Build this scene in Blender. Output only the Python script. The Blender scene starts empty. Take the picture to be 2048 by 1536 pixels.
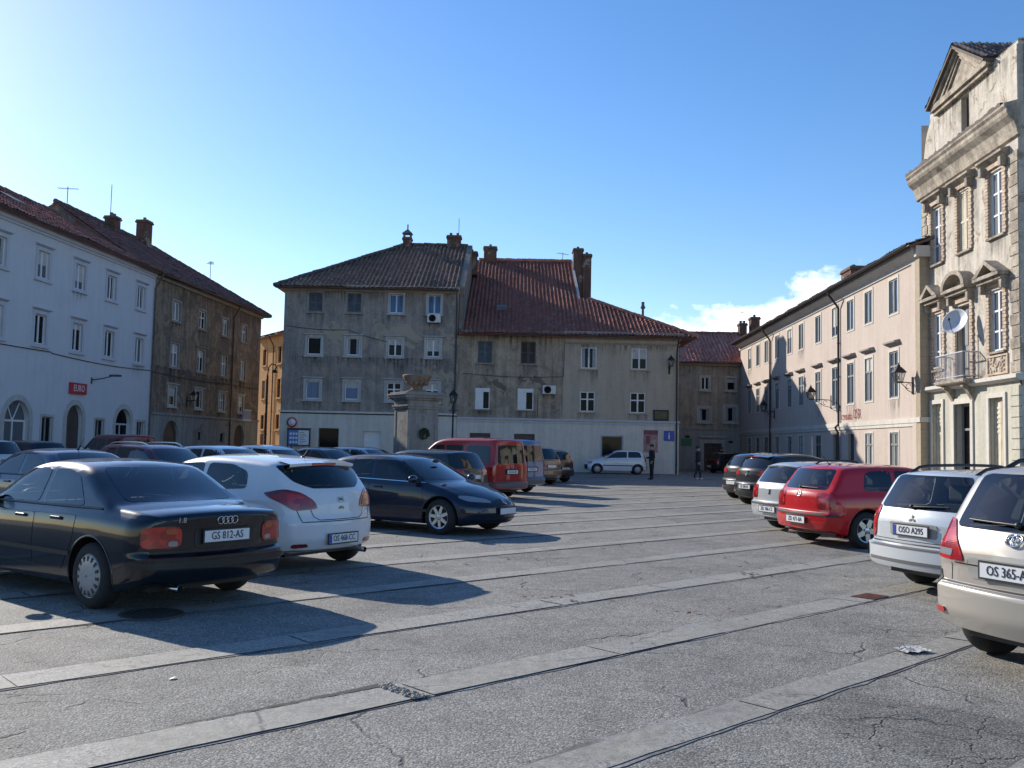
import bpy, bmesh, math, random
from mathutils import Vector, Matrix
from mathutils.bvhtree import BVHTree

random.seed(11)
SC = bpy.context.scene
COL = SC.collection
R = math.radians
PI = math.pi


# ------------------------------------------------------------------ mesh builder
class MB:
    def __init__(self):
        self.v = []; self.f = []; self.m = []; self.s = []; self.uv = {}

    def face(self, pts, m=0, smooth=False):
        b = len(self.v)
        self.v += [tuple(p) for p in pts]
        self.f.append(tuple(range(b, b + len(pts)))); self.m.append(m); self.s.append(smooth)

    def mesh(self, vs, fs, m=0, smooth=False):
        b = len(self.v)
        self.v += [tuple(p) for p in vs]
        for f in fs:
            self.f.append(tuple(b + i for i in f)); self.m.append(m); self.s.append(smooth)

    def box(self, x0, x1, y0, y1, z0, z1, m=0, M=None, bev=0.0):
        if bev > 0:
            bm = bmesh.new()
            bmesh.ops.create_cube(bm, size=1.0)
            for v in bm.verts:
                v.co = Vector(((x0 + x1) / 2 + v.co.x * (x1 - x0), (y0 + y1) / 2 + v.co.y * (y1 - y0), (z0 + z1) / 2 + v.co.z * (z1 - z0)))
            bmesh.ops.bevel(bm, geom=bm.edges[:], offset=bev, segments=2, profile=0.5, affect='EDGES')
            bm.verts.index_update()
            vs = [M @ v.co if M else v.co.copy() for v in bm.verts]
            self.mesh(vs, [[v.index for v in f.verts] for f in bm.faces], m, False)
            bm.free()
            return
        vs = [Vector(p) for p in ((x0, y0, z0), (x1, y0, z0), (x1, y1, z0), (x0, y1, z0), (x0, y0, z1), (x1, y0, z1), (x1, y1, z1), (x0, y1, z1))]
        if M:
            vs = [M @ p for p in vs]
        self.mesh(vs, [(0, 3, 2, 1), (4, 5, 6, 7), (0, 1, 5, 4), (1, 2, 6, 5), (2, 3, 7, 6), (3, 0, 4, 7)], m)

    def prism(self, poly, fn, a, b, m=0, smooth=False, caps=True):
        """poly: list of 2D points; fn(u, v, w) -> 3D; extruded from w=a to w=b"""
        n = len(poly)
        vs = [fn(u, v, a) for u, v in poly] + [fn(u, v, b) for u, v in poly]
        fs = [(i, (i + 1) % n, n + (i + 1) % n, n + i) for i in range(n)]
        self.mesh(vs, fs, m, smooth)
        if caps:
            self.face(vs[:n][::-1], m); self.face(vs[n:], m)

    def tube(self, path, r, n=8, m=0, caps=True, smooth=True):
        path = [Vector(p) for p in path]
        rs = r if isinstance(r, (list, tuple)) else [r] * len(path)
        vs = []; fs = []
        prev = None
        for i, p in enumerate(path):
            d = (path[min(i + 1, len(path) - 1)] - path[max(i - 1, 0)])
            if d.length < 1e-9:
                d = Vector((0, 0, 1))
            d.normalize()
            if prev is None:
                up = Vector((0, 0, 1)) if abs(d.z) < 0.9 else Vector((1, 0, 0))
                e = d.cross(up).normalized()
            else:
                e = (prev - d * prev.dot(d)).normalized()
            prev = e
            g = d.cross(e)
            for k in range(n):
                a = 2 * PI * k / n
                vs.append(p + (e * math.cos(a) + g * math.sin(a)) * rs[i])
        for i in range(len(path) - 1):
            for k in range(n):
                k2 = (k + 1) % n
                fs.append((i * n + k, i * n + k2, (i + 1) * n + k2, (i + 1) * n + k))
        self.mesh(vs, fs, m, smooth)
        if caps:
            self.face(vs[:n][::-1], m); self.face(vs[-n:], m)

    def lathe(self, prof, n=24, m=0, M=None, smooth=True):
        """profile [(r, z)] around Z, moved by M"""
        vs = []; fs = []
        for r, z in prof:
            for k in range(n):
                a = 2 * PI * k / n
                p = Vector((r * math.cos(a), r * math.sin(a), z))
                vs.append(M @ p if M else p)
        for i in range(len(prof) - 1):
            for k in range(n):
                k2 = (k + 1) % n
                fs.append((i * n + k, i * n + k2, (i + 1) * n + k2, (i + 1) * n + k))
        self.mesh(vs, fs, m, smooth)

    def ball(self, c, rx, ry, rz, n=12, m=0, M=None):
        prof = []
        k = max(6, n // 2)
        vs = []; fs = []
        for i in range(k + 1):
            t = PI * i / k
            for j in range(n):
                a = 2 * PI * j / n
                p = Vector((c[0] + rx * math.sin(t) * math.cos(a), c[1] + ry * math.sin(t) * math.sin(a), c[2] - rz * math.cos(t)))
                vs.append(M @ p if M else p)
        for i in range(k):
            for j in range(n):
                j2 = (j + 1) % n
                fs.append((i * n + j, i * n + j2, (i + 1) * n + j2, (i + 1) * n + j))
        self.mesh(vs, fs, m, True)

    def build(self, name, mats, parent=None, merge=0.0, sharp=None):
        me = bpy.data.meshes.new(name)
        me.from_pydata(self.v, [], self.f)
        if not isinstance(mats, (list, tuple)):
            mats = [mats]
        for mt in mats:
            me.materials.append(mt)
        me.polygons.foreach_set('material_index', self.m)
        me.polygons.foreach_set('use_smooth', self.s)
        if merge > 0:
            bm = bmesh.new(); bm.from_mesh(me)
            bmesh.ops.remove_doubles(bm, verts=bm.verts[:], dist=merge)
            bm.to_mesh(me); bm.free()
        if sharp is not None:
            me.set_sharp_from_angle(angle=R(sharp))
        me.update()
        return link(name, me, parent)


def link(name, me, parent=None):
    o = bpy.data.objects.new(name, me)
    COL.objects.link(o)
    if parent is not None:
        o.parent = parent
    return o


def tag(o, label, cat, group=None):
    o['label'] = label; o['category'] = cat
    if group:
        o['group'] = group
    return o


def thing(name, label, cat, loc=(0, 0, 0), rz=0.0, group=None):
    o = bpy.data.objects.new(name, None)
    COL.objects.link(o)
    o.location = loc; o.rotation_euler = (0, 0, rz); o.empty_display_size = 0.2
    return tag(o, label, cat, group)


def struct(o):
    o['kind'] = 'structure'
    return o


def lerp(a, b, t):
    return a + (b - a) * t


def clamp(x, a=0.0, b=1.0):
    return max(a, min(b, x))


def interp(pts, x):
    if x <= pts[0][0]:
        return pts[0][1]
    for (x0, y0), (x1, y1) in zip(pts, pts[1:]):
        if x <= x1:
            return y0 if x1 == x0 else y0 + (y1 - y0) * (x - x0) / (x1 - x0)
    return pts[-1][1]


def chaikin(pts, n=2):
    for _ in range(n):
        q = [pts[0]]
        for a, b in zip(pts, pts[1:]):
            q.append((lerp(a[0], b[0], .25), lerp(a[1], b[1], .25)))
            q.append((lerp(a[0], b[0], .75), lerp(a[1], b[1], .75)))
        q.append(pts[-1])
        pts = q
    return pts


def chaikin_closed(pts, n=2):
    for _ in range(n):
        q = []
        for i in range(len(pts)):
            a, b = pts[i], pts[(i + 1) % len(pts)]
            q.append(tuple(lerp(a[k], b[k], .2) for k in range(len(a))))
            q.append(tuple(lerp(a[k], b[k], .8) for k in range(len(a))))
        pts = q
    return pts


def S(r, g, b):
    f = lambda c: (c / 255 / 12.92) if c / 255 <= .04045 else ((c / 255 + .055) / 1.055) ** 2.4
    return (f(r), f(g), f(b), 1.0)


# ------------------------------------------------------------------ materials
class NT:
    def __init__(self, name):
        self.mat = bpy.data.materials.new(name)
        self.mat.use_nodes = True
        self.t = self.mat.node_tree
        self.b = self.t.nodes['Principled BSDF']
        self.out = self.t.nodes['Material Output']

    def n(self, ty, **kw):
        x = self.t.nodes.new(ty)
        for k, v in kw.items():
            if k.startswith('i_'):
                x.inputs[k[2:].replace('_', ' ')].default_value = v
            else:
                setattr(x, k, v)
        return x

    def l(self, a, b):
        self.t.links.new(a, b)

    def coord(self, kind='Object', scale=(1, 1, 1), rot=(0, 0, 0)):
        tc = self.n('ShaderNodeTexCoord'); mp = self.n('ShaderNodeMapping')
        mp.inputs['Scale'].default_value = scale
        mp.inputs['Rotation'].default_value = rot
        self.l(tc.outputs[kind], mp.inputs['Vector'])
        return mp.outputs['Vector']

    def noise(self, vec, scale, detail=4, rough=.6, dist=0):
        x = self.n('ShaderNodeTexNoise')
        x.inputs['Scale'].default_value = scale; x.inputs['Detail'].default_value = detail
        x.inputs['Roughness'].default_value = rough; x.inputs['Distortion'].default_value = dist
        self.l(vec, x.inputs['Vector'])
        return x.outputs['Fac']

    def ramp(self, fac, stops, interp_='LINEAR'):
        x = self.n('ShaderNodeValToRGB')
        x.color_ramp.interpolation = interp_
        e = x.color_ramp.elements
        while len(e) < len(stops):
            e.new(.5)
        for i, (p, c) in enumerate(stops):
            e[i].position = p
            e[i].color = c if isinstance(c, (tuple, list)) else (c, c, c, 1)
        self.l(fac, x.inputs['Fac'])
        return x.outputs['Color']

    def mix(self, fac, a, b, blend='MIX'):
        x = self.n('ShaderNodeMix', data_type='RGBA', blend_type=blend)
        for s, v in ((x.inputs[0], fac), (x.inputs[6], a), (x.inputs[7], b)):
            if isinstance(v, (tuple, list, float, int)):
                s.default_value = v
            else:
                self.l(v, s)
        return x.outputs[2]

    def math(self, op, a, b=None, c=None, clamp_=False):
        x = self.n('ShaderNodeMath', operation=op, use_clamp=clamp_)
        for i, v in enumerate((a, b, c)):
            if v is None:
                continue
            if isinstance(v, (float, int)):
                x.inputs[i].default_value = v
            else:
                self.l(v, x.inputs[i])
        return x.outputs[0]

    def bump(self, h, strength=.3, dist=.02):
        x = self.n('ShaderNodeBump')
        x.inputs['Strength'].default_value = strength; x.inputs['Distance'].default_value = dist
        self.l(h, x.inputs['Height'])
        self.l(x.outputs['Normal'], self.b.inputs['Normal'])


def pm(name, col, rough=.5, metal=0.0, coat=0.0, spec=.5, var=0.0, vscale=3.0, emit=None):
    t = NT(name)
    col = tuple(col) if len(col) == 4 else tuple(col) + (1,)
    if var > 0:
        v = t.coord()
        n = t.noise(v, vscale, 5, .65)
        lo = tuple(c * (1 - var) for c in col[:3]) + (1,)
        hi = tuple(min(1, c * (1 + var)) for c in col[:3]) + (1,)
        t.l(t.ramp(n, [(.3, lo), (.7, hi)]), t.b.inputs['Base Color'])
    else:
        t.b.inputs['Base Color'].default_value = col
    t.b.inputs['Roughness'].default_value = rough
    t.b.inputs['Metallic'].default_value = metal
    t.b.inputs['Coat Weight'].default_value = coat
    t.b.inputs['Coat Roughness'].default_value = .04
    t.b.inputs['Specular IOR Level'].default_value = spec
    return t.mat


def plaster(name, cols, scale=.5, streak=.5, fine=.35, patch=None, pscale=.8, pth=.62, rough=.95, soot=0.0):
    """weathered render: large blotches, vertical streaks, patches where it has come off"""
    t = NT(name)
    v = t.coord('Object')
    a = t.noise(v, scale, 6, .68, .4)
    st = [(lerp(.3, .7, i / max(1, len(cols) - 1)), c) for i, c in enumerate(cols)]
    c = t.ramp(a, st)
    vs = t.coord('Object', (3.2, 3.2, .22))
    s = t.noise(vs, 1.0, 6, .7)
    c = t.mix(streak, c, t.ramp(s, [(.36, (.45, .45, .47, 1)), (.6, (1.1, 1.1, 1.1, 1))]), 'MULTIPLY')
    f = t.noise(v, 7.0, 7, .75)
    c = t.mix(fine, c, t.ramp(f, [(.32, (.6, .6, .6, 1)), (.66, (1.25, 1.24, 1.22, 1))]), 'MULTIPLY')
    if patch:
        p = t.noise(v, pscale, 6, .72, .6)
        k = t.ramp(p, [(pth, 0.0), (pth + .014, 1.0)])
        c = t.mix(k, c, patch)
    if soot > 0:
        p = t.noise(t.coord('Object', (1, 1, .6)), .9, 7, .75, .3)
        k = t.math('MULTIPLY', t.ramp(p, [(.52, 0.0), (.68, 1.0)]), soot)
        c = t.mix(k, c, (.07, .065, .06, 1))
    t.l(c, t.b.inputs['Base Color'])
    t.b.inputs['Roughness'].default_value = rough
    t.b.inputs['Specular IOR Level'].default_value = .2
    h = t.math('ADD', t.math('MULTIPLY', f, .6), t.math('MULTIPLY', a, 1.0))
    t.bump(h, .55, .03)
    return t.mat


def tile_mat(name, cols, dirt=.5):
    """clay tiles: one tint per tile from the tile's own row and column, lichen and soot on top"""
    t = NT(name)
    uv = t.n('ShaderNodeUVMap', uv_map='UVMap')
    fl = t.n('ShaderNodeVectorMath', operation='FLOOR')
    t.l(uv.outputs['UV'], fl.inputs[0])
    w = t.n('ShaderNodeTexWhiteNoise', noise_dimensions='2D')
    t.l(fl.outputs['Vector'], w.inputs['Vector'])
    n = len(cols)
    c = t.ramp(w.outputs['Value'], [(i / max(1, n - 1), cc) for i, cc in enumerate(cols)])
    o = t.coord('Object')
    p = t.noise(o, .45, 6, .7, .5)
    c = t.mix(t.math('MULTIPLY', t.ramp(p, [(.42, 0.0), (.66, 1.0)]), dirt), c, (.10, .085, .075, 1))
    q = t.noise(o, 2.2, 5, .7)
    c = t.mix(.7, c, t.ramp(q, [(.3, .55), (.7, 1.2)]), 'MULTIPLY')
    t.l(c, t.b.inputs['Base Color'])
    t.b.inputs['Roughness'].default_value = .8
    t.b.inputs['Specular IOR Level'].default_value = .3
    return t.mat


def window_glass(name, dark=(.012, .015, .02, 1), light=(.16, .17, .18, 1), th=.62):
    """house window: mirror-like pane whose base colour stands in for a dim room"""
    t = NT(name)
    oi = t.n('ShaderNodeObjectInfo')
    k = t.ramp(oi.outputs['Random'], [(th, 0.0), (th + .02, 1.0)])
    v = t.coord('Object', (9, 9, .35))
    f = t.noise(v, 1.2, 3, .5)
    cur = t.mix(f, light, tuple(c * .45 for c in light[:3]) + (1,))
    t.l(t.mix(k, dark, cur), t.b.inputs['Base Color'])
    t.b.inputs['Roughness'].default_value = .07
    t.b.inputs['Specular IOR Level'].default_value = .22
    n2 = t.noise(t.coord('Object'), 1.4, 2, .5)
    t.bump(n2, .12, .03)
    return t.mat


def thin_glass(name, tint):
    t = NT(name)
    t.t.nodes.remove(t.b)
    tr = t.n('ShaderNodeBsdfTransparent'); tr.inputs['Color'].default_value = tint
    gl = t.n('ShaderNodeBsdfGlossy'); gl.inputs['Roughness'].default_value = .015
    fr = t.n('ShaderNodeFresnel'); fr.inputs['IOR'].default_value = 1.5
    mx = t.n('ShaderNodeMixShader')
    t.l(t.math('MULTIPLY', fr.outputs[0], 1.7, None, True), mx.inputs[0])
    t.l(tr.outputs[0], mx.inputs[1]); t.l(gl.outputs[0], mx.inputs[2])
    t.l(mx.outputs[0], t.out.inputs['Surface'])
    return t.mat


def car_paint(name, col, metal=.0, rough=.4, dust=.12, inner=(.02, .02, .022, 1)):
    """lacquered paint, a little road dust; the inner side of the shell is dark trim"""
    t = NT(name)
    v = t.coord('Object')
    n = t.noise(v, 2.5, 5, .7)
    c = t.mix(t.math('MULTIPLY', t.ramp(n, [(.4, 0.0), (.75, 1.0)]), dust), col, (.22, .21, .2, 1))
    g = t.n('ShaderNodeNewGeometry')
    c = t.mix(g.outputs['Backfacing'], c, inner)
    t.l(c, t.b.inputs['Base Color'])
    keep = t.math('SUBTRACT', 1.0, g.outputs['Backfacing'])
    t.l(t.math('MULTIPLY', keep, metal), t.b.inputs['Metallic'])
    t.l(t.math('MULTIPLY', keep, 1.0), t.b.inputs['Coat Weight'])
    t.b.inputs['Roughness'].default_value = rough
    t.b.inputs['Coat Roughness'].default_value = .035
    t.b.inputs['Specular IOR Level'].default_value = .15
    return t.mat


# ------------------------------------------------------------------ text
def text_mesh(body, size, extrude=.002):
    cu = bpy.data.curves.new('lettering', 'FONT')
    cu.body = body; cu.size = size; cu.align_x = 'CENTER'; cu.align_y = 'CENTER'; cu.extrude = extrude
    cu.resolution_u = 2
    o = bpy.data.objects.new('lettering', cu)
    COL.objects.link(o)
    bpy.context.view_layer.update()
    dg = bpy.context.evaluated_depsgraph_get()
    me = bpy.data.meshes.new_from_object(o.evaluated_get(dg))
    bpy.data.objects.remove(o); bpy.data.curves.remove(cu)
    me.name = 'lettering'
    return me


def lettering(body, size, mat, parent, loc, rot=(PI / 2, 0, 0), squeeze=1.0, bold=0.0):
    me = text_mesh(body, size)
    me.materials.clear(); me.materials.append(mat)
    o = link('lettering', me, parent)
    o.location = loc; o.rotation_euler = rot; o.scale = (squeeze, 1, 1)
    return o


# ------------------------------------------------------------------ building helpers
def wall_front(mb, s0, s1, z0, z1, holes, m=0, y=0.0, depth=.24, mr=None):
    """a facade sheet in the plane y with openings and their reveals; hole = (a, b, c, d[, 'arch'])"""
    mr = m if mr is None else mr
    xs = sorted({s0, s1} | {clamp(h[0], s0, s1) for h in holes} | {clamp(h[1], s0, s1) for h in holes})
    zs = sorted({z0, z1} | {clamp(h[2], z0, z1) for h in holes} | {clamp(h[3], z0, z1) for h in holes})
    for a, b in zip(xs, xs[1:]):
        for c, d in zip(zs, zs[1:]):
            mx, mz = (a + b) / 2, (c + d) / 2
            if b - a < 1e-5 or d - c < 1e-5 or any(h[0] < mx < h[1] and h[2] < mz < h[3] for h in holes):
                continue
            mb.face([(a, y, c), (b, y, c), (b, y, d), (a, y, d)], m)
    for h in holes:
        a, b, c, d = h[:4]
        if a >= s1 or b <= s0 or c >= z1 or d <= z0:
            continue
        y2 = y + depth
        if len(h) > 4:
            r = (b - a) / 2; cx = (a + b) / 2; rise = min(r, d - c); zs_ = d - rise
            arc = [(cx + r * math.cos(PI * k / 16), zs_ + rise * math.sin(PI * k / 16)) for k in range(17)]
            for (p, q), (p2, q2) in zip(arc, arc[1:]):
                mb.face([(p, y, q), (p2, y, q2), (p2, y, d), (p, y, d)], m)
                mb.face([(p, y, q), (p, y2, q), (p2, y2, q2), (p2, y, q2)], mr)
            top = zs_
        else:
            top = d
            mb.face([(a, y, d), (a, y2, d), (b, y2, d), (b, y, d)], mr)
        mb.face([(a, y, c), (a, y2, c), (a, y2, top), (a, y, top)], mr)
        mb.face([(b, y, c), (b, y, top), (b, y2, top), (b, y2, c)], mr)
        if c > z0 + .01:
            mb.face([(a, y, c), (b, y, c), (b, y2, c), (a, y2, c)], mr)


def eave_stain(root, s0, s1, z1, drop, y=0.0):
    q = MB(); n = max(1, int((s1 - s0) / 3.2))
    for k in range(n):
        q = MB(); a, b = lerp(s0, s1, k / n), lerp(s0, s1, (k + 1) / n); e = (b - a) * .12; dz = drop * WR.uniform(.5, 1.2)
        a2, b2 = max(s0, a - e), min(s1, b + e); yy = y - .006 - .001 * (k % 2)
        q.face([(a2, yy, z1 - dz), (b2, yy, z1 - dz), (b2, yy, z1), (a2, yy, z1)]); q.build('water_stain', M['stain'], root)


def shell(mb, s0, s1, depth, z1, m=0, z0=0.0, left=True, right=True):
    if left:
        mb.face([(s0, 0, z0), (s0, 0, z1), (s0, depth, z1), (s0, depth, z0)], m)
    if right:
        mb.face([(s1, 0, z0), (s1, depth, z0), (s1, depth, z1), (s1, 0, z1)], m)
    mb.face([(s0, depth, z0), (s0, depth, z1), (s1, depth, z1), (s1, depth, z0)], m)


def band(mb, s0, s1, z0, z1, out, m=0, y=0.0, inn=.02):
    mb.box(s0, s1, y - out, y + inn, z0, z1, m)


WR = random.Random(77)
WALL = {'y': 0.0, 'stain': 0.0}


def window(root, a, b, c, d, kind='casement', frame=None, pane=None, sur=None, sur_w=.13, sur_out=.035, sill=True, hood=None, y=.12, label=None, sill_mat=None):
    """kinds: casement (two leaves), cross (two leaves + transom), single, shutter, half (left leaf shuttered), grid (six lights), dark, tall"""
    mb = MB(); w = b - a; h = d - c; t = .085 if kind == 'grid' else .06
    fy0, fy1 = y - .03, y + .04
    name = 'shutter' if kind == 'shutter' else 'window'
    if kind == 'shutter':
        for q0, q1 in ((a, (a + b) / 2 - .012), ((a + b) / 2 + .012, b)):
            mb.box(q0, q0 + .07, y - .08, y - .03, c, d); mb.box(q1 - .07, q1, y - .08, y - .03, c, d)
            for zz in (c, c + h * .5 - .035, d - .07):
                mb.box(q0 + .07, q1 - .07, y - .08, y - .03, zz, zz + .07)
            k = int(h / .075)
            for i in range(k):
                z = c + .06 + (h - .14) * i / k
                mb.face([(q0 + .07, y - .035, z + .07), (q1 - .07, y - .035, z + .07), (q1 - .07, y - .068, z), (q0 + .07, y - .068, z)])
        mb.box(a, b, y - .02, y - .005, c, d)
    else:
        mb.box(a, a + t, fy0, fy1, c, d); mb.box(b - t, b, fy0, fy1, c, d)
        mb.box(a + t, b - t, fy0, fy1, c, c + t); mb.box(a + t, b - t, fy0, fy1, d - t, d)
        cx = (a + b) / 2
        if kind in ('casement', 'cross', 'half', 'tall', 'grid'):
            mb.box(cx - .05, cx + .05, fy0 - .01, fy1, c + t, d - t)
        if kind in ('cross', 'tall'):
            zt = c + h * (.62 if kind == 'cross' else .68)
            mb.box(a + t, b - t, fy0 - .013, fy1, zt - .04, zt + .04)
        if kind == 'grid':
            for f in (.33, .66):
                mb.box(a + t, b - t, fy0 + .004, fy1, c + h * f - .032, c + h * f + .032)
        if kind == 'half':
            mb.box(a + t, cx - .05, fy0 - .003, fy1 - .01, c + t, d - t)
            mb.box(a - .01, b + .01, fy0 - .03, fy1, d - .24, d - .001)
    o = mb.build(name, frame, root)
    if label:
        o['label'] = label
    if kind != 'shutter':
        g = MB(); g.face([(a + .02, y, c + .02), (b - .02, y, c + .02), (b - .02, y, d - .02), (a + .02, y, d - .02)])
        g.build('pane', pane, o)
    if sur is not None:
        q = MB(); e = sur_w
        q.box(a - e, a, -sur_out, .03, c - e * .6, d + e); q.box(b, b + e, -sur_out, .03, c - e * .6, d + e)
        q.box(a, b, -sur_out, .03, d, d + e); q.box(a, b, -sur_out, .03, c - e * .6, c)
        q.build('surround', sur, o)
    if sill:
        q = MB(); e = sur_w if sur is not None else .06
        zz = c - (e * .6 if sur is not None else 0)
        q.box(a - e - .06, b + e + .06, -.11, .02, zz - .075, zz)
        q.build('sill', sill_mat or sur or frame, o)
    if kind in ('casement', 'single', 'cross', 'tall') and WR.random() < .42:
        f = WR.choice((.18, .3, .45, .62)); cx = (a + b) / 2
        if WR.random() < .5:
            q = MB(); q.box(a + t, b - t, y - .012, y - .006, d - t - h * f, d - t); q.build('blind', M['blind'], o)
        else:
            q = MB()
            for x0, x1 in ((a + t, a + t + w * .2), (b - t - w * .2, b - t)):
                n = 5
                for k in range(n):
                    u0, u1 = lerp(x0, x1, k / n), lerp(x0, x1, (k + 1) / n); q.face([(u0, y - .010 + .004 * (k % 2), c + t), (u1, y - .006 - .004 * (k % 2), c + t), (u1, y - .006 - .004 * (k % 2), d - t), (u0, y - .010 + .004 * (k % 2), d - t)])
            q.build('curtain', M['curtain'], o)
    if WR.random() < WALL['stain']:
        q = MB(); zt = c - .1; l = WR.uniform(.6, 1.3); yy = WALL['y'] - .005
        q.face([(a - .25, yy, zt - l), (b + .25, yy, zt - l), (b + .25, yy, zt), (a - .25, yy, zt)]); q.build('water_stain', M['stain'], o)
    if hood is not None:
        q = MB(); e = sur_w + .08; z = d + hood
        q.prism([(0, 0), (-.05, 0), (-.13, .05), (-.16, .05), (-.16, .1), (0, .13)], lambda u, v, w: (w, u, z + v), a - e, b + e)
        q.build('hood', sill_mat or sur or frame, o)
    return o


def tile_sheet(polys, mat, parent, pitch=.25, row=.38, amp=.05, name='roof', seed=0):
    """rows of real half-round tiles over convex polygons (first edge = eave); local coords of the parent"""
    rnd = random.Random(seed)
    out = bmesh.new()
    uvl = out.loops.layers.uv.new('UVMap')
    for poly in polys:
        P = [Vector(p) for p in poly]
        u = (P[1] - P[0]).normalized()
        n = u.cross(P[-1] - P[0]).normalized()
        if n.z < 0:
            n = -n
        t = n.cross(u).normalized()
        us = [(p - P[0]).dot(u) for p in P]; ts = [(p - P[0]).dot(t) for p in P]
        u0, u1, t0, t1 = min(us), max(us), min(ts), max(ts)
        c0, c1 = math.floor(u0 / pitch), math.ceil(u1 / pitch)
        r0, r1 = math.floor(t0 / row), math.ceil(t1 / row)
        bm = bmesh.new(); ul = bm.loops.layers.uv.new('UVMap')
        prof = [(0.0, .1), (.14, .62), (.3, 1.0), (.46, .62), (.6, .1), (.8, -.22)]
        for r in range(r0, r1):
            rowv = []
            jit = {}
            for lev in (0, 1):
                tt = (r + lev) * row
                line = []
                for cc in range(c0, c1 + 1):
                    if cc not in jit:
                        jit[cc] = (rnd.uniform(-.018, .018), rnd.uniform(-.016, .016) + (.03 if rnd.random() < .03 else 0))
                    j = jit[cc]
                    for k, (f, hgt) in enumerate(prof):
                        if cc == c1 and k > 0:
                            break
                        uu = (cc + f) * pitch + j[0]
                        hh = amp * hgt + (.05 if lev == 0 else 0.0) + j[1] * (.8 if lev == 0 else .3)
                        hh += .03 * math.sin(uu * .9 + seed) * math.sin(tt * .55 + 1.3 * seed) + .015 * math.sin(uu * 2.3 + 2 * seed)
                        dt = -.03 if lev == 0 and .05 < f < .55 else 0.0
                        line.append((bm.verts.new(P[0] + u * uu + t * (tt + dt) + n * hh), cc + f))
                rowv.append(line)
            for k in range(len(rowv[0]) - 1):
                a, b = rowv[0][k], rowv[0][k + 1]; c, d = rowv[1][k + 1], rowv[1][k]
                f = bm.faces.new((a[0], b[0], c[0], d[0])); f.smooth = True
                cen = math.floor(a[1] + 1e-4) + .5
                for lp in f.loops:
                    lp[ul].uv = (cen + (0 if (a[1] % 1) < .58 else 300), r + .5)
                    # one tint per tile: all corners carry the tile's own centre
        for i in range(len(P)):
            a, b = P[i], P[(i + 1) % len(P)]
            pn = (b - a).cross(n)
            if pn.dot(sum(P, Vector()) / len(P) - a) > 0:
                pn = -pn
            bmesh.ops.bisect_plane(bm, geom=bm.verts[:] + bm.edges[:] + bm.faces[:], plane_co=a + pn.normalized() * .02, plane_no=pn, clear_outer=True)
        me = bpy.data.meshes.new('tmp'); bm.to_mesh(me); bm.free()
        out.from_mesh(me); bpy.data.meshes.remove(me)
        # board under the tiles, so the roof has thickness
        vs = [out.verts.new(p - n * .03) for p in P]; out.faces.new(vs)
        vs2 = [out.verts.new(p - n * .13) for p in P]; out.faces.new(vs2)
        for i in range(len(P)):
            k = (i + 1) % len(P)
            out.faces.new((vs[i], vs[k], vs2[k], vs2[i]))
    me = bpy.data.meshes.new(name); out.to_mesh(me); out.free()
    me.materials.append(mat)
    return link(name, me, parent)


def ridge_caps(lines, mat, parent, r=.13, seg=.42):
    for a, b in lines:
        mb = MB()
        a, b = Vector(a), Vector(b)
        n = max(1, int((b - a).length / seg))
        for i in range(n):
            p, q = a.lerp(b, i / n), a.lerp(b, (i + 1.08) / n)
            o = Vector((0, 0, random.uniform(-.015, .02)))
            mb.tube([p + o, q + o], [r * 1.08, r * .92], 10)
        mb.build('ridge_cap', mat, parent)


def gutter(parent, a, b, mat, r=.075):
    mb = MB(); a, b = Vector(a), Vector(b)
    d = (b - a).normalized(); e = Vector((-d.y, d.x, 0))
    vs = []; fs = []
    for p in (a, b):
        for rr in (r, r * .85):
            for k in range(9):
                an = PI + PI * k / 8
                vs.append(p + e * (rr * math.cos(an)) + Vector((0, 0, rr * math.sin(an))))
    for o1, o2, fl in ((0, 18, 0), (9, 27, 1)):
        for k in range(8):
            f = (o1 + k, o1 + k + 1, o2 + k + 1, o2 + k)
            fs.append(f if not fl else f[::-1])
    mb.mesh(vs, fs, 0, True)
    return mb.build('gutter', mat, parent)


def downpipe(parent, s, z0, z1, mat, out=.09, r=.05, swan=True, eave=.5):
    p = [(s, -out, z0), (s, -out, z1 - .9)]
    if swan:
        p += [(s, -out - .08, z1 - .75), (s, -eave + .05, z1 - .25), (s, -eave, z1 - .1), (s, -eave, z1)]
    else:
        p += [(s, -out, z1)]
    mb = MB(); mb.tube(p, r, 8)
    z = z0 + .6
    while z < z1 - 1.2:
        mb.tube([(s, -out, z), (s, -out, z + .05)], r * 1.3, 8); mb.box(s - .012, s + .012, -out, .02, z + .01, z + .035)
        z += 1.7
    return mb.build('downpipe', mat, parent)


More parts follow.
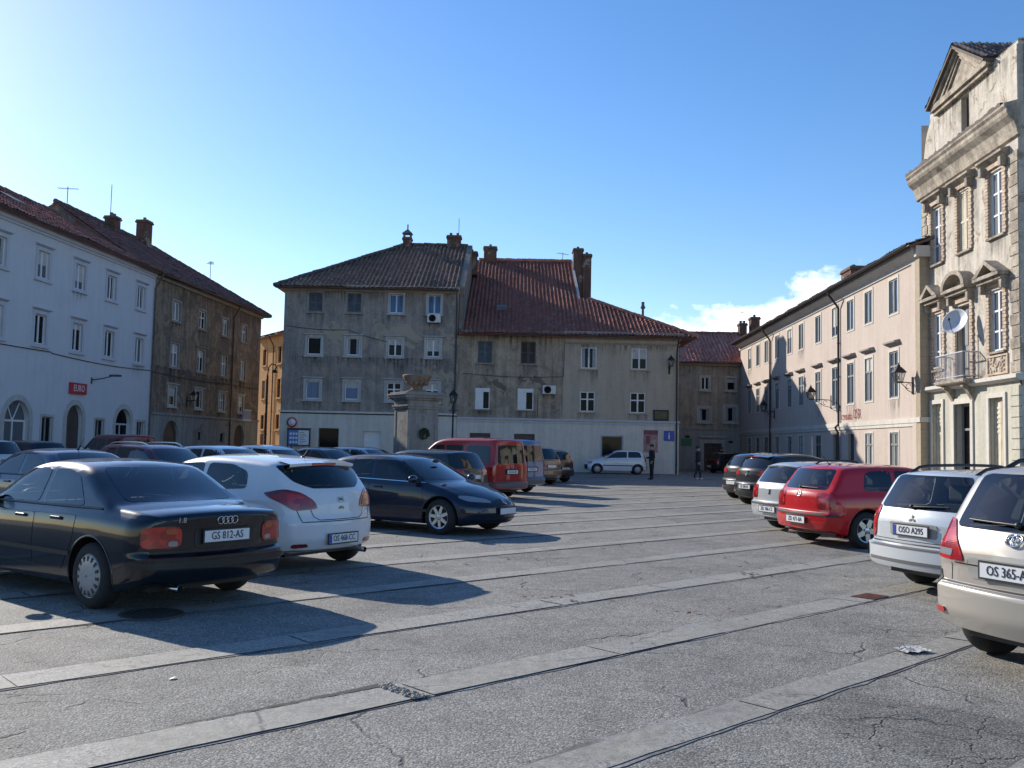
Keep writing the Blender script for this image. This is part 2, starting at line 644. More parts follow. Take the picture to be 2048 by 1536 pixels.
def chimney(parent, x0, x1, y0, y1, z0, z1, mat, cap, pots=1, hat=False):
    mb = MB()
    mb.box(x0, x1, y0, y1, z0, z1 - .25)
    mb.box(x0 - .07, x1 + .07, y0 - .07, y1 + .07, z1 - .25, z1 - .13)
    o = mb.build('chimney', mat, parent)
    c = MB()
    c.box(x0 - .03, x1 + .03, y0 - .03, y1 + .03, z1 - .13, z1 - .04)
    if hat:
        n = 4
        for ix in (x0 + .06, x1 - .06):
            for iy in (y0 + .06, y1 - .06):
                c.box(ix - .05, ix + .05, iy - .05, iy + .05, z1 - .04, z1 + .22)
        cx, cy = (x0 + x1) / 2, (y0 + y1) / 2
        for p, q in (((x0 - .08, y0 - .08), (x1 + .08, y0 - .08)), ((x1 + .08, y0 - .08), (x1 + .08, y1 + .08)), ((x1 + .08, y1 + .08), (x0 - .08, y1 + .08)), ((x0 - .08, y1 + .08), (x0 - .08, y0 - .08))):
            c.face([(p[0], p[1], z1 + .22), (q[0], q[1], z1 + .22), (cx, cy, z1 + .62)])
        c.tube([(cx, cy, z1 + .55), (cx, cy, z1 + .95)], .05, 8)
    else:
        for i in range(pots):
            x = lerp(x0, x1, (i + .5) / pots)
            c.lathe([(.10, 0), (.11, .22), (.085, .24), (.08, .0)], 12, 0, Matrix.Translation((x, (y0 + y1) / 2, z1 - .05)))
    c.build('chimney_cap', cap, o)
    return o


def antenna(x, y, z, h, label, rz=0.0, tv=True):
    r = thing('tv_antenna', label, 'antenna', (x, y, z), rz, 'aerials on the roofs')
    mb = MB(); mb.tube([(0, 0, 0), (0, 0, h)], .022, 6); mb.build('mast', M['iron'], r)
    if tv:
        b = MB(); zz = h - .12
        b.tube([(-.55, 0, zz), (.6, 0, zz)], .014, 6)
        for i in range(7):
            x_ = -.5 + i * .17; l = .28 - .02 * i
            b.tube([(x_, -l, zz), (x_, l, zz)], .009, 5)
        b.build('boom', M['iron'], r)
    return r


def lantern(parent_name, label, base, rz, arm=.9, s=1.0, scroll=True):
    """wrought-iron wall lantern: plate on the wall, arm, four-sided glazed cage with a hat"""
    r = thing('wall_lantern', label, 'street lamp', base, rz, 'wrought iron wall lanterns')
    b = MB()
    b.box(-.05, .05, -.03, .0, -.45, .25)
    b.tube([(0, -.02, 0), (0, -arm * .5, .03), (0, -arm, .0)], .022, 6)
    if scroll:
        b.tube([(0, -.03, -.38), (0, -arm * .35, -.3), (0, -arm * .62, -.12), (0, -arm * .8, -.02)], .016, 6)
        b.tube([(0, -arm * .3 + .1 * math.cos(k * .5), -.13 + .1 * math.sin(k * .5)) for k in range(11)], .012, 5)
    b.build('bracket', M['iron'], r)
    lantern_cage(r, (0, -arm, .0), s)
    return r


def lantern_cage(r, at, s):
    c = MB(); x, y, z = at
    lo, hi = .15 * s, .25 * s
    z0, z1 = z + .06 * s, z + .52 * s
    c.box(x - lo - .02, x + lo + .02, y - lo - .02, y + lo + .02, z0 - .05, z0)
    for sx in (-1, 1):
        for sy in (-1, 1):
            c.tube([(x + sx * lo, y + sy * lo, z0), (x + sx * hi, y + sy * hi, z1)], .014 * s, 5)
    o = c.build('cage', M['iron'], r)
    h = MB()
    k = hi + .06 * s
    prof = [(k * 1.38, z1), (k * 1.2, z1 + .06 * s), (k * .55, z1 + .26 * s), (k * .3, z1 + .3 * s), (k * .3, z1 + .36 * s), (.03, z1 + .40 * s), (.02, z1 + .5 * s)]
    T = Matrix.Translation((x, y, 0)) @ Matrix.Rotation(PI / 4, 4, 'Z')
    h.lathe(prof, 4, 0, T, False)
    h.face([(x - k, y - k, z1), (x + k, y - k, z1), (x + k, y + k, z1), (x - k, y + k, z1)])
    h.build('hat', M['iron'], r)
    g = MB()
    for sx, sy in ((0, -1), (1, 0), (0, 1), (-1, 0)):
        if sx == 0:
            g.face([(x - lo, y + sy * lo, z0), (x + lo, y + sy * lo, z0), (x + hi, y + sy * hi, z1), (x - hi, y + sy * hi, z1)])
        else:
            g.face([(x + sx * lo, y - lo, z0), (x + sx * lo, y + lo, z0), (x + sx * hi, y + hi, z1), (x + sx * hi, y - hi, z1)])
    g.build('glass', M['lamp_glass'], o)
    q = MB(); q.ball((x, y, z0 + .2 * s), .06 * s, .06 * s, .1 * s, 10); q.build('bulb', M['opal'], o)


def facade_cable(root_like, pts, label, r=.02):
    mb = MB(); mb.tube(pts, r, 5)
    o = mb.build('facade_cable', M['cable'])
    o.location = root_like.location; o.rotation_euler = root_like.rotation_euler
    tag(o, label, 'cable', 'cables fixed along the facades')
    return o


def on(root, name, label, cat, s, z, out=0.0, group=None):
    """a thing fixed to a facade: local x along the wall, -y outwards"""
    p = root.matrix_basis @ Vector((s, -out, z))
    return thing(name, label, cat, p, root.rotation_euler.z, group)


# ------------------------------------------------------------------ material table
M = {}
M['iron'] = pm('wrought_iron', (.02, .02, .022), .5, .3)
M['cable'] = pm('black_cable', (.03, .03, .035), .7)
M['lamp_glass'] = thin_glass('lantern_glass', (.75, .76, .74, 1))
M['opal'] = pm('opal_bulb', (.75, .74, .7), .3)
M['white_plaster'] = plaster('white_render', [(0.527, 0.533, 0.554, 1), (0.573, 0.582, 0.604, 1), (0.550, 0.557, 0.579, 1)], .4, .10, .08)
M['brown_plaster'] = plaster('brown_render', [(0.206, 0.155, 0.112, 1), (0.333, 0.252, 0.175, 1), (0.174, 0.141, 0.112, 1), (0.396, 0.311, 0.224, 1)], .7, .55, .6, (.15, .125, .10, 1), .5, .58, soot=.2)
M['brown_base'] = plaster('grey_base_render', [(.25, .25, .245, 1), (.33, .325, .31, 1)], .9, .5, .4, (.17, .16, .15, 1), .7, .6)
M['grey_plaster'] = plaster('grey_render', [(0.273, 0.247, 0.221, 1), (0.378, 0.320, 0.272, 1), (0.265, 0.239, 0.215, 1), (0.423, 0.328, 0.246, 1)], .45, .45, .5, (.40, .33, .25, 1), .33, .57, soot=.3)
M['plinth_paint'] = plaster('painted_ground_floor', [(0.601, 0.556, 0.492, 1), (0.691, 0.634, 0.550, 1), (0.632, 0.570, 0.498, 1)], .5, .22, .2)
M['mid_rough'] = plaster('stained_render', [(0.345, 0.276, 0.201, 1), (0.475, 0.383, 0.283, 1), (0.312, 0.255, 0.195, 1), (0.524, 0.425, 0.314, 1)], .6, .55, .5, (.17, .15, .12, 1), .5, .6, soot=.25)
M['mid_smooth'] = plaster('beige_render', [(0.442, 0.364, 0.279, 1), (0.494, 0.411, 0.315, 1), (0.449, 0.377, 0.297, 1)], .4, .25, .25, soot=.1)
M['link_plaster'] = plaster('dark_render', [(0.306, 0.260, 0.211, 1), (0.432, 0.370, 0.296, 1), (0.270, 0.235, 0.196, 1)], .7, .5, .45, soot=.3)
M['link_base'] = plaster('grey_ground_floor', [(.33, .32, .31, 1), (.38, .37, .355, 1)], .6, .3, .3)
M['orange_plaster'] = plaster('orange_render', [(.52, .25, .09, 1), (.60, .32, .13, 1), (.50, .27, .11, 1)], .5, .35, .3)
M['pink_plaster'] = plaster('pink_render', [(0.484, 0.399, 0.340, 1), (0.532, 0.447, 0.389, 1), (0.499, 0.423, 0.368, 1)], .35, .16, .16)
M['pink_end'] = plaster('tan_stone', [(.36, .30, .215, 1), (.42, .35, .26, 1)], .8, .3, .3)
M['cream'] = plaster('cream_render', [(0.558, 0.519, 0.457, 1), (0.612, 0.575, 0.525, 1)], .6, .2, .2)
M['ornate'] = plaster('peeling_cream_render', [(0.514, 0.460, 0.381, 1), (0.582, 0.528, 0.452, 1), (0.497, 0.451, 0.388, 1), (0.616, 0.562, 0.496, 1)], .9, .35, .35, (.30, .25, .19, 1), 1.1, .58, soot=.45)
M['ornate_trim'] = plaster('weathered_stone_trim', [(0.336, 0.284, 0.222, 1), (0.461, 0.405, 0.329, 1), (0.293, 0.249, 0.202, 1), (0.432, 0.384, 0.315, 1)], 1.4, .45, .5, (.17, .145, .115, 1), .8, .64, soot=.75)
M['ornate_brick'] = plaster('exposed_brick_trim', [(.42, .28, .20, 1), (.56, .46, .36, 1), (.36, .24, .18, 1)], 2.2, .4, .6)
M['ornate_base'] = plaster('pale_green_base', [(0.469, 0.445, 0.358, 1), (0.516, 0.494, 0.417, 1), (0.454, 0.438, 0.375, 1)], .7, .3, .3, (.5, .44, .33, 1), .8, .64)
M['stone_sur'] = plaster('pale_stone', [(.42, .41, .39, 1), (.52, .51, .49, 1)], 1.2, .3, .35)
M['stone_dark'] = plaster('weathered_stone', [(.25, .235, .21, 1), (.35, .33, .30, 1)], 1.2, .4, .4)
M['white_sur'] = plaster('white_surround', [(0.476, 0.487, 0.534, 1), (0.535, 0.548, 0.598, 1)], 1.0, .12, .15)
M['white_frame'] = pm('white_frame', (.70, .70, .70), .4, var=.08)
M['white_shutter'] = pm('white_shutter', (.62, .64, .66), .5, var=.08)
M['grey_shutter'] = pm('grey_shutter', (.10, .115, .13), .6, var=.25)
M['brown_frame'] = pm('brown_frame', (.07, .05, .04), .5, var=.2)
M['grey_frame'] = pm('grey_frame', (.22, .22, .22), .5, var=.2)
M['cream_shutter'] = pm('cream_shutter', (.56, .50, .38), .6, var=.2)
M['pane'] = window_glass('house_pane', (.008, .010, .014, 1), (.16, .17, .19, 1), .75)
M['pane_dark'] = window_glass('dark_house_pane', (.008, .008, .01, 1), (.02, .02, .022, 1), .8)
M['pane_blue'] = window_glass('blue_reflection_pane', (.06, .14, .30, 1), (.10, .20, .38, 1), .5)  # blue base colour stands in for reflected sky
M['pane_pale'] = window_glass('pale_pane', (.16, .18, .19, 1), (.32, .33, .33, 1), .5)
M['pane_dark'].node_tree.nodes['Principled BSDF'].inputs['Specular IOR Level'].default_value = .07
M['pane'].node_tree.nodes['Principled BSDF'].inputs['Specular IOR Level'].default_value = .14
M['pane_sky'] = window_glass('sky_tinted_pane', (.07, .10, .14, 1), (.26, .29, .33, 1), .5)  # glossy pane; sky reflection also painted in as blue-grey base colour
M['pane_sky'].node_tree.nodes['Principled BSDF'].inputs['Specular IOR Level'].default_value = .8
def stain_mat():
    """run-off under sills and eaves: dirt that thins out downwards"""
    t = NT('run_off_stain')
    tc = t.n('ShaderNodeTexCoord'); sp_ = t.n('ShaderNodeSeparateXYZ'); t.l(tc.outputs['Generated'], sp_.inputs[0])
    n = t.noise(t.coord('Object', (4.5, 4.5, .35)), 1.3, 5, .65); q = t.noise(t.coord('Object'), 2.0, 5, .7)
    k = t.math('MULTIPLY', t.ramp(n, [(.42, 0.0), (.68, 1.0)]), t.math('POWER', sp_.outputs[2], 1.3))
    ex = t.math('MULTIPLY', sp_.outputs[0], t.math('SUBTRACT', 1.0, sp_.outputs[0])); ex = t.math('MULTIPLY', ex, 9.0, None, True)
    k = t.math('MULTIPLY', t.math('MULTIPLY', k, ex), t.math('MULTIPLY', t.ramp(q, [(.35, .3), (.6, 1.0)]), .8))
    tr = t.n('ShaderNodeBsdfTransparent'); mx_ = t.n('ShaderNodeMixShader')
    t.b.inputs['Base Color'].default_value = (.055, .05, .043, 1); t.b.inputs['Roughness'].default_value = .95
    t.l(k, mx_.inputs[0]); t.l(tr.outputs[0], mx_.inputs[1]); t.l(t.b.outputs[0], mx_.inputs[2]); t.l(mx_.outputs[0], t.out.inputs['Surface'])
    return t.mat


M['stain'] = stain_mat()
M['blind'] = pm('roller_blind', (.46, .45, .42), .8, var=.15)
M['curtain'] = pm('net_curtain', (.34, .35, .36), .9, var=.35, vscale=14)
M['dark_hole'] = pm('unlit_opening', (.012, .011, .011), .9)
M['tiles_old'] = tile_mat('old_clay_tiles', [(0.313, 0.184, 0.138, 1), (0.460, 0.267, 0.184, 1), (0.221, 0.147, 0.120, 1), (0.552, 0.368, 0.276, 1), (0.386, 0.202, 0.138, 1)], .55)
M['tiles_red'] = tile_mat('red_clay_tiles', [(0.444, 0.146, 0.094, 1), (0.557, 0.205, 0.137, 1), (0.361, 0.121, 0.086, 1), (0.620, 0.274, 0.189, 1)], .3)
M['tiles_link'] = tile_mat('bright_clay_tiles', [(0.695, 0.256, 0.175, 1), (0.811, 0.341, 0.241, 1), (0.580, 0.191, 0.133, 1), (0.880, 0.426, 0.330, 1)], .15)
M['tiles_dull'] = tile_mat('dull_clay_tiles', [(0.264, 0.112, 0.087, 1), (0.336, 0.150, 0.110, 1), (0.204, 0.098, 0.079, 1)], .45)
M['tiles_black'] = tile_mat('sooty_tiles', [(0.130, 0.098, 0.078, 1), (0.182, 0.130, 0.104, 1), (0.098, 0.078, 0.072, 1)], .5)
M['brick'] = plaster('chimney_brick', [(0.110, 0.058, 0.045, 1), (0.149, 0.087, 0.066, 1), (0.083, 0.049, 0.042, 1)], 1.5, .4, .5, (.25, .22, .19, 1), .9, .58, soot=.5)
M['chimney_plaster'] = plaster('chimney_render', [(.20, .175, .15, 1), (.28, .25, .21, 1)], 1.2, .5, .5, (.2, .11, .08, 1), .9, .58, soot=.5)
M['cap'] = pm('chimney_cap_stone', (.14, .13, .12), .9, var=.3)
M['zinc'] = pm('zinc_gutter', (.10, .09, .085), .5, .5, var=.25)
M['pipe_dark'] = pm('dark_pipe', (.05, .04, .04), .5, .2)
M['dish'] = pm('satellite_dish_paint', (.55, .57, .60), .45, var=.08)
M['ac_white'] = pm('air_conditioner_casing', (.62, .62, .60), .5, var=.06)
M['black'] = pm('black_plastic', (.012, .012, .013), .5)
M['white_sign'] = pm('white_sign', (.72, .72, .72), .4)
M['red_sign'] = pm('red_sign', (.45, .03, .04), .4)
M['blue_sign'] = pm('blue_sign', (.02, .07, .38), .4)
M['green_sign'] = pm('green_sign', (.02, .16, .07), .4)
M['stone_mon'] = plaster('monument_limestone', [(0.234, 0.225, 0.213, 1), (0.313, 0.297, 0.276, 1), (0.208, 0.200, 0.185, 1)], .9, .5, .4, (.18, .17, .15, 1), .7, .6, soot=.35)
M['rust_stone'] = plaster('rusty_stone', [(0.200, 0.136, 0.088, 1), (0.264, 0.200, 0.144, 1), (0.160, 0.152, 0.144, 1)], 1.6, .5, .5)


# ------------------------------------------------------------------ ground
def asphalt():
    t = NT('worn_asphalt')
    g = t.n('ShaderNodeNewGeometry'); P = g.outputs['Position']

    def vor(scale, feature='F1'):
        x = t.n('ShaderNodeTexVoronoi', feature=feature); x.inputs['Scale'].default_value = scale
        t.l(P, x.inputs['Vector'])
        return x
    a = vor(78.0); c = t.n('ShaderNodeSeparateColor'); t.l(a.outputs['Color'], c.inputs[0])
    grit = t.ramp(c.outputs[0], [(0.0, (.165, .166, .168, 1)), (.4, (.26, .26, .258, 1)), (.8, (.335, .332, .325, 1)), (1.0, (.47, .46, .45, 1))])
    gap = t.ramp(a.outputs['Distance'], [(.3, 1.0), (.65, .5)])
    col = t.mix(.85, grit, gap, 'MULTIPLY')
    big = t.noise(P, .30, 6, .65, .5)
    col = t.mix(1.0, col, t.ramp(big, [(.3, (.76, .77, .78, 1)), (.5, (1.0, 1.0, 1.0, 1)), (.7, (1.2, 1.19, 1.16, 1))]), 'MULTIPLY')
    med = t.noise(P, 2.6, 6, .7, .3)
    col = t.mix(.8, col, t.ramp(med, [(.34, .72), (.55, 1.0), (.7, 1.12)]), 'MULTIPLY')
    # worn, pitted area: darker, coarser, crazed
    area = t.noise(P, .55, 5, .7, .8)
    dv = t.n('ShaderNodeVectorMath', operation='DISTANCE'); dv.inputs[1].default_value = (2.75, 5.35, 0.0); t.l(P, dv.inputs[0])
    area = t.math('ADD', area, t.math('MULTIPLY', t.ramp(dv.outputs['Value'], [(.0, 1.0), (1.0, 0.0)]), .2))
    m_area = t.ramp(area, [(.53, 0.0), (.66, 1.0)])
    col = t.mix(t.math('MULTIPLY', m_area, .75), col, t.mix(1.0, col, (.66, .655, .65, 1), 'MULTIPLY'))
    col = t.mix(1.0, col, (1.05, 1.01, .93, 1), 'MULTIPLY')
    pit = vor(17.0); pits = t.ramp(pit.outputs['Distance'], [(.12, 1.0), (.24, 0.0)])
    pn = t.noise(P, 4.0, 3, .6)
    pk = t.math('MULTIPLY', t.math('MULTIPLY', pits, m_area), t.ramp(pn, [(.48, 0.0), (.56, 1.0)]))
    col = t.mix(t.math('MULTIPLY', pk, .7), col, (.035, .035, .037, 1))
    # long cracks
    wp = t.n('ShaderNodeTexNoise'); wp.inputs['Scale'].default_value = 2.2; wp.inputs['Detail'].default_value = 6
    t.l(P, wp.inputs['Vector'])
    va = t.n('ShaderNodeVectorMath', operation='SCALE'); va.inputs['Scale'].default_value = .45
    t.l(wp.outputs['Color'], va.inputs[0])
    vb = t.n('ShaderNodeVectorMath', operation='ADD'); t.l(P, vb.inputs[0]); t.l(va.outputs[0], vb.inputs[1])
    ck = t.n('ShaderNodeTexVoronoi', feature='DISTANCE_TO_EDGE'); ck.inputs['Scale'].default_value = .62
    t.l(vb.outputs[0], ck.inputs['Vector'])
    line = t.ramp(ck.outputs['Distance'], [(.004, 1.0), (.011, 0.0)])
    cm = t.noise(P, .7, 4, .6)
    cr = t.math('MULTIPLY', line, t.ramp(cm, [(.50, 0.0), (.58, 1.0)]))
    ck2 = t.n('ShaderNodeTexVoronoi', feature='DISTANCE_TO_EDGE'); ck2.inputs['Scale'].default_value = 2.4
    t.l(vb.outputs[0], ck2.inputs['Vector'])
    line2 = t.math('MULTIPLY', t.ramp(ck2.outputs['Distance'], [(.006, 1.0), (.022, 0.0)]), t.ramp(area, [(.6, 0.0), (.68, 1.0)]))
    cr = t.math('MAXIMUM', cr, line2)
    col = t.mix(t.math('MULTIPLY', cr, .62), col, (.03, .03, .03, 1))
    # oil drips where cars stand
    ol = t.noise(P, 1.1, 3, .5, .2)
    col = t.mix(t.math('MULTIPLY', t.ramp(ol, [(.68, 0.0), (.74, 1.0)]), .45), col, (.05, .05, .052, 1))
    t.l(col, t.b.inputs['Base Color'])
    t.b.inputs['Roughness'].default_value = .82
    t.b.inputs['Specular IOR Level'].default_value = .35
    h = t.math('SUBTRACT', t.math('MULTIPLY', t.math('SUBTRACT', 1.0, a.outputs['Distance']), .5), t.math('MULTIPLY', t.math('MAXIMUM', cr, pk), 1.5))
    h = t.math('ADD', h, t.math('MULTIPLY', med, .8))
    t.bump(h, .6, .012)
    return t.mat


def strip_mat():
    t = NT('strip_stone')
    g = t.n('ShaderNodeNewGeometry'); P = g.outputs['Position']
    a = t.noise(P, 1.1, 6, .7, .4)
    c = t.ramp(a, [(.3, (.22, .22, .215, 1)), (.5, (.275, .27, .255, 1)), (.7, (.33, .32, .29, 1))])
    b = t.noise(P, 9.0, 7, .75, .3)
    c = t.mix(.7, c, t.ramp(b, [(.33, .55), (.6, 1.12)]), 'MULTIPLY')
    wn = t.n('ShaderNodeTexWhiteNoise', noise_dimensions='2D')
    uv = t.n('ShaderNodeUVMap', uv_map='UVMap'); t.l(uv.outputs['UV'], wn.inputs['Vector'])
    c = t.mix(.6, c, t.ramp(wn.outputs['Value'], [(0, .86), (1, 1.1)]), 'MULTIPLY')
    tar = t.noise(P, .8, 6, .72, .5)
    gv = t.n('ShaderNodeTexVoronoi'); gv.inputs['Scale'].default_value = 78.0; t.l(P, gv.inputs['Vector']); gs = t.n('ShaderNodeSeparateColor'); t.l(gv.outputs['Color'], gs.inputs[0])
    c = t.mix(t.ramp(tar, [(.44, 0.0), (.56, .9)]), c, t.ramp(gs.outputs[0], [(0.0, (.15, .15, .152, 1)), (.5, (.26, .26, .257, 1)), (1.0, (.40, .395, .385, 1))]))
    f = t.noise(P, 60.0, 3, .6)
    c = t.mix(.5, c, t.ramp(f, [(.3, .6), (.65, 1.15)]), 'MULTIPLY')
    c = t.mix(1.0, c, (1.05, 1.01, .93, 1), 'MULTIPLY')
    wp = t.noise(P, 5.0, 5, .65)
    ck = t.n('ShaderNodeTexVoronoi', feature='DISTANCE_TO_EDGE'); ck.inputs['Scale'].default_value = .9
    va = t.n('ShaderNodeVectorMath', operation='ADD'); t.l(P, va.inputs[0]); t.l(wp, va.inputs[1])
    t.l(va.outputs[0], ck.inputs['Vector'])
    k = t.ramp(ck.outputs['Distance'], [(.003, .75), (.009, 0.0)])
    c = t.mix(k, c, (.05, .05, .05, 1))
    t.l(c, t.b.inputs['Base Color'])
    t.b.inputs['Roughness'].default_value = .75
    t.bump(t.math('ADD', t.math('MULTIPLY', b, 1.0), t.math('MULTIPLY', f, .3)), .5, .012)
    return t.mat


M['asphalt'] = asphalt()
M['strip'] = strip_mat()
def seam_mat():
    """joint filled with dirt in places, closed with asphalt in others"""
    t = NT('dirt_seam')
    g = t.n('ShaderNodeNewGeometry'); P = g.outputs['Position']
    n = t.noise(P, .9, 5, .7, .4); f = t.noise(P, 30.0, 4, .7)
    c = t.mix(t.ramp(n, [(.42, 1.0), (.55, 0.0)]), (.095, .09, .085, 1), t.ramp(f, [(.3, (.13, .13, .13, 1)), (.65, (.33, .33, .32, 1))]))
    t.l(c, t.b.inputs['Base Color']); t.b.inputs['Roughness'].default_value = .95
    return t.mat


M['seam'] = seam_mat()

mb = MB()
mb.face([(-260, -120, 0), (260, -120, 0), (260, 400, 0), (-260, 400, 0)])
struct(mb.build('ground', M['asphalt']))

SE = Vector((math.cos(R(43)), math.sin(R(43)), 0)); SN = Vector((-SE.y, SE.x, 0))


def paving_strip(n0, n1, e0, e1, k):
    """a row of flush stone slabs with a ragged dirt joint on either side"""
    rnd = random.Random(100 + k)
    at = lambda e, n, z: SE * e + SN * n + Vector((0, 0, z))
    mb = MB()
    step = .22
    e = e0; pts = []
    wob = lambda: rnd.uniform(-.012, .012)
    while e < e1:
        lo = n0 - max(0.003, rnd.gauss(.008, .014)); hi = n1 + max(.003, rnd.gauss(.010, .016))
        pts.append((e, lo, hi)); e += step
    vs = []; fs = []
    for i, (e, lo, hi) in enumerate(pts):
        vs += [at(e, lo, .004), at(e, hi, .004)]
        if i:
            fs.append((2 * i - 2, 2 * i - 2 + 0, 2 * i, 2 * i + 1)[:0] or (2 * i - 2, 2 * i, 2 * i + 1, 2 * i - 1))
    mb.mesh(vs, fs, 1)
    slabs = []
    e = e0
    while e < e1:
        l = rnd.uniform(1.1, 3.4)
        j0, j1, j2, j3 = wob(), wob(), wob(), wob()
        g = rnd.choice((.004, .006, .012))
        n = max(3, int(l / .25))
        a = [(lerp(e + g, e + l - g, i / n), n0 + .008 + abs(rnd.gauss(0, .006))) for i in range(n + 1)]
        b = [(lerp(e + g + j0, e + l - g + j1, i / n), n1 - .008 - abs(rnd.gauss(0, .006))) for i in range(n + 1)]
        z = .009 + rnd.uniform(-.002, .003)
        base = len(mb.v)
        mb.mesh([at(x, y, z) for x, y in a] + [at(x, y, z) for x, y in b], [(i, i + 1, n + 2 + i, n + 1 + i) for i in range(n)], 0)
        slabs += [(len(mb.f) - n, len(mb.f))]
        e += l
    o = mb.build('paving_strip', [M['strip'], M['seam']])
    uvl = o.data.uv_layers.new(name='UVMap')
    for si, (f0, f1) in enumerate(slabs):
        for fi in range(f0, f1):
            for li in o.data.polygons[fi].loop_indices:
                uvl.data[li].uv = (si + .5, k + .5)
    return struct(o)


ns = [(-.25, .1), (1.42, 1.85), (3.18, 3.5), (4.82, 5.22), (6.66, 7.06), (8.5, 8.86)]
while ns[-1][0] < 50:
    ns.append((ns[-1][0] + 1.77, ns[-1][1] + 1.77))
for k, (a, b) in enumerate(ns):
    ex = lambda x: x
    # each strip runs across the open square only
    paving_strip(a, b, -16 + a * .35, 27 + a * .75 if a < 20 else 42, k)


# the open joint and the broken slab end in the foreground strip
def open_joint():
    rnd = random.Random(21)
    at = lambda e, n, z: SE * e + SN * n + Vector((0, 0, z))
    mb = MB(); lo = []; hi = []
    for k in range(34):
        t = k / 33; e = lerp(2.3, 3.72, t); w = .006 + .05 * t ** 1.6
        lo.append((e, 5.215 - w * .4 + rnd.uniform(-.008, .004))); hi.append((e, 5.225 + w * .6 + rnd.uniform(-.004, .012)))
    for k in range(33):
        mb.face([at(*lo[k], .0135), at(*lo[k + 1], .0135), at(*hi[k + 1], .0135), at(*hi[k], .0135)])
    a = [(3.70 + rnd.uniform(-.02, .02), 5.23 - .42 * i / 12) for i in range(13)]; b = [(3.76 + rnd.uniform(-.01, .05), 5.23 - .42 * i / 12) for i in range(13)]
    for i in range(12):
        mb.face([at(*a[i], .0138), at(*a[i + 1], .0138), at(*b[i + 1], .0138), at(*b[i], .0138)])
    struct(mb.build('open_joint', pm('deep_joint', (.05, .047, .044), .95)))
    mb = MB()
    for k in range(60):
        p = at(rnd.uniform(3.69, 3.8), rnd.uniform(4.82, 5.22), .014); r_ = rnd.uniform(.006, .017)
        mb.ball(tuple(p), r_, r_ * rnd.uniform(.7, 1.2), r_ * .8, 6)
    o = mb.build('rubble', pm('rubble_stone', (.34, .31, .27), .9, var=.5, vscale=30)); o['kind'] = 'stuff'


open_joint()


# ------------------------------------------------------------------ white house on the left
AL = math.atan2(1.0, .078)
LP = Vector((-22.1, 40.0, 0))
LD = Vector((math.cos(AL), math.sin(AL), 0))

WALL.update(y=0.0, stain=.35)
wh = thing('white_house', 'long white rendered house with red tiled roof and arched shop openings', 'house', LP, AL)
cols = [-14.2, -11.0, -7.6, -4.4, -1.2, 2.05, 5.2, 8.3, 11.6]
arches = [(-11.2, -9.4), (-6.4, -4.6), (-3.2, -1.4), (.27, 2.1), (5.15, 6.6), (9.9, 11.6)]
smalls = [(-8.2, -7.3), (3.1, 4.0), (7.85, 8.72), (12.3, 13.3)]
H = [(c + .08, c + 1.0, 8.9, 10.15) for c in cols] + [(c + .06, c + 1.0, 5.83, 7.2) for c in cols]
H += [(a, b, .12, 3.16, 'arch') for a, b in arches] + [(a, b, .9, 2.5) for a, b in smalls]
mb = MB(); wall_front(mb, -15.5, 13.85, 0, 11.3, H); shell(mb, -15.5, 13.85, 10, 11.3, right=False)
mb.build('wall', M['white_plaster'], wh, merge=.0005)
for r, (c, d) in enumerate(((8.9, 10.15), (5.83, 7.2))):
    for q in cols:
        window(wh, q + .08, q + 1.0, c, d, 'casement', M['white_frame'], M['pane'], M['white_sur'], .17, .04, hood=.2)
for i, (a, b) in enumerate(arches):
    o = MB()
    r = (b - a) / 2; cx = (a + b) / 2
    for k in range(16):
        p0, p1 = PI * k / 16, PI * (k + 1) / 16
        zz = 3.16 - r
        q = [(cx + (r + .0) * math.cos(p0), zz + r * math.sin(p0)), (cx + (r + .26) * math.cos(p0), zz + (r + .26) * math.sin(p0)),
             (cx + (r + .26) * math.cos(p1), zz + (r + .26) * math.sin(p1)), (cx + r * math.cos(p1), zz + r * math.sin(p1))]
        o.prism(q, lambda u, v, w: (u, w, v), -.05, .03)
    o.box(a - .26, a, -.05, .03, 0, 3.16 - r); o.box(b, b + .26, -.05, .03, 0, 3.16 - r)
    fr = o.build('arch_surround', M['stone_sur'], wh)
    g = MB(); y = .2
    zz = 3.16 - r
    if i == 4:
        for e0, e1 in ((a + .02, cx - .01), (cx + .01, b - .02)):
            g.box(e0, e1, y - .03, y + .03, .12, zz)
        g.prism([(cx + (r - .02) * math.cos(PI * k / 14), zz + (r - .02) * math.sin(PI * k / 14)) for k in range(15)], lambda u, v, w: (u, w, v), y - .02, y + .02)
        g.build('door', M['brown_frame'], wh)
    else:
        g.box(a, b, y - .03, y + .03, zz - .04, zz + .05); g.box(cx - .035, cx + .035, y - .03, y + .03, .12, zz - .04)
        g.box(a, a + .06, y - .03, y + .03, .12, zz); g.box(b - .06, b, y - .03, y + .03, .12, zz)
        g.box(a, b, y - .03, y + .03, .7, .78)
        if i == 3:
            for an in (PI / 3, 2 * PI / 3):
                g.tube([(cx, y, zz), (cx + r * math.cos(an), y, zz + r * math.sin(an))], .03, 6)
        f = g.build('shop_window', M['white_frame'] if i != 5 else M['white_sur'], wh)
        q = MB(); q.face([(a, y + .01, .12), (b, y + .01, .12)] + [(cx + r * math.cos(PI * k / 14), y + .01, zz + r * math.sin(PI * k / 14)) for k in range(15)])
        q.build('pane', M['pane'] if i == 3 else M['pane_dark'], f)
for a, b in smalls:
    window(wh, a, b, .9, 2.5, 'casement', M['grey_frame'], M['pane_dark'], M['stone_sur'], .12, .03, sill=False)
mb = MB(); band(mb, -15.5, 13.8, 11.02, 11.3, .14); band(mb, -15.5, 13.8, 10.9, 11.02, .07); mb.build('cornice', M['white_sur'], wh)
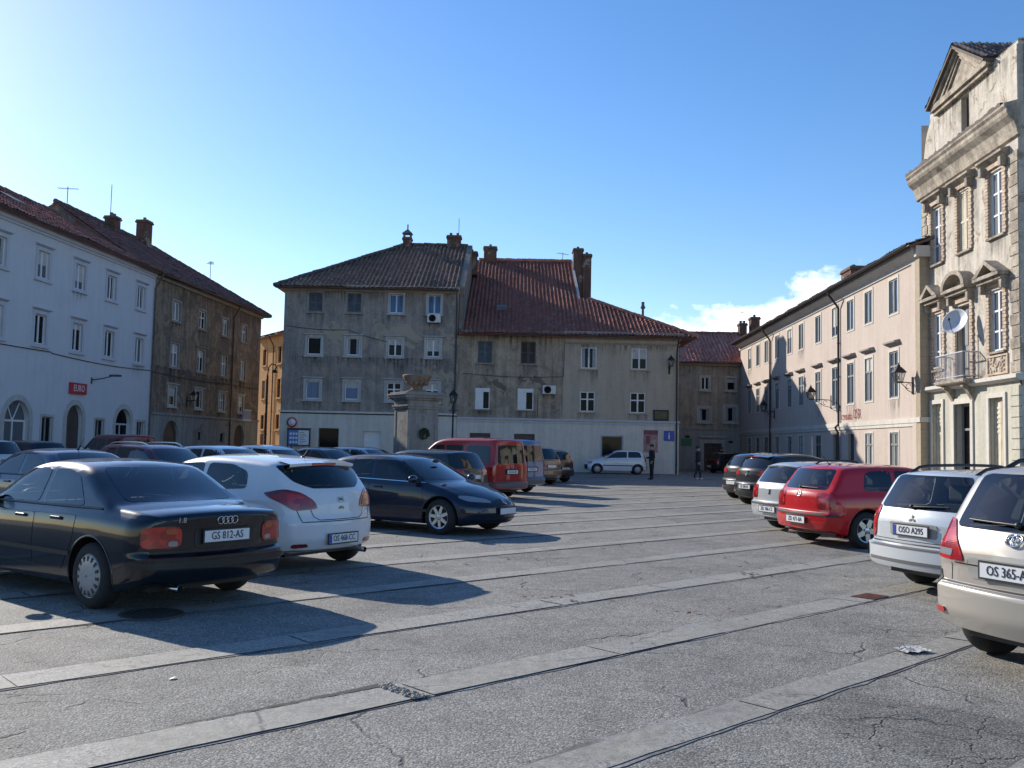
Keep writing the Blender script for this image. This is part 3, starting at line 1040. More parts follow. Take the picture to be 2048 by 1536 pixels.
tile_sheet([[(-16, -.5, 11.3), (13.9, -.5, 11.3), (11.6, 5, 14.2), (-16, 5, 14.2)]], M['tiles_red'], wh, seed=1)
tile_sheet([[(11.6, 10.5, 11.3), (-16, 10.5, 11.3), (-16, 5, 14.2), (11.6, 5, 14.2)]], M['tiles_red'], wh, pitch=.5, row=.8, seed=2)
ridge_caps([((-16, 5, 14.28), (11.6, 5, 14.28))], M['tiles_dull'], wh)
gutter(wh, (-16, -.56, 11.28), (13.85, -.56, 11.28), M['zinc'])
downpipe(wh, 13.7, 0, 11.25, M['zinc'])
mb = MB()  # skylight in the roof
for k, (x0, x1) in enumerate(((3.4, 4.5),)):
    sl = (14.2 - 11.3) / 5.5
    f = lambda x, y, h: (x, y, 11.3 + (y + .5) * sl + h)
    mb.mesh([f(x0, 2.2, .05), f(x1, 2.2, .05), f(x1, 3.1, .05), f(x0, 3.1, .05), f(x0, 2.2, .16), f(x1, 2.2, .16), f(x1, 3.1, .16), f(x0, 3.1, .16)], [(4, 5, 6, 7), (0, 1, 5, 4), (1, 2, 6, 5), (2, 3, 7, 6), (3, 0, 4, 7)])
mb.build('skylight', M['zinc'], wh)

# ------------------------------------------------------------------ brown house next to it
BP = LP + LD * 13.9
WALL.update(y=0.0, stain=.9)
bh = thing('brown_house', 'brown stained house with a hipped tile roof, joined to the long white house', 'house', BP, AL)
cols = [2.35, 6.25, 10.15, 13.75]; W_ = 17.85
H = [(c, c + 1.05, 8.85, 10.0) for c in cols] + [(c, c + 1.05, 6.0, 7.4) for c in cols] + [(c - .05, c + .9, 3.6, 4.75) for c in cols]
H += [(1.75, 3.9, 0, 2.68, 'arch'), (13.1, 15.0, 0, 2.68, 'arch'), (6.8, 7.5, 1.45, 2.1), (10.5, 11.3, 1.35, 2.05)]
mb = MB(); wall_front(mb, 0, W_, 3.05, 11.3, H); shell(mb, 0, W_, 10, 11.3, left=False); mb.build('wall', M['brown_plaster'], bh, merge=.0005)
mb = MB(); wall_front(mb, 0, W_, 0, 3.05, H, y=-.03); mb.box(0, W_, -.12, .05, 2.98, 3.12); mb.build('ground_floor_wall', M['brown_base'], bh, merge=.0005)
mb = MB()
mb.box(-2.4, 0, .05, 10, 11.3, 11.35)
mb.face([(-2.35, -.1, 11.3), (-2.35, 5, 14.85), (-2.35, 10.2, 11.3)])
mb.build('gable_wall', M['chimney_plaster'], bh)
for r, (c, d) in enumerate(((8.85, 10.0), (6.0, 7.4))):
    for i, q in enumerate(cols):
        window(bh, q, q + 1.05, c, d, 'cross' if (i + r) % 2 else 'casement', M['white_frame'], M['pane_pale'] if i != 1 else M['pane'], M['stone_dark'], .14, .03, hood=.12 if r else None)
for i, q in enumerate(cols):
    window(bh, q - .05, q + .9, 3.6, 4.75, 'single' if i < 2 else 'cross', M['white_frame'], M['pane'], M['stone_sur'], .15, .03, hood=.1)
for a, b in ((1.75, 3.9), (13.1, 15.0)):
    g = MB(); cx = (a + b) / 2; r = (b - a) / 2; zz = 2.68 - r
    for e0, e1 in ((a + .01, cx - .012), (cx + .012, b - .01)):
        g.box(e0, e1, .16, .2, 0, zz)
    g.prism([(cx + (r - .01) * math.cos(PI * k / 14), zz + (r - .01) * math.sin(PI * k / 14)) for k in range(15)], lambda u, v, w: (u, w, v), .15, .2)
    g.build('door', M['brown_frame'], bh)
for a, b, c, d in H[-2:]:
    window(bh, a, b, c, d, 'single', M['grey_frame'], M['pane_dark'], None, sill=False)
tile_sheet([[(-2.4, -.5, 11.25), (W_ + .5, -.5, 11.25), (8.2, 5, 14.85), (-2.4, 5, 14.85)]], M['tiles_dull'], bh, seed=3)
tile_sheet([[(W_ + .5, 10.5, 11.25), (-2.4, 10.5, 11.25), (-2.4, 5, 14.85), (8.2, 5, 14.85)], [(W_ + .5, -.5, 11.25), (W_ + .5, 10.5, 11.25), (8.2, 5, 14.85)]], M['tiles_dull'], bh, pitch=.5, row=.8, seed=4)
ridge_caps([((-2.4, 5, 14.95), (8.2, 5, 14.95)), ((8.2, 5, 14.95), (W_ + .55, -.55, 11.3))], M['tiles_black'], bh)
gutter(bh, (0, -.56, 11.22), (W_ + .5, -.56, 11.22), M['zinc'])
mb = MB(); band(mb, 0, W_, 10.98, 11.2, .16); mb.build('cornice', M['stone_dark'], bh)
downpipe(bh, 12.05, 0, 11.2, M['pipe_dark'])
chimney(bh, 3.2, 3.9, 4.4, 5.1, 13.8, 15.55, M['brick'], M['cap'], 2)
chimney(bh, 7.5, 8.3, 4.45, 5.2, 13.8, 16.35, M['brick'], M['cap'], 1)
mb = MB()  # small stone balcony rail on the first floor
mb.box(13.4, 15.1, -.5, -.02, 2.95, 3.1); mb.box(13.4, 15.1, -.5, -.44, 3.72, 3.8)
for k in range(14):
    mb.tube([(13.45 + k * .123, -.47, 3.1), (13.45 + k * .123, -.47, 3.72)], .022, 5)
mb.build('balcony', M['white_sur'], bh)

# ------------------------------------------------------------------ orange house down the side street
oa = math.atan2(-.54, .37)
oh = thing('orange_house', 'narrow orange rendered house down the side street on the left', 'house', (-22.6, 82.0, 0), oa)
H = [(a, a + .8, c, d) for a in (1.3, 5.0) for c, d in ((2.55, 3.75), (5.2, 6.75), (8.1, 9.5))] + [(1.2, 2.2, 0, 2.1)]
mb = MB(); wall_front(mb, 0, 7.2, 0, 10.6, H); shell(mb, 0, 7.2, 8, 10.6); mb.build('wall', M['orange_plaster'], oh, merge=.0005)
for a, b, c, d in H[:-1]:
    window(oh, a, b, c, d, 'casement', M['brown_frame'], M['pane_dark'], M['orange_plaster'], .14, .04)
mb = MB(); mb.box(1.2, 2.2, .15, .2, 0, 2.1); mb.build('door', M['brown_frame'], oh)
tile_sheet([[(-.3, -.45, 10.55), (7.5, -.45, 10.55), (7.5, 4, 12.0), (-.3, 4, 12.0)], [(7.5, 8.3, 10.55), (-.3, 8.3, 10.55), (-.3, 4, 12.0), (7.5, 4, 12.0)]], M['tiles_dull'], oh, pitch=.4, row=.6, seed=5)
downpipe(oh, 4.0, 0, 10.5, M['pipe_dark'])

# ------------------------------------------------------------------ grey four-storey house in the middle
WALL.update(y=0.0, stain=.9)
gh = thing('grey_house', 'four storey grey rendered house with hipped tile roof, left half of the middle block', 'house', (-14.6, 58.5, 0), 0)
gc = [(1.55, 2.42), (4.02, 4.88), (6.68, 7.57), (9.12, 9.97)]
rows = [(9.85, 11.05), (7.1, 8.2), (4.28, 5.4)]
H = [(a, b, c, d) for a, b in gc for c, d in rows] + [(2.47, 3.74, .75, 2.44), (5.3, 6.4, 0, 2.3)]
mb = MB(); wall_front(mb, 0, 11.15, 3.4, 11.6, H); shell(mb, 0, 11.15, 18.3, 11.6); mb.build('wall', M['grey_plaster'], gh, merge=.0005)
mb = MB(); wall_front(mb, 0, 11.15, 0, 3.4, H, y=-.05, depth=.29); mb.box(0, 11.15, -.05, .0, 3.33, 3.4); mb.build('ground_floor_wall', M['plinth_paint'], gh, merge=.0005)
mb = MB(); band(mb, -.08, 11.15, 3.4, 3.52, .16); mb.build('string_course', M['plinth_paint'], gh)
for ri, (c, d) in enumerate(rows):
    for i, (a, b) in enumerate(gc):
        if ri == 0 and i < 2:
            window(gh, a, b, c, d, 'shutter', M['grey_shutter'], None, M['stone_dark'], .1, .03)
        elif ri == 0:
            window(gh, a, b, c, d, 'casement', M['white_shutter'], M['pane_blue'], M['stone_sur'], .1, .03)
        elif ri == 1:
            window(gh, a, b, c, d, 'single' if i < 2 else 'casement', M['white_frame'], M['pane_dark'] if i < 2 else M['pane'], M['stone_sur'], .15, .04, hood=.12)
        else:
            window(gh, a, b, c, d, 'single' if i < 2 else 'cross', M['white_frame'], M['pane_blue'] if i < 2 else M['pane_dark'], M['stone_sur'], .16, .04, hood=.16)
WALL.update(stain=0.0)
window(gh, 2.47, 3.74, .75, 2.44, 'single', M['brown_frame'], M['pane_dark'], M['plinth_paint'], .1, .02, sill=False, y=.1)
mb = MB(); mb.box(5.3, 6.4, .15, .2, 0, 2.3); mb.build('door', M['white_frame'], gh)
mb = MB(); band(mb, -.15, 11.15, 11.3, 11.55, .2); band(mb, -.08, 11.15, 11.18, 11.3, .1); mb.build('cornice', M['mid_smooth'], gh)
mb = MB()  # right side wall above the lower roof, rising with the slope
mb.face([(11.1, 0, 11.6), (11.1, 9.15, 16.15), (11.1, 18.3, 11.6)]); mb.face([(11.42, 0, 8.5), (11.42, 18.3, 8.5), (11.42, 18.3, 11.6), (11.42, 9.15, 16.22), (11.42, 0, 11.6)])
mb.prism([(-.1, 11.62), (9.15, 16.29), (18.4, 11.62), (18.4, 11.45), (9.15, 16.07), (-.1, 11.45)], lambda u, v, w: (w, u, v), 11.08, 11.46)
mb.box(11.1, 11.42, 0, .05, 8.5, 11.6)
mb.build('side_wall', M['chimney_plaster'], gh)
ez, rz_ = 11.62, 16.17
tile_sheet([[(-.5, -.5, ez - .27), (11.1, -.5, ez - .27), (11.1, 9.15, rz_), (6.5, 9.15, rz_)]], M['tiles_old'], gh, pitch=.29, amp=.085, seed=6)
tile_sheet([[(-.5, 18.8, ez - .27), (-.5, -.5, ez - .27), (6.5, 9.15, rz_)], [(11.1, 18.8, ez - .27), (-.5, 18.8, ez - .27), (6.5, 9.15, rz_), (11.1, 9.15, rz_)]], M['tiles_old'], gh, pitch=.4, row=.6, seed=7)
ridge_caps([((6.5, 9.15, rz_ + .1), (11.1, 9.15, rz_ + .1)), ((-.55, -.55, ez - .2), (6.5, 9.15, rz_ + .1))], M['tiles_black'], gh)
gutter(gh, (-.5, -.56, ez - .3), (11.1, -.56, ez - .3), M['zinc'])
chimney(gh, 6.35, 6.95, 8.8, 9.4, 15.8, 16.8, M['brick'], M['cap'], hat=True)
chimney(gh, 9.6, 10.6, 8.8, 9.5, 15.6, 17.0, M['brick'], M['cap'], 2)
chimney(gh, 11.0, 11.8, 9.6, 10.6, 14.2, 16.0, M['brick'], M['cap'], 1)
downpipe(gh, 11.0, 3.4, 11.2, M['zinc'])

# ------------------------------------------------------------------ lower house, right half of the block
WALL.update(y=0.0, stain=.0)
mh = thing('beige_house', 'three storey stained beige house with wide red tile roof, right half of the middle block', 'house', (-3.45, 58.5, 0), 0)
Z = 11.15  # offset of this house along the block
ws = [(12.38, 13.3, 6.78, 8.17), (15.12, 16.06, 6.78, 8.2), (18.94, 19.94, 6.56, 7.9), (22.15, 23.12, 6.56, 7.9),
      (12.29, 13.21, 3.84, 5.18), (14.97, 15.97, 3.84, 5.2), (18.92, 19.86, 3.82, 5.09), (22.09, 23.05, 3.8, 5.09)]
ws = [(a - Z, b - Z, c, d) for a, b, c, d in ws]
sp = 17.84 - Z; EW = 25.15 - Z
sp_mid, EW_mid = sp, EW
shops = [(20.32 - Z, 21.63 - Z, .75, 2.3), (12.0 - Z, 13.3 - Z, 0, 2.33), (14.8 - Z, 16.1 - Z, .05, 2.33)]
H = ws + shops
mb = MB(); wall_front(mb, 0, sp, 3.2, 8.9, H); mb.build('left_wall', M['mid_rough'], mh, merge=.0005)
mb = MB(); wall_front(mb, sp, EW, 3.2, 8.9, H, y=-.03, depth=.27); mb.box(sp - .01, sp, -.03, 0, 3.2, 8.9); shell(mb, 0, EW, 22, 8.9, left=False); mb.build('right_wall', M['mid_smooth'], mh, merge=.0005)
mb = MB(); wall_front(mb, .02, EW, 0, 3.2, H, y=-.06, depth=.3); mb.box(EW, EW + .05, -.06, 3, 0, 3.2); mb.build('ground_floor_wall', M['plinth_paint'], mh, merge=.0005)
mb = MB(); band(mb, .02, EW + .1, 3.2, 3.32, .17); mb.box(.02, EW + .06, -.09, -.05, 3.02, 3.1); mb.build('string_course', M['white_sur'], mh)
for i, (a, b, c, d) in enumerate(ws):
    WALL.update(y=-.03 if i % 4 > 1 else 0.0, stain=1.0)
    if i < 2:
        window(mh, a, b, c, d, 'shutter', M['brown_frame'] if i else M['grey_shutter'], None, None, sill=True, sill_mat=M['stone_dark'])
    elif i < 4:
        window(mh, a, b, c, d, 'casement', M['white_frame'], M['pane'], None, sill=True, sill_mat=M['mid_smooth'], y=.03)
    elif i == 4:
        window(mh, a, b, c, d, 'half', M['white_frame'], M['pane_dark'], None, sill=True, sill_mat=M['stone_dark'], y=.06)
    elif i == 5:
        window(mh, a, b, c, d, 'half', M['white_frame'], M['pane_dark'], None, sill=True, sill_mat=M['stone_dark'], y=.06)
    else:
        window(mh, a, b, c, d, 'cross', M['white_frame'], M['pane_dark'], None, sill=True, sill_mat=M['mid_smooth'], y=.04)
WALL.update(stain=0.0)
window(mh, *shops[0], 'single', M['grey_frame'], M['pane'], M['white_sur'], .1, .09, sill=False, y=.06)
for a, b, c, d in shops[1:]:
    g = MB(); g.box(a, b, .1, .16, d - .35, d); g.box(a, (a + b) / 2 - .01, .12, .18, c, d - .35); g.box((a + b) / 2 + .01, b, .12, .18, c, d - .35); g.build('shop_door', M['brown_frame'], mh)
mb = MB(); band(mb, 0, sp, 8.62, 8.85, .22); mb.build('eaves_board', M['stone_dark'], mh)
mb = MB()
for z0, z1, o_ in ((8.12, 8.22, .08), (8.42, 8.55, .12), (8.55, 8.9, .3)):
    band(mb, sp, EW + o_, z0, z1, o_, y=-.03); mb.box(EW, EW + o_, -.03, 6, z0, z1)
mb.build('cornice', M['stone_dark'], mh)
# main roof in convex pieces: ridge far back, right end hipped and lower
e0 = 8.62
A = [(.05, -.6, e0), (8.0, -.6, e0), (8.0, 14.8, 16.3), (.05, 14.8, 16.3)]
pz = lambda y: e0 + (y + .6) * (16.3 - e0) / 15.4
B = [(8.0, -.6, e0), (15.0, -.6, e0), (8.75, 5.9, pz(5.9)), (8.0, 5.9 + .1, pz(6.0))]
tile_sheet([A, B], M['tiles_red'], mh, pitch=.27, row=.4, amp=.08, seed=8)
tile_sheet([[(15.0, -.6, e0), (15.0, 22.5, e0), (8.0, 22.5, pz(5.9)), (8.75, 5.9, pz(5.9))], [(8.0, 30, e0), (.25, 30, e0), (.25, 14.8, 16.3), (8.0, 14.8, 16.3)]], M['tiles_red'], mh, pitch=.5, row=.8, seed=9)
mb = MB(); mb.face([(8.0, 5.9, pz(5.9) - .2), (8.0, 23, pz(5.9) - .2), (8.0, 14.8, 16.25)]); mb.prism([(5.9, pz(5.9) + .12), (14.8, 16.42), (14.8, 16.25), (5.9, pz(5.9) - .02)], lambda u, v, w: (w, u, v), 7.95, 8.12)
mb.build('gable_wall', M['cream'], mh)
ridge_caps([((.6, 14.8, 16.4), (8.0, 14.8, 16.4)), ((8.75, 5.9, pz(5.9) + .1), (15.05, -.65, e0 + .06))], M['tiles_red'], mh)
gutter(mh, (.25, -.67, e0 - .02), (15.0, -.67, e0 - .02), M['zinc'])
chimney(mh, 8.02, 8.75, 12.4, 13.6, 11.5, 17.0, M['brick'], M['cap'], 1)
chimney(mh, 8.76, 9.4, 12.3, 13.5, 11.5, 16.55, M['brick'], M['cap'], 1)
chimney(mh, 1.0, 2.0, 14.2, 15.1, 15.2, 17.4, M['brick'], M['cap'], 1)
chimney(mh, 12.1, 12.25, 3.4, 3.55, 9.8, 11.25, M['zinc'], M['cap'], 1)
downpipe(mh, EW - .12, 0, 8.6, M['pipe_dark'], out=.14, eave=.65)
mb = MB()  # roof hatch
sl = (16.3 - e0) / 15.4
for x0, y0 in ((2.3, 3.4),):
    f = lambda x, y, h: (x, y, e0 + (y + .6) * sl + h)
    mb.mesh([f(x0, y0, .05), f(x0 + .7, y0, .05), f(x0 + .7, y0 + .7, .05), f(x0, y0 + .7, .05), f(x0, y0, .3), f(x0 + .7, y0, .3), f(x0 + .7, y0 + .7, .2), f(x0, y0 + .7, .2)], [(4, 5, 6, 7), (0, 1, 5, 4), (1, 2, 6, 5), (2, 3, 7, 6), (3, 0, 4, 7)])
mb.build('roof_hatch', M['zinc'], mh)

# ------------------------------------------------------------------ low house that closes the square, right of the block
WALL.update(y=0.0, stain=.9)
lh = thing('low_house', 'low dark rendered house with bright tile roof closing the square behind the passage', 'house', (10.0, 71.5, 0), 0)
ws = [(4.66, 5.26, 6.2, 7.18), (6.66, 7.28, 6.2, 7.14), (4.55, 5.28, 3.78, 4.72), (6.58, 7.3, 3.78, 4.86)]
H = ws + [(4.9, 6.25, 0, 2.06)]
mb = MB(); wall_front(mb, 2.0, 8.6, 3.1, 8.4, H); shell(mb, 2.0, 8.6, 8, 8.4); mb.build('wall', M['link_plaster'], lh, merge=.0005)
mb = MB(); wall_front(mb, 2.0, 8.6, 0, 3.1, H, y=-.04, depth=.28); mb.box(2.0, 8.6, -.1, 0, 3.1, 3.2); mb.build('ground_floor_wall', M['link_base'], lh, merge=.0005)
for i, (a, b, c, d) in enumerate(ws):
    window(lh, a, b, c, d, 'casement' if i == 0 else 'single', M['white_frame'] if i == 0 else M['stone_sur'], M['pane_dark'], M['stone_sur'], .14 if i < 2 else .24, .04)
mb = MB(); mb.box(4.62, 4.9, -.09, .02, 0, 2.34); mb.box(6.25, 6.5, -.09, .02, 0, 2.34); mb.box(4.9, 6.25, -.09, .02, 2.06, 2.34); mb.box(4.5, 6.62, -.2, 0, 2.5, 2.62); mb.build('door_surround', M['stone_sur'], lh)
mb = MB()
for a, b in ((4.9, 5.57), (5.58, 6.25)):
    mb.box(a, b, .18, .22, 0, 2.06)
    for z in (.25, 1.0):
        mb.box(a + .1, b - .1, .16, .18, z, z + .6)
mb.build('door', M['brown_frame'], lh)
tile_sheet([[(1.5, -.5, 8.3), (8.9, -.5, 8.3), (8.9, 4, 11.05), (1.5, 4, 11.05)]], M['tiles_link'], lh, pitch=.29, amp=.085, seed=10)
tile_sheet([[(8.9, 8.5, 8.3), (1.5, 8.5, 8.3), (1.5, 4, 11.05), (8.9, 4, 11.05)]], M['tiles_link'], lh, pitch=.5, row=.8, seed=11)
ridge_caps([((1.5, 4, 11.12), (8.9, 4, 11.12))], M['tiles_dull'], lh)
gutter(lh, (1.5, -.56, 8.28), (8.7, -.56, 8.28), M['zinc'])
mb = MB(); band(mb, 2.0, 8.6, 8.05, 8.3, .2); mb.build('cornice', M['stone_dark'], lh)
chimney(lh, 8.5, 9.1, 3.6, 4.3, 10.6, 12.0, M['brick'], M['cap'], 2)
chimney(lh, 9.4, 10.1, 3.4, 4.2, 10.6, 12.5, M['brick'], M['cap'], 1)

# ------------------------------------------------------------------ long pink house on the right
AP = math.atan2(-1.0, -.0436)
PP = Vector((17.68, 71.4, 0)); PD = Vector((math.cos(AP), math.sin(AP), 0))
WALL.update(y=0.0, stain=.25)
ph = thing('pink_house', 'long pale pink rendered house with tall windows along the right side of the square', 'house', PP, AP)
cols = [3.35, 6.1, 8.65, 11.65, 14.8, 17.45, 20.9, 23.95, 26.4, 29.0, 32.12]
PE = 34.75
hw = .5
H = []
for i, c in enumerate(cols):
    H.append((c - hw, c + hw, 7.58, 9.06)); H.append((c - hw, c + hw, 3.98 if i > 6 else 4.3, 5.96))
    if i in (8, 7):
        H.append((c - .45, c + .45, 0, 2.5))
    else:
        H.append((c - hw, c + hw, .9, 2.5))
mb = MB(); wall_front(mb, 0, PE, 0, 9.8, H); shell(mb, 0, PE, 10, 9.8); mb.build('wall', M['pink_plaster'], ph, merge=.0005)
mb = MB()  # corner pilaster: white front, tan joints on the end that faces the viewer
mb.box(PE - .02, PE + .42, -.1, 3, 0, 9.4, 1)
mb.box(PE - .5, PE - .02, -.06, .02, 0, 9.4, 0)
z = .4
while z < 9.3:
    mb.box(PE + .41, PE + .425, -.105, 3.0, z, z + .025, 2); z += .36
mb.build('corner_pilaster', [M['pink_plaster'], M['pink_end'], M['stone_dark']], ph)
mb = MB(); mb.box(0, PE + .0, -.08, .02, 2.86, 3.06); mb.box(0, PE, -.05, .02, 2.72, 2.86); mb.box(PE, PE + .5, -.16, 1, 2.86, 3.06); mb.build('string_course', M['cream'], ph)
mb = MB()
mb.prism([(0, 9.3), (-.06, 9.3), (-.1, 9.45), (-.34, 9.6), (-.42, 9.66), (-.42, 9.84), (0, 9.84)], lambda u, v, w: (w, u, v), -.3, PE + .4)
mb.box(PE + .4, PE + .62, -.3, 3, 9.4, 9.84)
mb.build('cornice', M['cream'], ph)
for i, c in enumerate(cols):
    fm = M['grey_frame']
    window(ph, c - hw, c + hw, 7.58, 9.06, 'casement', fm, M['pane_pale'] if i in (2, 5) else M['pane_sky'], M['cream'], .12, .025, y=.05, sill=False)
    window(ph, c - hw, c + hw, 3.98 if i > 6 else 4.3, 5.96, 'tall', fm, M['pane_sky'], M['cream'], .12, .025, y=.05, sill=False)
    mb = MB(); mb.prism([(0, 0), (-.06, 0), (-.2, .08), (-.24, .08), (-.24, .15), (0, .2)], lambda u, v, w: (w, u, 6.22 + v), c - .68, c + .68); mb.build('hood', M['stone_dark'], ph)
    if i in (8, 7):
        mb = MB(); mb.box(c - .45, c + .45, .14, .2, 0, 2.5)
        for zz in (.2, 1.3):
            mb.box(c - .35, c - .03, .12, .14, zz, zz + .9); mb.box(c + .03, c + .35, .12, .14, zz, zz + .9)
        mb.build('door', M['brown_frame'], ph)
    else:
        window(ph, c - hw, c + hw, .9, 2.5, 'tall', fm, M['pane_pale'] if i > 8 else M['pane_dark'], M['cream'], .09, .02, y=.05, sill=False)
sl = .36
tile_sheet([[(-.4, -.62, 9.86), (PE + .7, -.62, 9.86), (PE + .7, 5, 9.86 + 5.62 * sl), (-.4, 5, 9.86 + 5.62 * sl)]], M['tiles_black'], ph, pitch=.26, row=.4, amp=.06, seed=12)
tile_sheet([[(PE + .7, 10.6, 9.86), (-.4, 10.6, 9.86), (-.4, 5, 9.86 + 5.6 * sl), (PE + .7, 5, 9.86 + 5.6 * sl)]], M['tiles_dull'], ph, pitch=.6, row=.9, seed=13)
for x in (PE + .43, -.1):
    mb = MB(); mb.prism([(0, 9.8), (10, 9.8), (5, 9.8 + 5 * sl)], lambda u, v, w: (w, u, v), x - .12, x); mb.build('gable_wall', M['chimney_plaster'], ph)
gutter(ph, (-.4, -.68, 9.84), (PE + .7, -.68, 9.84), M['pipe_dark'], r=.085)
downpipe(ph, 24.75, 3.1, 9.8, M['pipe_dark'], eave=.6, r=.06)
mb = MB(); mb.tube([(24.75, -.09, 3.1), (24.75, -.1, 3.0), (24.62, -.22, 2.85), (24.75, -.12, 2.6), (24.75, -.09, 0)], .06, 8); mb.build('pipe_foot', M['pipe_dark'], ph)
downpipe(ph, 10.05, 0, 9.8, M['pipe_dark'], eave=.6, r=.06)
chimney(ph, 16.5, 18.3, 2.6, 3.5, 10.6, 12.45, M['brick'], M['cap'], 1)

# ------------------------------------------------------------------ ornate narrow house at the right edge
OP = Vector((16.5, 37.0, 0))
WALL.update(y=0.0, stain=.9)
oh2 = thing('ornate_house', 'tall peeling cream house with pediments, balcony and gabled attic', 'house', OP, AP)
OW = 7.75
U = [(1.0, 1.95), (3.36, 4.3), (5.78, 6.78)]
H = [(a, b, 9.0, 11.25) for a, b in U] + [(1.02, 1.92, 4.86, 7.05), (3.12, 4.28, 4.3, 7.05), (5.74, 6.7, 5.1, 7.2)]
G = [(.98, 1.9, .9, 3.55), (2.97, 4.3, 0, 3.46), (5.7, 6.7, .9, 3.55)]
mb = MB(); wall_front(mb, 0, OW, 4.1, 12.0, H, depth=.3); shell(mb, 0, OW, 11, 15, z0=0); mb.build('wall', M['ornate'], oh2, merge=.0005)
mb = MB(); wall_front(mb, 0, OW, 0, 4.1, G, y=-.04, depth=.32); mb.build('ground_floor_wall', M['ornate_base'], oh2, merge=.0005)
mb = MB(); mb.prism([(0, 0), (-.16, 0), (-.3, .08), (-.3, .2), (-.12, .24), (0, .24)], lambda u, v, w: (w, u, 4.02 + v), -.3, OW + .25); mb.build('string_course', M['cream'], oh2)
for q0, q1 in ((0, .55), (OW - .62, OW)):  # quoins
    mb = MB(); z = 4.3; k = 0
    while z < 11.4:
        e = .12 * (k % 2)
        mb.box(q0 + (0 if q0 == 0 else e), q1 - (e if q0 == 0 else 0), -.035, .02, z + .015, z + .36); z += .38; k += 1
    mb.build('quoin', M['ornate_trim'], oh2)
    mb = MB(); z = .1
    while z < 3.8:
        mb.box(q0, q1, -.09, 0, z + .012, z + .33); z += .345
    mb.build('quoin', M['ornate_base'], oh2)
for (a, b, c, d) in H:  # brick-edged jambs of the upper windows
    mb = MB()
    for x0, x1 in ((a - .2, a), (b, b + .2)):
        z = c - .02; k = 0
        while z < d + .1:
            e = .04 * (k % 2); mb.box(x0 - (e if x0 < a - .1 else 0), x1 + (e if x0 > a - .1 else 0), -.07, .02, z + .008, z + .11); z += .12; k += 1
    mb.box(a - .24, b + .24, -.08, .02, d + .1, d + .28)
    mb.build('window_jamb', M['ornate_brick'], oh2)
for i, (a, b) in enumerate(U):
    if i == 1:
        window(oh2, a, b, 9.0, 11.25, 'shutter', M['cream_shutter'], None, None, sill=True, sill_mat=M['ornate_trim'])
    else:
        window(oh2, a, b, 9.0, 11.25, 'grid', M['white_frame'], M['pane_sky'], None, sill=True, sill_mat=M['ornate_trim'], y=.1)
    mb = MB(); mb.prism([(0, 0), (-.08, 0), (-.22, .1), (-.30, .14), (-.30, .22), (0, .30)], lambda u, v, w: (w, u, 11.5 + v), a - .42, b + .42)
    mb.box(a - .3, a - .12, -.25, 0, 11.2, 11.5); mb.box(b + .12, b + .3, -.25, 0, 11.2, 11.5)
    mb.build('hood', M['ornate_trim'], oh2)
window(oh2, 1.02, 1.92, 4.86, 7.05, 'grid', M['white_frame'], M['pane_sky'], None, sill=True, sill_mat=M['ornate_trim'], y=.1)
window(oh2, 5.74, 6.7, 5.1, 7.2, 'grid', M['white_frame'], M['pane_sky'], None, sill=True, sill_mat=M['ornate_trim'], y=.1)
mb = MB(); mb.box(3.12, 3.7, .2, .26, 4.3, 7.05); mb.box(3.72, 4.28, .2, .26, 4.3, 7.05)
for x0 in (3.2, 3.8):
    mb.box(x0, x0 + .4, .18, .2, 4.5, 5.4); mb.box(x0, x0 + .4, .18, .2, 5.6, 6.9)
mb.build('balcony_door', M['grey_frame'], oh2)
for a, b, kind in ((.62, 2.3, 'tri'), (2.72, 4.68, 'arc'), (5.3, 7.15, 'tri')):
    mb = MB(); cx = (a + b) / 2; z = 7.55
    mb.box(a, b, -.42, 0, z, z + .12); mb.box(a + .08, b - .08, -.3, 0, z - .12, z)
    if kind == 'tri':
        for s_ in (1, -1):
            p0 = (cx - s_ * (b - a) / 2, z + .12); p1 = (cx, z + .62)
            mb.prism([p0, p1, (cx, z + .48), (p0[0] + s_ * .35, z + .12)], lambda u, v, w: (u, w, v), -.44, 0)
        mb.face([(a + .3, -.04, z + .12), (b - .3, -.04, z + .12), (cx, -.04, z + .5)])
    else:
        rr = (b - a) / 2; arc = [PI * (1 - k / 14) for k in range(15)]
        for t0, t1 in zip(arc, arc[1:]):
            f = lambda r_, t_: (cx + r_ * math.cos(t_), z + .12 + r_ * .62 * math.sin(t_))
            mb.prism([f(rr, t0), f(rr, t1), f(rr * .78, t1), f(rr * .78, t0)], lambda u, v, w: (u, w, v), -.44, 0)
    for x0 in (a + .1, b - .28):
        mb.box(x0, x0 + .18, -.26, 0, z - .42, z - .12)
    mb.build('pediment', M['ornate_trim'], oh2)
# main cornice, deep and moulded
mb = MB()
prof = [(0, 11.9), (-.1, 11.95), (-.14, 12.15), (-.22, 12.38), (-.4, 12.56), (-.45, 12.66), (-.45, 12.78), (-.52, 12.86), (-.52, 12.95), (0, 13.1)]
mb.prism(prof, lambda u, v, w: (w, u, v), -.36, OW + .2)
mb.box(-.36, 0, 0, 3, 12.56, 13.0)
mb.build('cornice', M['ornate_trim'], oh2)
vs = []; x = -.36  # ragged line of broken tiles and weeds along the cornice edge
while x < OW + .1:
    vs.append((x, 13.0 + random.choice((.015, .03, .05, .09)))); x += random.uniform(.06, .25)
mb = MB()
for (xa, za), (xb, zb) in zip(vs, vs[1:]):
    mb.face([(xa, -.53, 12.94), (xb, -.53, 12.94), (xb, -.53, zb), (xa, -.53, za)]); mb.face([(xa, -.53, za), (xb, -.53, zb), (xb, -.3, 13.05), (xa, -.3, 13.05)])
mb.build('cornice_tile', M['tiles_black'], oh2, merge=.0005)
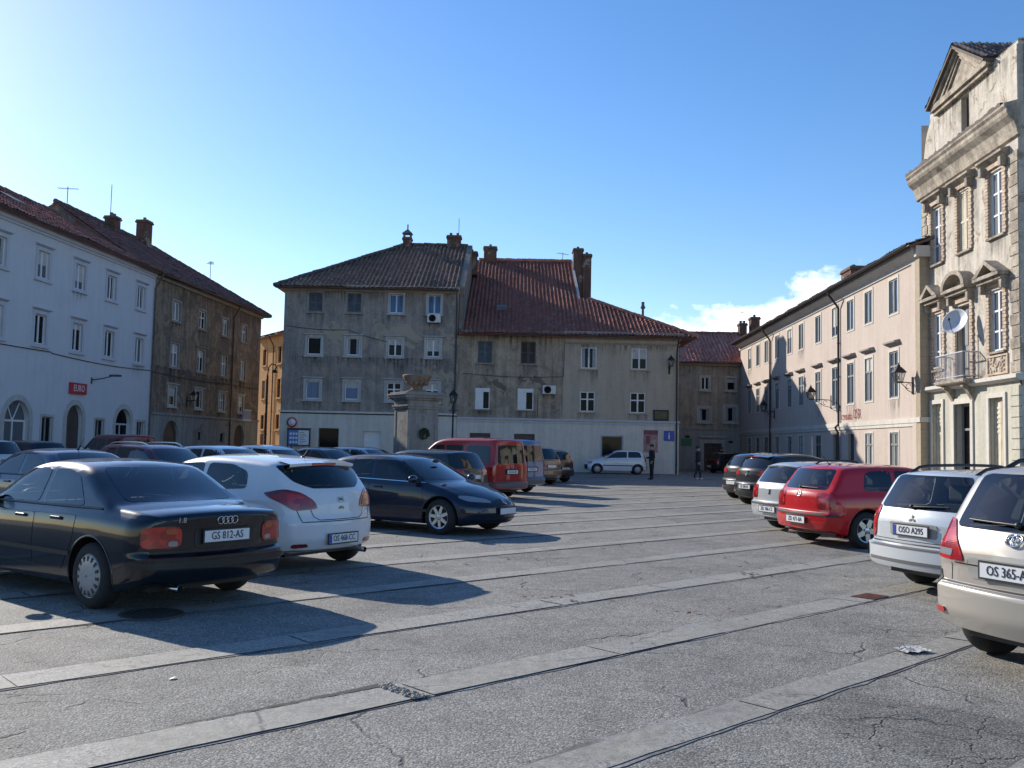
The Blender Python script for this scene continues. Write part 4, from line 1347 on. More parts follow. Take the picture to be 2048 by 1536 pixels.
# attic with gabled front
aw = (3.55, 4.2, 13.35, 14.75)
mb = MB(); wall_front(mb, .75, OW, 13.0, 15.15, [aw], y=.05, depth=.3)
# scrolled shoulder on the left
pts = [(.1, 13.0)] + [(.1 + .95 * (1 - math.cos(PI / 2 * k / 8)), 13.0 + 1.9 * math.sin(PI / 2 * k / 8)) for k in range(9)] + [(1.3, 13.0)]
mb.prism(pts, lambda u, v, w: (u, w, v), .04, .3)
mb.box(1.2, OW, .05, 8, 15.1, 15.15)
mb.face([(OW, .05, 13), (OW, 8, 13), (OW, 8, 15.2), (OW, .05, 15.2)]); mb.face([(1.0, .05, 13), (1.0, .05, 15.1), (1.0, 8, 15.1), (1.0, 8, 13)])
mb.build('attic_wall', M['ornate'], oh2, merge=.0005)
mb = MB(); cx = 3.72; a, b = 1.35, 6.1
mb.box(a, b, -.22, .05, 15.0, 15.22); mb.box(a + .1, b - .1, -.12, .05, 14.85, 15.0)
mb.face([(a + .2, .0, 15.2), (b - .2, .0, 15.2), (cx, .0, 16.45)])
for s_ in (1, -1):
    for o0, o1, oy in ((0, .2, -.24), (.24, .36, -.14), (.4, .47, -.08)):
        p0 = (cx - s_ * (b - a) / 2, 15.22); p1 = (cx, 16.72)
        q = [(p0[0] + s_ * o0 * 2.4, p0[1]), (p1[0], p1[1] - o0), (p1[0], p1[1] - o1), (p0[0] + s_ * o1 * 2.4, p0[1])]
        mb.prism(q, lambda u, v, w: (u, w, v), oy, .02)
mb.build('gable', M['ornate_trim'], oh2)
tile_sheet([[(cx, -.35, 16.75), (cx, 8, 16.75), (a - .1, 8, 15.2), (a - .1, -.35, 15.2)], [(cx, 8, 16.75), (cx, -.35, 16.75), (b + .1, -.35, 15.2), (b + .1, 8, 15.2)]], M['tiles_black'], oh2, pitch=.28, row=.4, amp=.07, seed=14)
mb = MB(); mb.box(aw[0], aw[1], .25, .3, aw[2], aw[3]); mb.build('attic_shutter', M['brown_frame'], oh2)
# balcony
mb = MB()
mb.prism([(0, 0), (-.56, .1), (-.6, .14), (-.6, .24), (0, .24)], lambda u, v, w: (w, u, 4.05 + v), 2.6, 4.95)
for x0 in (2.8, 4.35):
    mb.prism([(0, 0), (-.36, .62), (-.45, .62), (-.45, .7), (0, .7)], lambda u, v, w: (w, u, 3.4 + v), x0, x0 + .22)
o = mb.build('balcony', M['ornate_trim'], oh2)
mb = MB()
for p, q in (((2.6, -.02), (2.6, -.56)), ((2.6, -.56), (4.88, -.56)), ((4.88, -.56), (4.88, -.02))):
    P0, Q0 = Vector((*p, 4.29)), Vector((*q, 4.29))
    n = int((Q0 - P0).length / .1)
    for k in range(n + 1):
        v = P0.lerp(Q0, k / n); mb.tube([v, v + Vector((0, 0, .92))], .008, 5)
    mb.tube([P0 + Vector((0, 0, .94)), Q0 + Vector((0, 0, .94))], .028, 6); mb.tube([P0 + Vector((0, 0, .1)), Q0 + Vector((0, 0, .1))], .018, 6)
mb.build('railing', M['white_sur'], o)
# relief panel under the right window, door and boarded shop windows
for x0, x1 in ((5.5, 6.95), (.85, 2.1)):
    mb = MB(); mb.box(x0, x1, -.05, .0, 4.32, 4.38); mb.box(x0, x1, -.05, 0, 4.92, 4.98); mb.box(x0, x0 + .07, -.05, 0, 4.38, 4.92); mb.box(x1 - .07, x1, -.05, 0, 4.38, 4.92)
    rnd = random.Random(int(x0 * 10))
    for k in range(46):
        x = rnd.uniform(x0 + .12, x1 - .12); z = rnd.uniform(4.42, 4.88); mb.ball((x, 0, z), rnd.uniform(.04, .1), .045, rnd.uniform(.03, .08), 7)
    mb.build('relief_panel', M['ornate_brick'], oh2)
mb = MB(); a, b, d = 2.97, 4.3, 3.46
mb.box(a - .2, a, -.1, .02, 0, d + .2); mb.box(b, b + .2, -.1, .02, 0, d + .2); mb.box(a, b, -.1, .02, d, d + .2); mb.build('door_surround', M['cream'], oh2)
mb = MB(); mb.box(a, a + .09, .2, .28, 0, d); mb.box(b - .09, b, .2, .28, 0, d); mb.box(a + .09, b - .09, .2, .28, d - .09, d); mb.box(a + .09, b - .09, .2, .28, 2.5, 2.58); mb.box(3.6, 3.68, .2, .28, 0, 2.5); mb.box(a + .09, b - .09, .22, .26, 0, .9)
dd = mb.build('door', M['grey_frame'], oh2)
mb = MB(); mb.face([(a, .25, .9), (b, .25, .9), (b, .25, d), (a, .25, d)]); mb.build('pane', M['pane_dark'], dd)
for a, b, c, d in (G[0], G[2]):
    mb = MB(); mb.box(a, b, .12, .18, c, d)
    for x0, x1 in ((a + .04, (a + b) / 2 - .02), ((a + b) / 2 + .02, b - .04)):
        for z in range(int((d - c - .3) / .16)):
            mb.box(x0 + .05, x1 - .05, .10, .12, c + .2 + z * .16, c + .2 + z * .16 + .08) if z > 7 else None
        mb.box(x0, x0 + .05, .09, .12, c + .05, d - .05); mb.box(x1 - .05, x1, .09, .12, c + .05, d - .05)
    mb.build('shop_shutter', M['cream_shutter'], oh2)
    mb = MB(); mb.box(a - .16, a, -.1, 0, c - .1, d + .16); mb.box(b, b + .16, -.1, 0, c - .1, d + .16); mb.box(a, b, -.1, 0, d, d + .16); mb.build('window_surround', M['cream'], oh2)

eave_stain(gh, .1, 11.0, 11.2, 1.6); eave_stain(gh, .1, 11.0, 7.0, 1.4)
eave_stain(mh, .1, sp_mid, 8.6, 1.7); eave_stain(mh, sp_mid + .05, EW_mid - .1, 8.1, 1.0, -.03)
eave_stain(bh, .1, 17.7, 11.0, 1.8); eave_stain(bh, .1, 17.7, 5.9, 1.6)
eave_stain(lh, 2.1, 8.4, 8.1, 1.2)
eave_stain(oh2, .6, OW - .7, 11.9, 1.6); eave_stain(oh2, 1.1, OW - .1, 14.9, 1.6, .05)


# ------------------------------------------------------------------ cars
M['tyre'] = pm('tyre_rubber', (.018, .018, .018), .85, var=.3, vscale=12)
M['alloy'] = pm('alloy_rim', (.55, .56, .57), .3, .8)
M['hubcap'] = pm('plastic_wheel_cover', (.30, .31, .33), .4, .3, var=.15, vscale=8)
M['trim'] = pm('black_trim', (.015, .015, .016), .45)
M['trim_grey'] = pm('grey_trim', (.10, .10, .105), .55)
M['recess'] = pm('painted_recess_shade', (.24, .235, .23), .5)  # shade of the plate recess painted as flat grey over body colour
M['chrome'] = pm('chrome', (.7, .7, .7), .12, 1.0)
def lens(name, lo, hi):
    """moulded plastic lens: darker and lighter chambers with fine ribs"""
    t = NT(name)
    w = t.n('ShaderNodeTexVoronoi'); w.inputs['Scale'].default_value = 9.0; t.l(t.coord('Object', (1, 1, 1.4)), w.inputs['Vector'])
    sc_ = t.n('ShaderNodeSeparateColor'); t.l(w.outputs['Color'], sc_.inputs[0])
    t.l(t.ramp(sc_.outputs[0], [(.1, lo), (.9, hi)]), t.b.inputs['Base Color'])
    v = t.n('ShaderNodeTexWave', bands_direction='Z'); v.inputs['Scale'].default_value = 22.0; t.l(t.coord('Object'), v.inputs['Vector'])
    t.bump(v.outputs['Fac'], .10, .003)
    t.b.inputs['Roughness'].default_value = .15; t.b.inputs['Coat Weight'].default_value = .9
    return t.mat


M['red_lens'] = lens('red_lens', (.22, .006, .008, 1), (.50, .018, .014, 1))
M['dark_red_lens'] = lens('dark_red_lens', (.10, .005, .007, 1), (.30, .012, .012, 1))
M['clear_lens'] = pm('clear_lens', (.30, .31, .33), .08, .3, .8)
M['amber_lens'] = pm('amber_lens', (.42, .07, .015), .12, 0, .8)
M['plate'] = pm('number_plate_white', (.68, .68, .68), .35)
M['plate_ink'] = pm('number_plate_ink', (.012, .012, .03), .5)
M['plate_blue'] = pm('number_plate_band', (.01, .05, .35), .4)
M['glass'] = thin_glass('car_glass', (.66, .72, .70, 1))
M['glass_dark'] = pm('dark_car_glass', (.010, .013, .016), .03, 0, 0, .7)
M['seat'] = pm('seat_fabric', (.045, .045, .05), .9, var=.2)
M['dash'] = pm('dashboard', (.02, .02, .02), .7)

DIRS = {'L': Vector((0, -1, 0)), 'R': Vector((0, 1, 0)), 'rear': Vector((1, 0, 0)), 'front': Vector((-1, 0, 0)), 'top': Vector((0, 0, -1)),
        'RL': Vector((.75, -.66, 0)).normalized(), 'RR': Vector((.75, .66, 0)).normalized(),
        'FL': Vector((-.75, -.66, 0)).normalized(), 'FR': Vector((-.75, .66, 0)).normalized()}


def frame(kind):
    d = DIRS[kind]
    if kind == 'top':
        return Vector((1, 0, 0)), Vector((0, 1, 0)), d
    ev = Vector((0, 0, 1))
    return ev.cross(-d).normalized() * -1 if False else d.cross(ev).normalized(), ev, d


class Body:
    """one car shell: stations along the length, half sections mirrored, end caps"""

    def __init__(self, sp):
        self.sp = sp
        L, W = sp['L'], sp['W']; hw = W / 2
        top = chaikin(sp['top'], sp.get('soft', 2)); belt = sp['belt']
        rp, fp = sp['rear'], sp['nose']
        br, bf = sp.get('bendr', .16), sp.get('bendf', .30)
        zb0 = sp.get('zb', .20); cr_roof = sp.get('crown', .05); tum = sp.get('tumble', .30)
        H = max(z for _, z in top)
        # stations by arc length along the top line
        xs = [0.0]; acc = 0.0
        for (x0, z0), (x1, z1) in zip(top, top[1:]):
            l = math.hypot(x1 - x0, z1 - z0); n = max(1, int(l / sp.get('step', .055)))
            for k in range(1, n + 1):
                xs.append(lerp(x0, x1, k / n))
        xs += [.015, .035, .06, .1, .15, .21, .28, L - .015, L - .035, L - .06, L - .1, L - .15, L - .21, L - .28, L]
        xs = sorted(x for x in xs if 0 <= x <= L)
        st = [xs[0]]
        for x in xs[1:]:
            if x - st[-1] > .0045:
                st.append(x)
        st[-1] = L
        self.top, self.belt = top, belt
        rc_r, rc_f = sp.get('cornr', .13), sp.get('cornf', .22)

        def half(x):
            zt = interp(top, x)
            e0, e1 = x, L - x
            w = hw
            if e0 < .30:
                w -= rc_r * (1 - math.sqrt(max(0, 1 - ((.30 - e0) / .30) ** 2)))
            if e1 < .45:
                w -= rc_f * (1 - math.sqrt(max(0, 1 - ((.45 - e1) / .45) ** 2)))
            w -= .05 * hw * clamp((x - L * .62) / (L * .38)) ** 2 + .03 * hw * clamp((L * .35 - x) / (L * .35)) ** 2
            bz = interp(belt, x)
            cr = lerp(.03, cr_roof, clamp((zt - bz) / .3))
            zs = min(bz, zt - cr - .012)
            zb = zb0 + .10 * clamp((.45 - e0) / .45) + .04 * clamp((.35 - e1) / .35)
            P = [(0, zb), (w * .80, zb)]
            for f, k in ((0.0, .945), (.05, .964), (.1, .974), (.16, .982), (.22, .987), (.28, .990), (.34, .994), (.39, .996), (.42, .997), (.45, .998), (.48, .999), (.52, 1.0), (.57, 1.0), (.63, .999), (.70, .998), (.76, .995), (.82, .990), (.86, .986), (.90, .980), (.95, .966), (1.0, .938)):
                P.append((w * k, zb + .015 + (zs - zb - .015) * f))
            ys = w * .938
            hgt = zt - cr - zs
            y1 = max(.25, ys - tum * hgt - .06 * clamp(1 - hgt / .1))
            rc = min(.10, .42 * hgt + .012)
            wl = math.hypot(ys - y1, hgt)
            A = (lerp(y1, ys, rc / max(wl, .02)) if wl > rc else ys, zt - cr - rc * hgt / max(wl, .02))
            yb = y1 - rc * 1.1
            Bz = zt - cr * (yb / y1) ** 2
            for k in range(1, 7):
                P.append((lerp(ys, A[0], k / 6), lerp(zs, A[1], k / 6)))
            for k in range(1, 5):
                t = k / 4
                P.append(((1 - t) ** 2 * A[0] + 2 * t * (1 - t) * y1 + t * t * yb, (1 - t) ** 2 * A[1] + 2 * t * (1 - t) * (zt - cr * .9) + t * t * Bz))
            for k in range(1, 8):
                y = yb * (1 - k / 7)
                P.append((y, zt - cr * (y / y1) ** 2))
            return P

        def fin(x, y, z):
            e1 = L - x
            r = interp(rp, z) * clamp(1 - x / .55) + br * (y / hw) ** 2 * clamp(1 - x / 1.7)
            f = interp(fp, z) * clamp(1 - e1 / .7) + bf * (y / hw) ** 2 * clamp(1 - e1 / 3.0)
            return Vector((x + r - f, y, z))
        bm = bmesh.new()
        S_ = [half(x) for x in st]; n = len(S_[0])
        rows = []
        for x, P in zip(st, S_):
            lft = [bm.verts.new(fin(x, y, z)) for y, z in P]
            rgt = [lft[0]] + [bm.verts.new(fin(x, -y, z)) for y, z in P[1:-1]] + [lft[-1]]
            rows.append((lft, rgt))
        for (a, ar), (b, brr) in zip(rows, rows[1:]):
            for j in range(n - 1):
                for p, q, fl in ((a, b, True), (ar, brr, False)):
                    vs = [p[j], q[j], q[j + 1], p[j + 1]]
                    u = []
                    for v in vs:
                        if v not in u:
                            u.append(v)
                    if len(u) > 2:
                        try:
                            bm.faces.new(u if not fl else u[::-1])
                        except ValueError:
                            pass
        K = 16
        for idx, x, flip in ((0, st[0], False), (-1, st[-1], True)):
            lft, rgt = rows[idx]; P = S_[idx]
            prev = None
            for j in range(1, n):
                y, z = P[j]
                if j == n - 1:
                    row = [lft[j]]
                else:
                    row = [lft[j]] + [bm.verts.new(fin(x, y * (1 - 2 * k / K), z)) for k in range(1, K)] + [rgt[j]]
                if prev:
                    if len(row) == 1:
                        for k in range(K):
                            f = [prev[k], prev[k + 1], row[0]]
                            bm.faces.new(f if flip else f[::-1])
                    else:
                        for k in range(K):
                            f = [prev[k], prev[k + 1], row[k + 1], row[k]]
                            bm.faces.new(f if flip else f[::-1])
                prev = row
        bmesh.ops.recalc_face_normals(bm, faces=bm.faces[:])
        for f in bm.faces:
            f.smooth = True
        self.bm = bm
        self.bvh = BVHTree.FromBMesh(bm)
        self.holes = []

    def hit(self, p, d):
        o = p - d * (d.dot(p) + 6.0)
        loc, nor, i, ds = self.bvh.ray_cast(o, d, 12.0)
        return loc, nor

    def snap(self, p, kind):
        d = DIRS[kind]
        loc, nor = self.hit(Vector(p), d)
        if loc is None:
            loc, nor, i, ds = self.bvh.find_nearest(Vector(p) - d * .3)
        return loc, nor

    def patch(self, pts, kind, off=.004, border=0.0, step=.06, smooth=1, hole=False, lift=None):
        """polygon (3D hints) seen along `kind`, laid on the shell; returns (bm, inner 2D polygon)"""
        eu, ev, d = frame(kind)
        poly = [(Vector(p).dot(eu), Vector(p).dot(ev)) for p in pts]
        if smooth:
            poly = round_poly(poly, .045 if border > 0 else .03)
        bm = bmesh.new()
        f = bm.faces.new([bm.verts.new((a, b, 0)) for a, b in poly])
        bm.normal_update()
        if border > 0:
            bmesh.ops.inset_region(bm, faces=[f], thickness=border, use_even_offset=True)
            fs = sorted(bm.faces, key=lambda q: -q.calc_area())
            for q in bm.faces:
                q.material_index = 1
            fs[0].material_index = 0
            inner = [(v.co.x, v.co.y) for v in fs[0].verts]
        else:
            inner = poly
        a0, a1 = min(p[0] for p in poly), max(p[0] for p in poly); b0, b1 = min(p[1] for p in poly), max(p[1] for p in poly)
        x = math.floor(a0 / step) * step + step
        while x < a1:
            bmesh.ops.bisect_plane(bm, geom=bm.verts[:] + bm.edges[:] + bm.faces[:], plane_co=(x, 0, 0), plane_no=(1, 0, 0)); x += step
        y = math.floor(b0 / step) * step + step
        while y < b1:
            bmesh.ops.bisect_plane(bm, geom=bm.verts[:] + bm.edges[:] + bm.faces[:], plane_co=(0, y, 0), plane_no=(0, 1, 0)); y += step
        for v in bm.verts:
            q = eu * v.co.x + ev * v.co.y
            loc, nor = self.hit(q, d)
            if loc is None:
                loc, nor, i, ds = self.bvh.find_nearest(q - d * .6)
            if nor.dot(d) > 0:
                nor = -nor
            v.co = loc + nor * off * .6 - d * off * .4
        bm.normal_update()
        if bm.faces and sum((q.normal.dot(d) for q in bm.faces)) > 0:
            bmesh.ops.reverse_faces(bm, faces=bm.faces[:])
        for q in bm.faces:
            q.smooth = True
        if hole:
            self.holes.append((eu, ev, d, inner))
        return bm

    def put(self, bm, name, mats, parent, thick=0.0):
        if thick > 0:
            # skirt so that the piece has an edge
            be = [e for e in bm.edges if len(e.link_faces) == 1]
            r = bmesh.ops.extrude_edge_only(bm, edges=be)
            c = Vector()
            for g in r['geom']:
                if isinstance(g, bmesh.types.BMVert):
                    loc, nor, i, ds = self.bvh.find_nearest(g.co)
                    g.co = g.co - nor * thick
            bmesh.ops.recalc_face_normals(bm, faces=bm.faces[:])
        me = bpy.data.meshes.new(name); bm.to_mesh(me); bm.free()
        for m in (mats if isinstance(mats, (list, tuple)) else [mats]):
            me.materials.append(m)
        me.set_sharp_from_angle(angle=R(40))
        return link(name, me, parent)

    def ribbon(self, pts, kind, w=.008, off=.0015, step=.05):
        """thin line following the shell"""
        eu, ev, d = frame(kind)
        P = [Vector(p) for p in pts]; path = []
        for a, b in zip(P, P[1:]):
            n = max(1, int((b - a).length / step))
            for k in range(n):
                path.append(a.lerp(b, k / n))
        path.append(P[-1])
        L_ = []
        for i, p in enumerate(path):
            t = path[min(i + 1, len(path) - 1)] - path[max(i - 1, 0)]
            s = Vector((t.dot(eu), t.dot(ev))); s = Vector((-s.y, s.x)).normalized() if s.length > 1e-9 else Vector((0, 1))
            o = eu * s.x + ev * s.y
            pr = []
            for q in (p + o * w / 2, p - o * w / 2):
                loc, nor = self.hit(q, d)
                if loc is None:
                    loc, nor, i_, ds = self.bvh.find_nearest(q - d * .6)
                pr.append(loc - d * off + nor * (off if nor.dot(d) < 0 else -off))
            L_.append(pr)
        mb = MB()
        mb.mesh([q for pr in L_ for q in pr], [(2 * i, 2 * i + 2, 2 * i + 3, 2 * i + 1) for i in range(len(L_) - 1)])
        return mb

    def wrap(self, z0, z1, end, c, span, off=.006, rows=4, n=40, z0b=None):
        """band wrapped round the rear (end=-1) or front (end=1)"""
        vs = []; fs = []
        base = PI if end < 0 else 0.0
        for r in range(rows + 1):
            z = lerp(z0, z1, r / rows)
            for k in range(n + 1):
                a = base + span * (2 * k / n - 1)
                d = -Vector((math.cos(a), math.sin(a), 0))
                loc, nor, i, ds = self.bvh.ray_cast(Vector((c, 0, z)) - d * 6, d, 12)
                if loc is None:
                    loc, nor, i, ds = self.bvh.find_nearest(Vector((c, 0, z)) - d * .9)
                vs.append(loc - d * off)
        m = n + 1
        for r in range(rows):
            for k in range(n):
                fs.append((r * m + k, r * m + k + 1, (r + 1) * m + k + 1, (r + 1) * m + k))
        # returns to the shell at the upper and lower edge
        for r, z in ((0, z0), (rows, z1)):
            b = len(vs)
            for k in range(n + 1):
                a = base + span * (2 * k / n - 1)
                vs.append(vs[r * m + k] + -Vector((math.cos(a), math.sin(a), 0)) * (off + .02))
            for k in range(n):
                fs.append((r * m + k, b + k, b + k + 1, r * m + k + 1))
        mb = MB(); mb.mesh(vs, fs, 0, True)
        return mb

    def finish(self, arches, mat, parent, ra, lip_mat=None):
        bm = self.bm
        bm.verts.ensure_lookup_table()
        W = self.sp['W']
        dead = set()
        for f in bm.faces:
            c = f.calc_center_median()
            for xc, zc in arches:
                if abs(c.y) > W * .27 and math.hypot(c.x - xc, c.z - zc) < ra:
                    dead.add(f)
        mid = Vector((self.sp['L'] / 2, 0, 0))
        moves = {}
        for eu, ev, d, poly in self.holes:
            a0, a1 = min(p[0] for p in poly), max(p[0] for p in poly); b0, b1 = min(p[1] for p in poly), max(p[1] for p in poly)
            mine = set()
            for f in bm.faces:
                if f.normal.dot(d) > -.10:
                    continue
                c = f.calc_center_median(); a, b = c.dot(eu), c.dot(ev)
                if a0 <= a <= a1 and b0 <= b <= b1 and d.dot(c - mid) < .2 and inside(poly, a, b):
                    mine.add(f)
            for f in mine:
                for v in f.verts:
                    if v in moves or all(g in mine for g in v.link_faces):
                        continue
                    a, b = v.co.dot(eu), v.co.dot(ev); best = None
                    for (xa, ya), (xb, yb) in zip(poly, poly[1:] + poly[:1]):
                        l2 = (xb - xa) ** 2 + (yb - ya) ** 2
                        t = clamp(((a - xa) * (xb - xa) + (b - ya) * (yb - ya)) / l2) if l2 > 0 else 0
                        q = (lerp(xa, xb, t), lerp(ya, yb, t)); e = math.hypot(q[0] - a, q[1] - b)
                        if best is None or e < best[0]:
                            best = (e, q)
                    loc, nor = self.hit(eu * best[1][0] + ev * best[1][1], d)
                    if loc is not None and (loc - v.co).length < .16:
                        moves[v] = loc
            dead |= mine
        edge_v = set()
        for f in dead:
            for v in f.verts:
                if any(g not in dead for g in v.link_faces):
                    edge_v.add(v)
        for v, loc in moves.items():
            v.co = loc
        bmesh.ops.delete(bm, geom=list(dead), context='FACES')
        for v in edge_v:
            if not v.is_valid or v in moves:
                continue
            for xc, zc in arches:
                r = math.hypot(v.co.x - xc, v.co.z - zc)
                if abs(v.co.y) > W * .3 and abs(r - ra) < .07 and r > 1e-4:
                    k = ra / r
                    v.co.x = xc + (v.co.x - xc) * k; v.co.z = zc + (v.co.z - zc) * k
        me = bpy.data.meshes.new('body'); bm.to_mesh(me); bm.free()
        me.materials.append(mat)
        if lip_mat:
            me.materials.append(lip_mat)
        me.set_sharp_from_angle(angle=R(38))
        body = link('body', me, parent)
        for xc, zc in arches:
            for s in ('L', 'R'):
                path = []
                for k in range(25):
                    a = -.12 + (PI + .24) * k / 24
                    x, z = xc + (ra + .002) * math.cos(a), zc + (ra + .002) * math.sin(a)
                    if z < self.sp.get('zb', .2) + .03:
                        continue
                    loc, nor = self.hit(Vector((xc + (ra + .03) * math.cos(a), 0, zc + (ra + .03) * math.sin(a))), DIRS[s])
                    if loc is not None:
                        path.append((x, loc.y - math.copysign(.004, loc.y), z))
                if len(path) > 3:
                    mb = MB()
                    mb.tube(path, .014, 6)
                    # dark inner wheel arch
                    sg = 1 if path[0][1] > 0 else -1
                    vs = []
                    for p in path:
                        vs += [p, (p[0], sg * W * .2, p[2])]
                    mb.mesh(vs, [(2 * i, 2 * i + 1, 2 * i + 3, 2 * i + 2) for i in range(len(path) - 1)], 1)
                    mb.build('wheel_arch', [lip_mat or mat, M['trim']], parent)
        return body


def round_poly(P, r):
    """corners rounded by a fixed radius"""
    out = []; n = len(P)
    for i in range(n):
        a, b, c = Vector(P[i - 1]), Vector(P[i]), Vector(P[(i + 1) % n])
        la, lc = (a - b).length, (c - b).length
        if la < 1e-6 or lc < 1e-6:
            continue
        k = min(r * 1.4, la * .42, lc * .42)
        p, q = b + (a - b) * (k / la), b + (c - b) * (k / lc)
        for t in (0, .33, .67, 1):
            v = p * (1 - t) ** 2 + b * 2 * t * (1 - t) + q * t * t
            out.append((v.x, v.y))
    return out


def inside(poly, x, y):
    r = False; j = len(poly) - 1
    for i in range(len(poly)):
        xi, yi = poly[i]; xj, yj = poly[j]
        if (yi > y) != (yj > y) and x < (xj - xi) * (y - yi) / (yj - yi) + xi:
            r = not r
        j = i
    return r


WHEELS = {}


def wheel_meshes(r, w, style):
    key = (round(r, 3), round(w, 3), style)
    if key in WHEELS:
        return WHEELS[key]
    # axis along +y (outer face at +y); built around z then turned
    T = Matrix.Rotation(-PI / 2, 4, 'X')
    rim = r * .66
    t = MB()
    prof = [(rim * .9, -w / 2), (rim, -w / 2), (r * .86, -w / 2 - .004), (r * .96, -w / 2 + .02), (r, -w / 2 + .05), (r, w / 2 - .05), (r * .96, w / 2 - .02), (r * .86, w / 2 + .004), (rim * 1.02, w / 2), (rim, w / 2 - .012)]
    t.lathe(prof, 40, 0, T)
    for k in range(40):
        pass
    a = MB(); metal = M['hubcap'] if style == 'cover' else M['alloy']
    a.lathe([(rim * .88, -w / 2 + .02), (rim * .86, w / 2 - .09), (rim * .9, w / 2 - .02), (rim * 1.01, w / 2 - .008), (rim * 1.01, w / 2 - .02)], 40, 0, T)
    a.lathe([(rim * .88, -w / 2 + .03), (.02, -w / 2 + .03)], 24, 1, T)
    y0 = w / 2
    if style == 'cover':
        a.lathe([(rim * .98, y0 - .012), (rim * .93, y0 + .002), (rim * .7, y0 + .012), (rim * .3, y0 + .02), (.01, y0 + .022)], 40, 0, T)
        for k in range(15):
            an = 2 * PI * k / 15
            Mx = Matrix.Rotation(an, 4, 'Y')
            a.box(-.014, .014, y0 - .006, y0 + .0125, rim * .66, rim * .9, 1, Mx)
    else:
        n, tw = {'five': (5, .052), 'seven': (7, .034), 'ten': (10, .022), 'six': (6, .04)}.get(style, (5, .05))
        for k in range(n):
            an = 2 * PI * k / n
            Mx = Matrix.Rotation(an, 4, 'Y')
            q = [(-tw, rim * .16), (tw, rim * .16), (tw * .75, rim * .94), (-tw * .75, rim * .94)]
            a.prism(q, lambda u, v, w_: Mx @ Vector((u, w_, v)), y0 - .055, y0 - .016)
        a.lathe([(rim * .25, y0 - .05), (rim * .24, y0 - .012), (rim * .12, y0 - .004), (.005, y0 - .004)], 20, 0, T)
        a.lathe([(rim * .62, y0 - .1), (rim * .6, y0 - .075), (.02, y0 - .075)], 24, 2, T)
    tm = bpy.data.meshes.new('tyre'); am = bpy.data.meshes.new('wheel')
    o1 = t.build('tyre', M['tyre']); o2 = a.build('wheel', [metal, M['black'], M['trim_grey']])
    o1.data.set_sharp_from_angle(angle=R(50)); o2.data.set_sharp_from_angle(angle=R(35))
    m1, m2 = o1.data, o2.data
    bpy.data.objects.remove(o1); bpy.data.objects.remove(o2)
    WHEELS[key] = (m1, m2)
    return m1, m2


def wheel(parent, x, y, r, w, style, steer=0.0, spin=0.0):
    tm, am = wheel_meshes(r, w, style)
    o = link('wheel', am, parent)
    o.location = (x, y, r); o.rotation_euler = (0, spin, (0 if y > 0 else PI) + steer)
    link('tyre', tm, o)
    return o


def side_pair(fn):
    for s in ('L', 'R'):
        fn(s)


def sx(pts, s):
    """hint points mirrored for the right side"""
    return [(x, y if s == 'L' else -y, z) for x, y, z in pts]


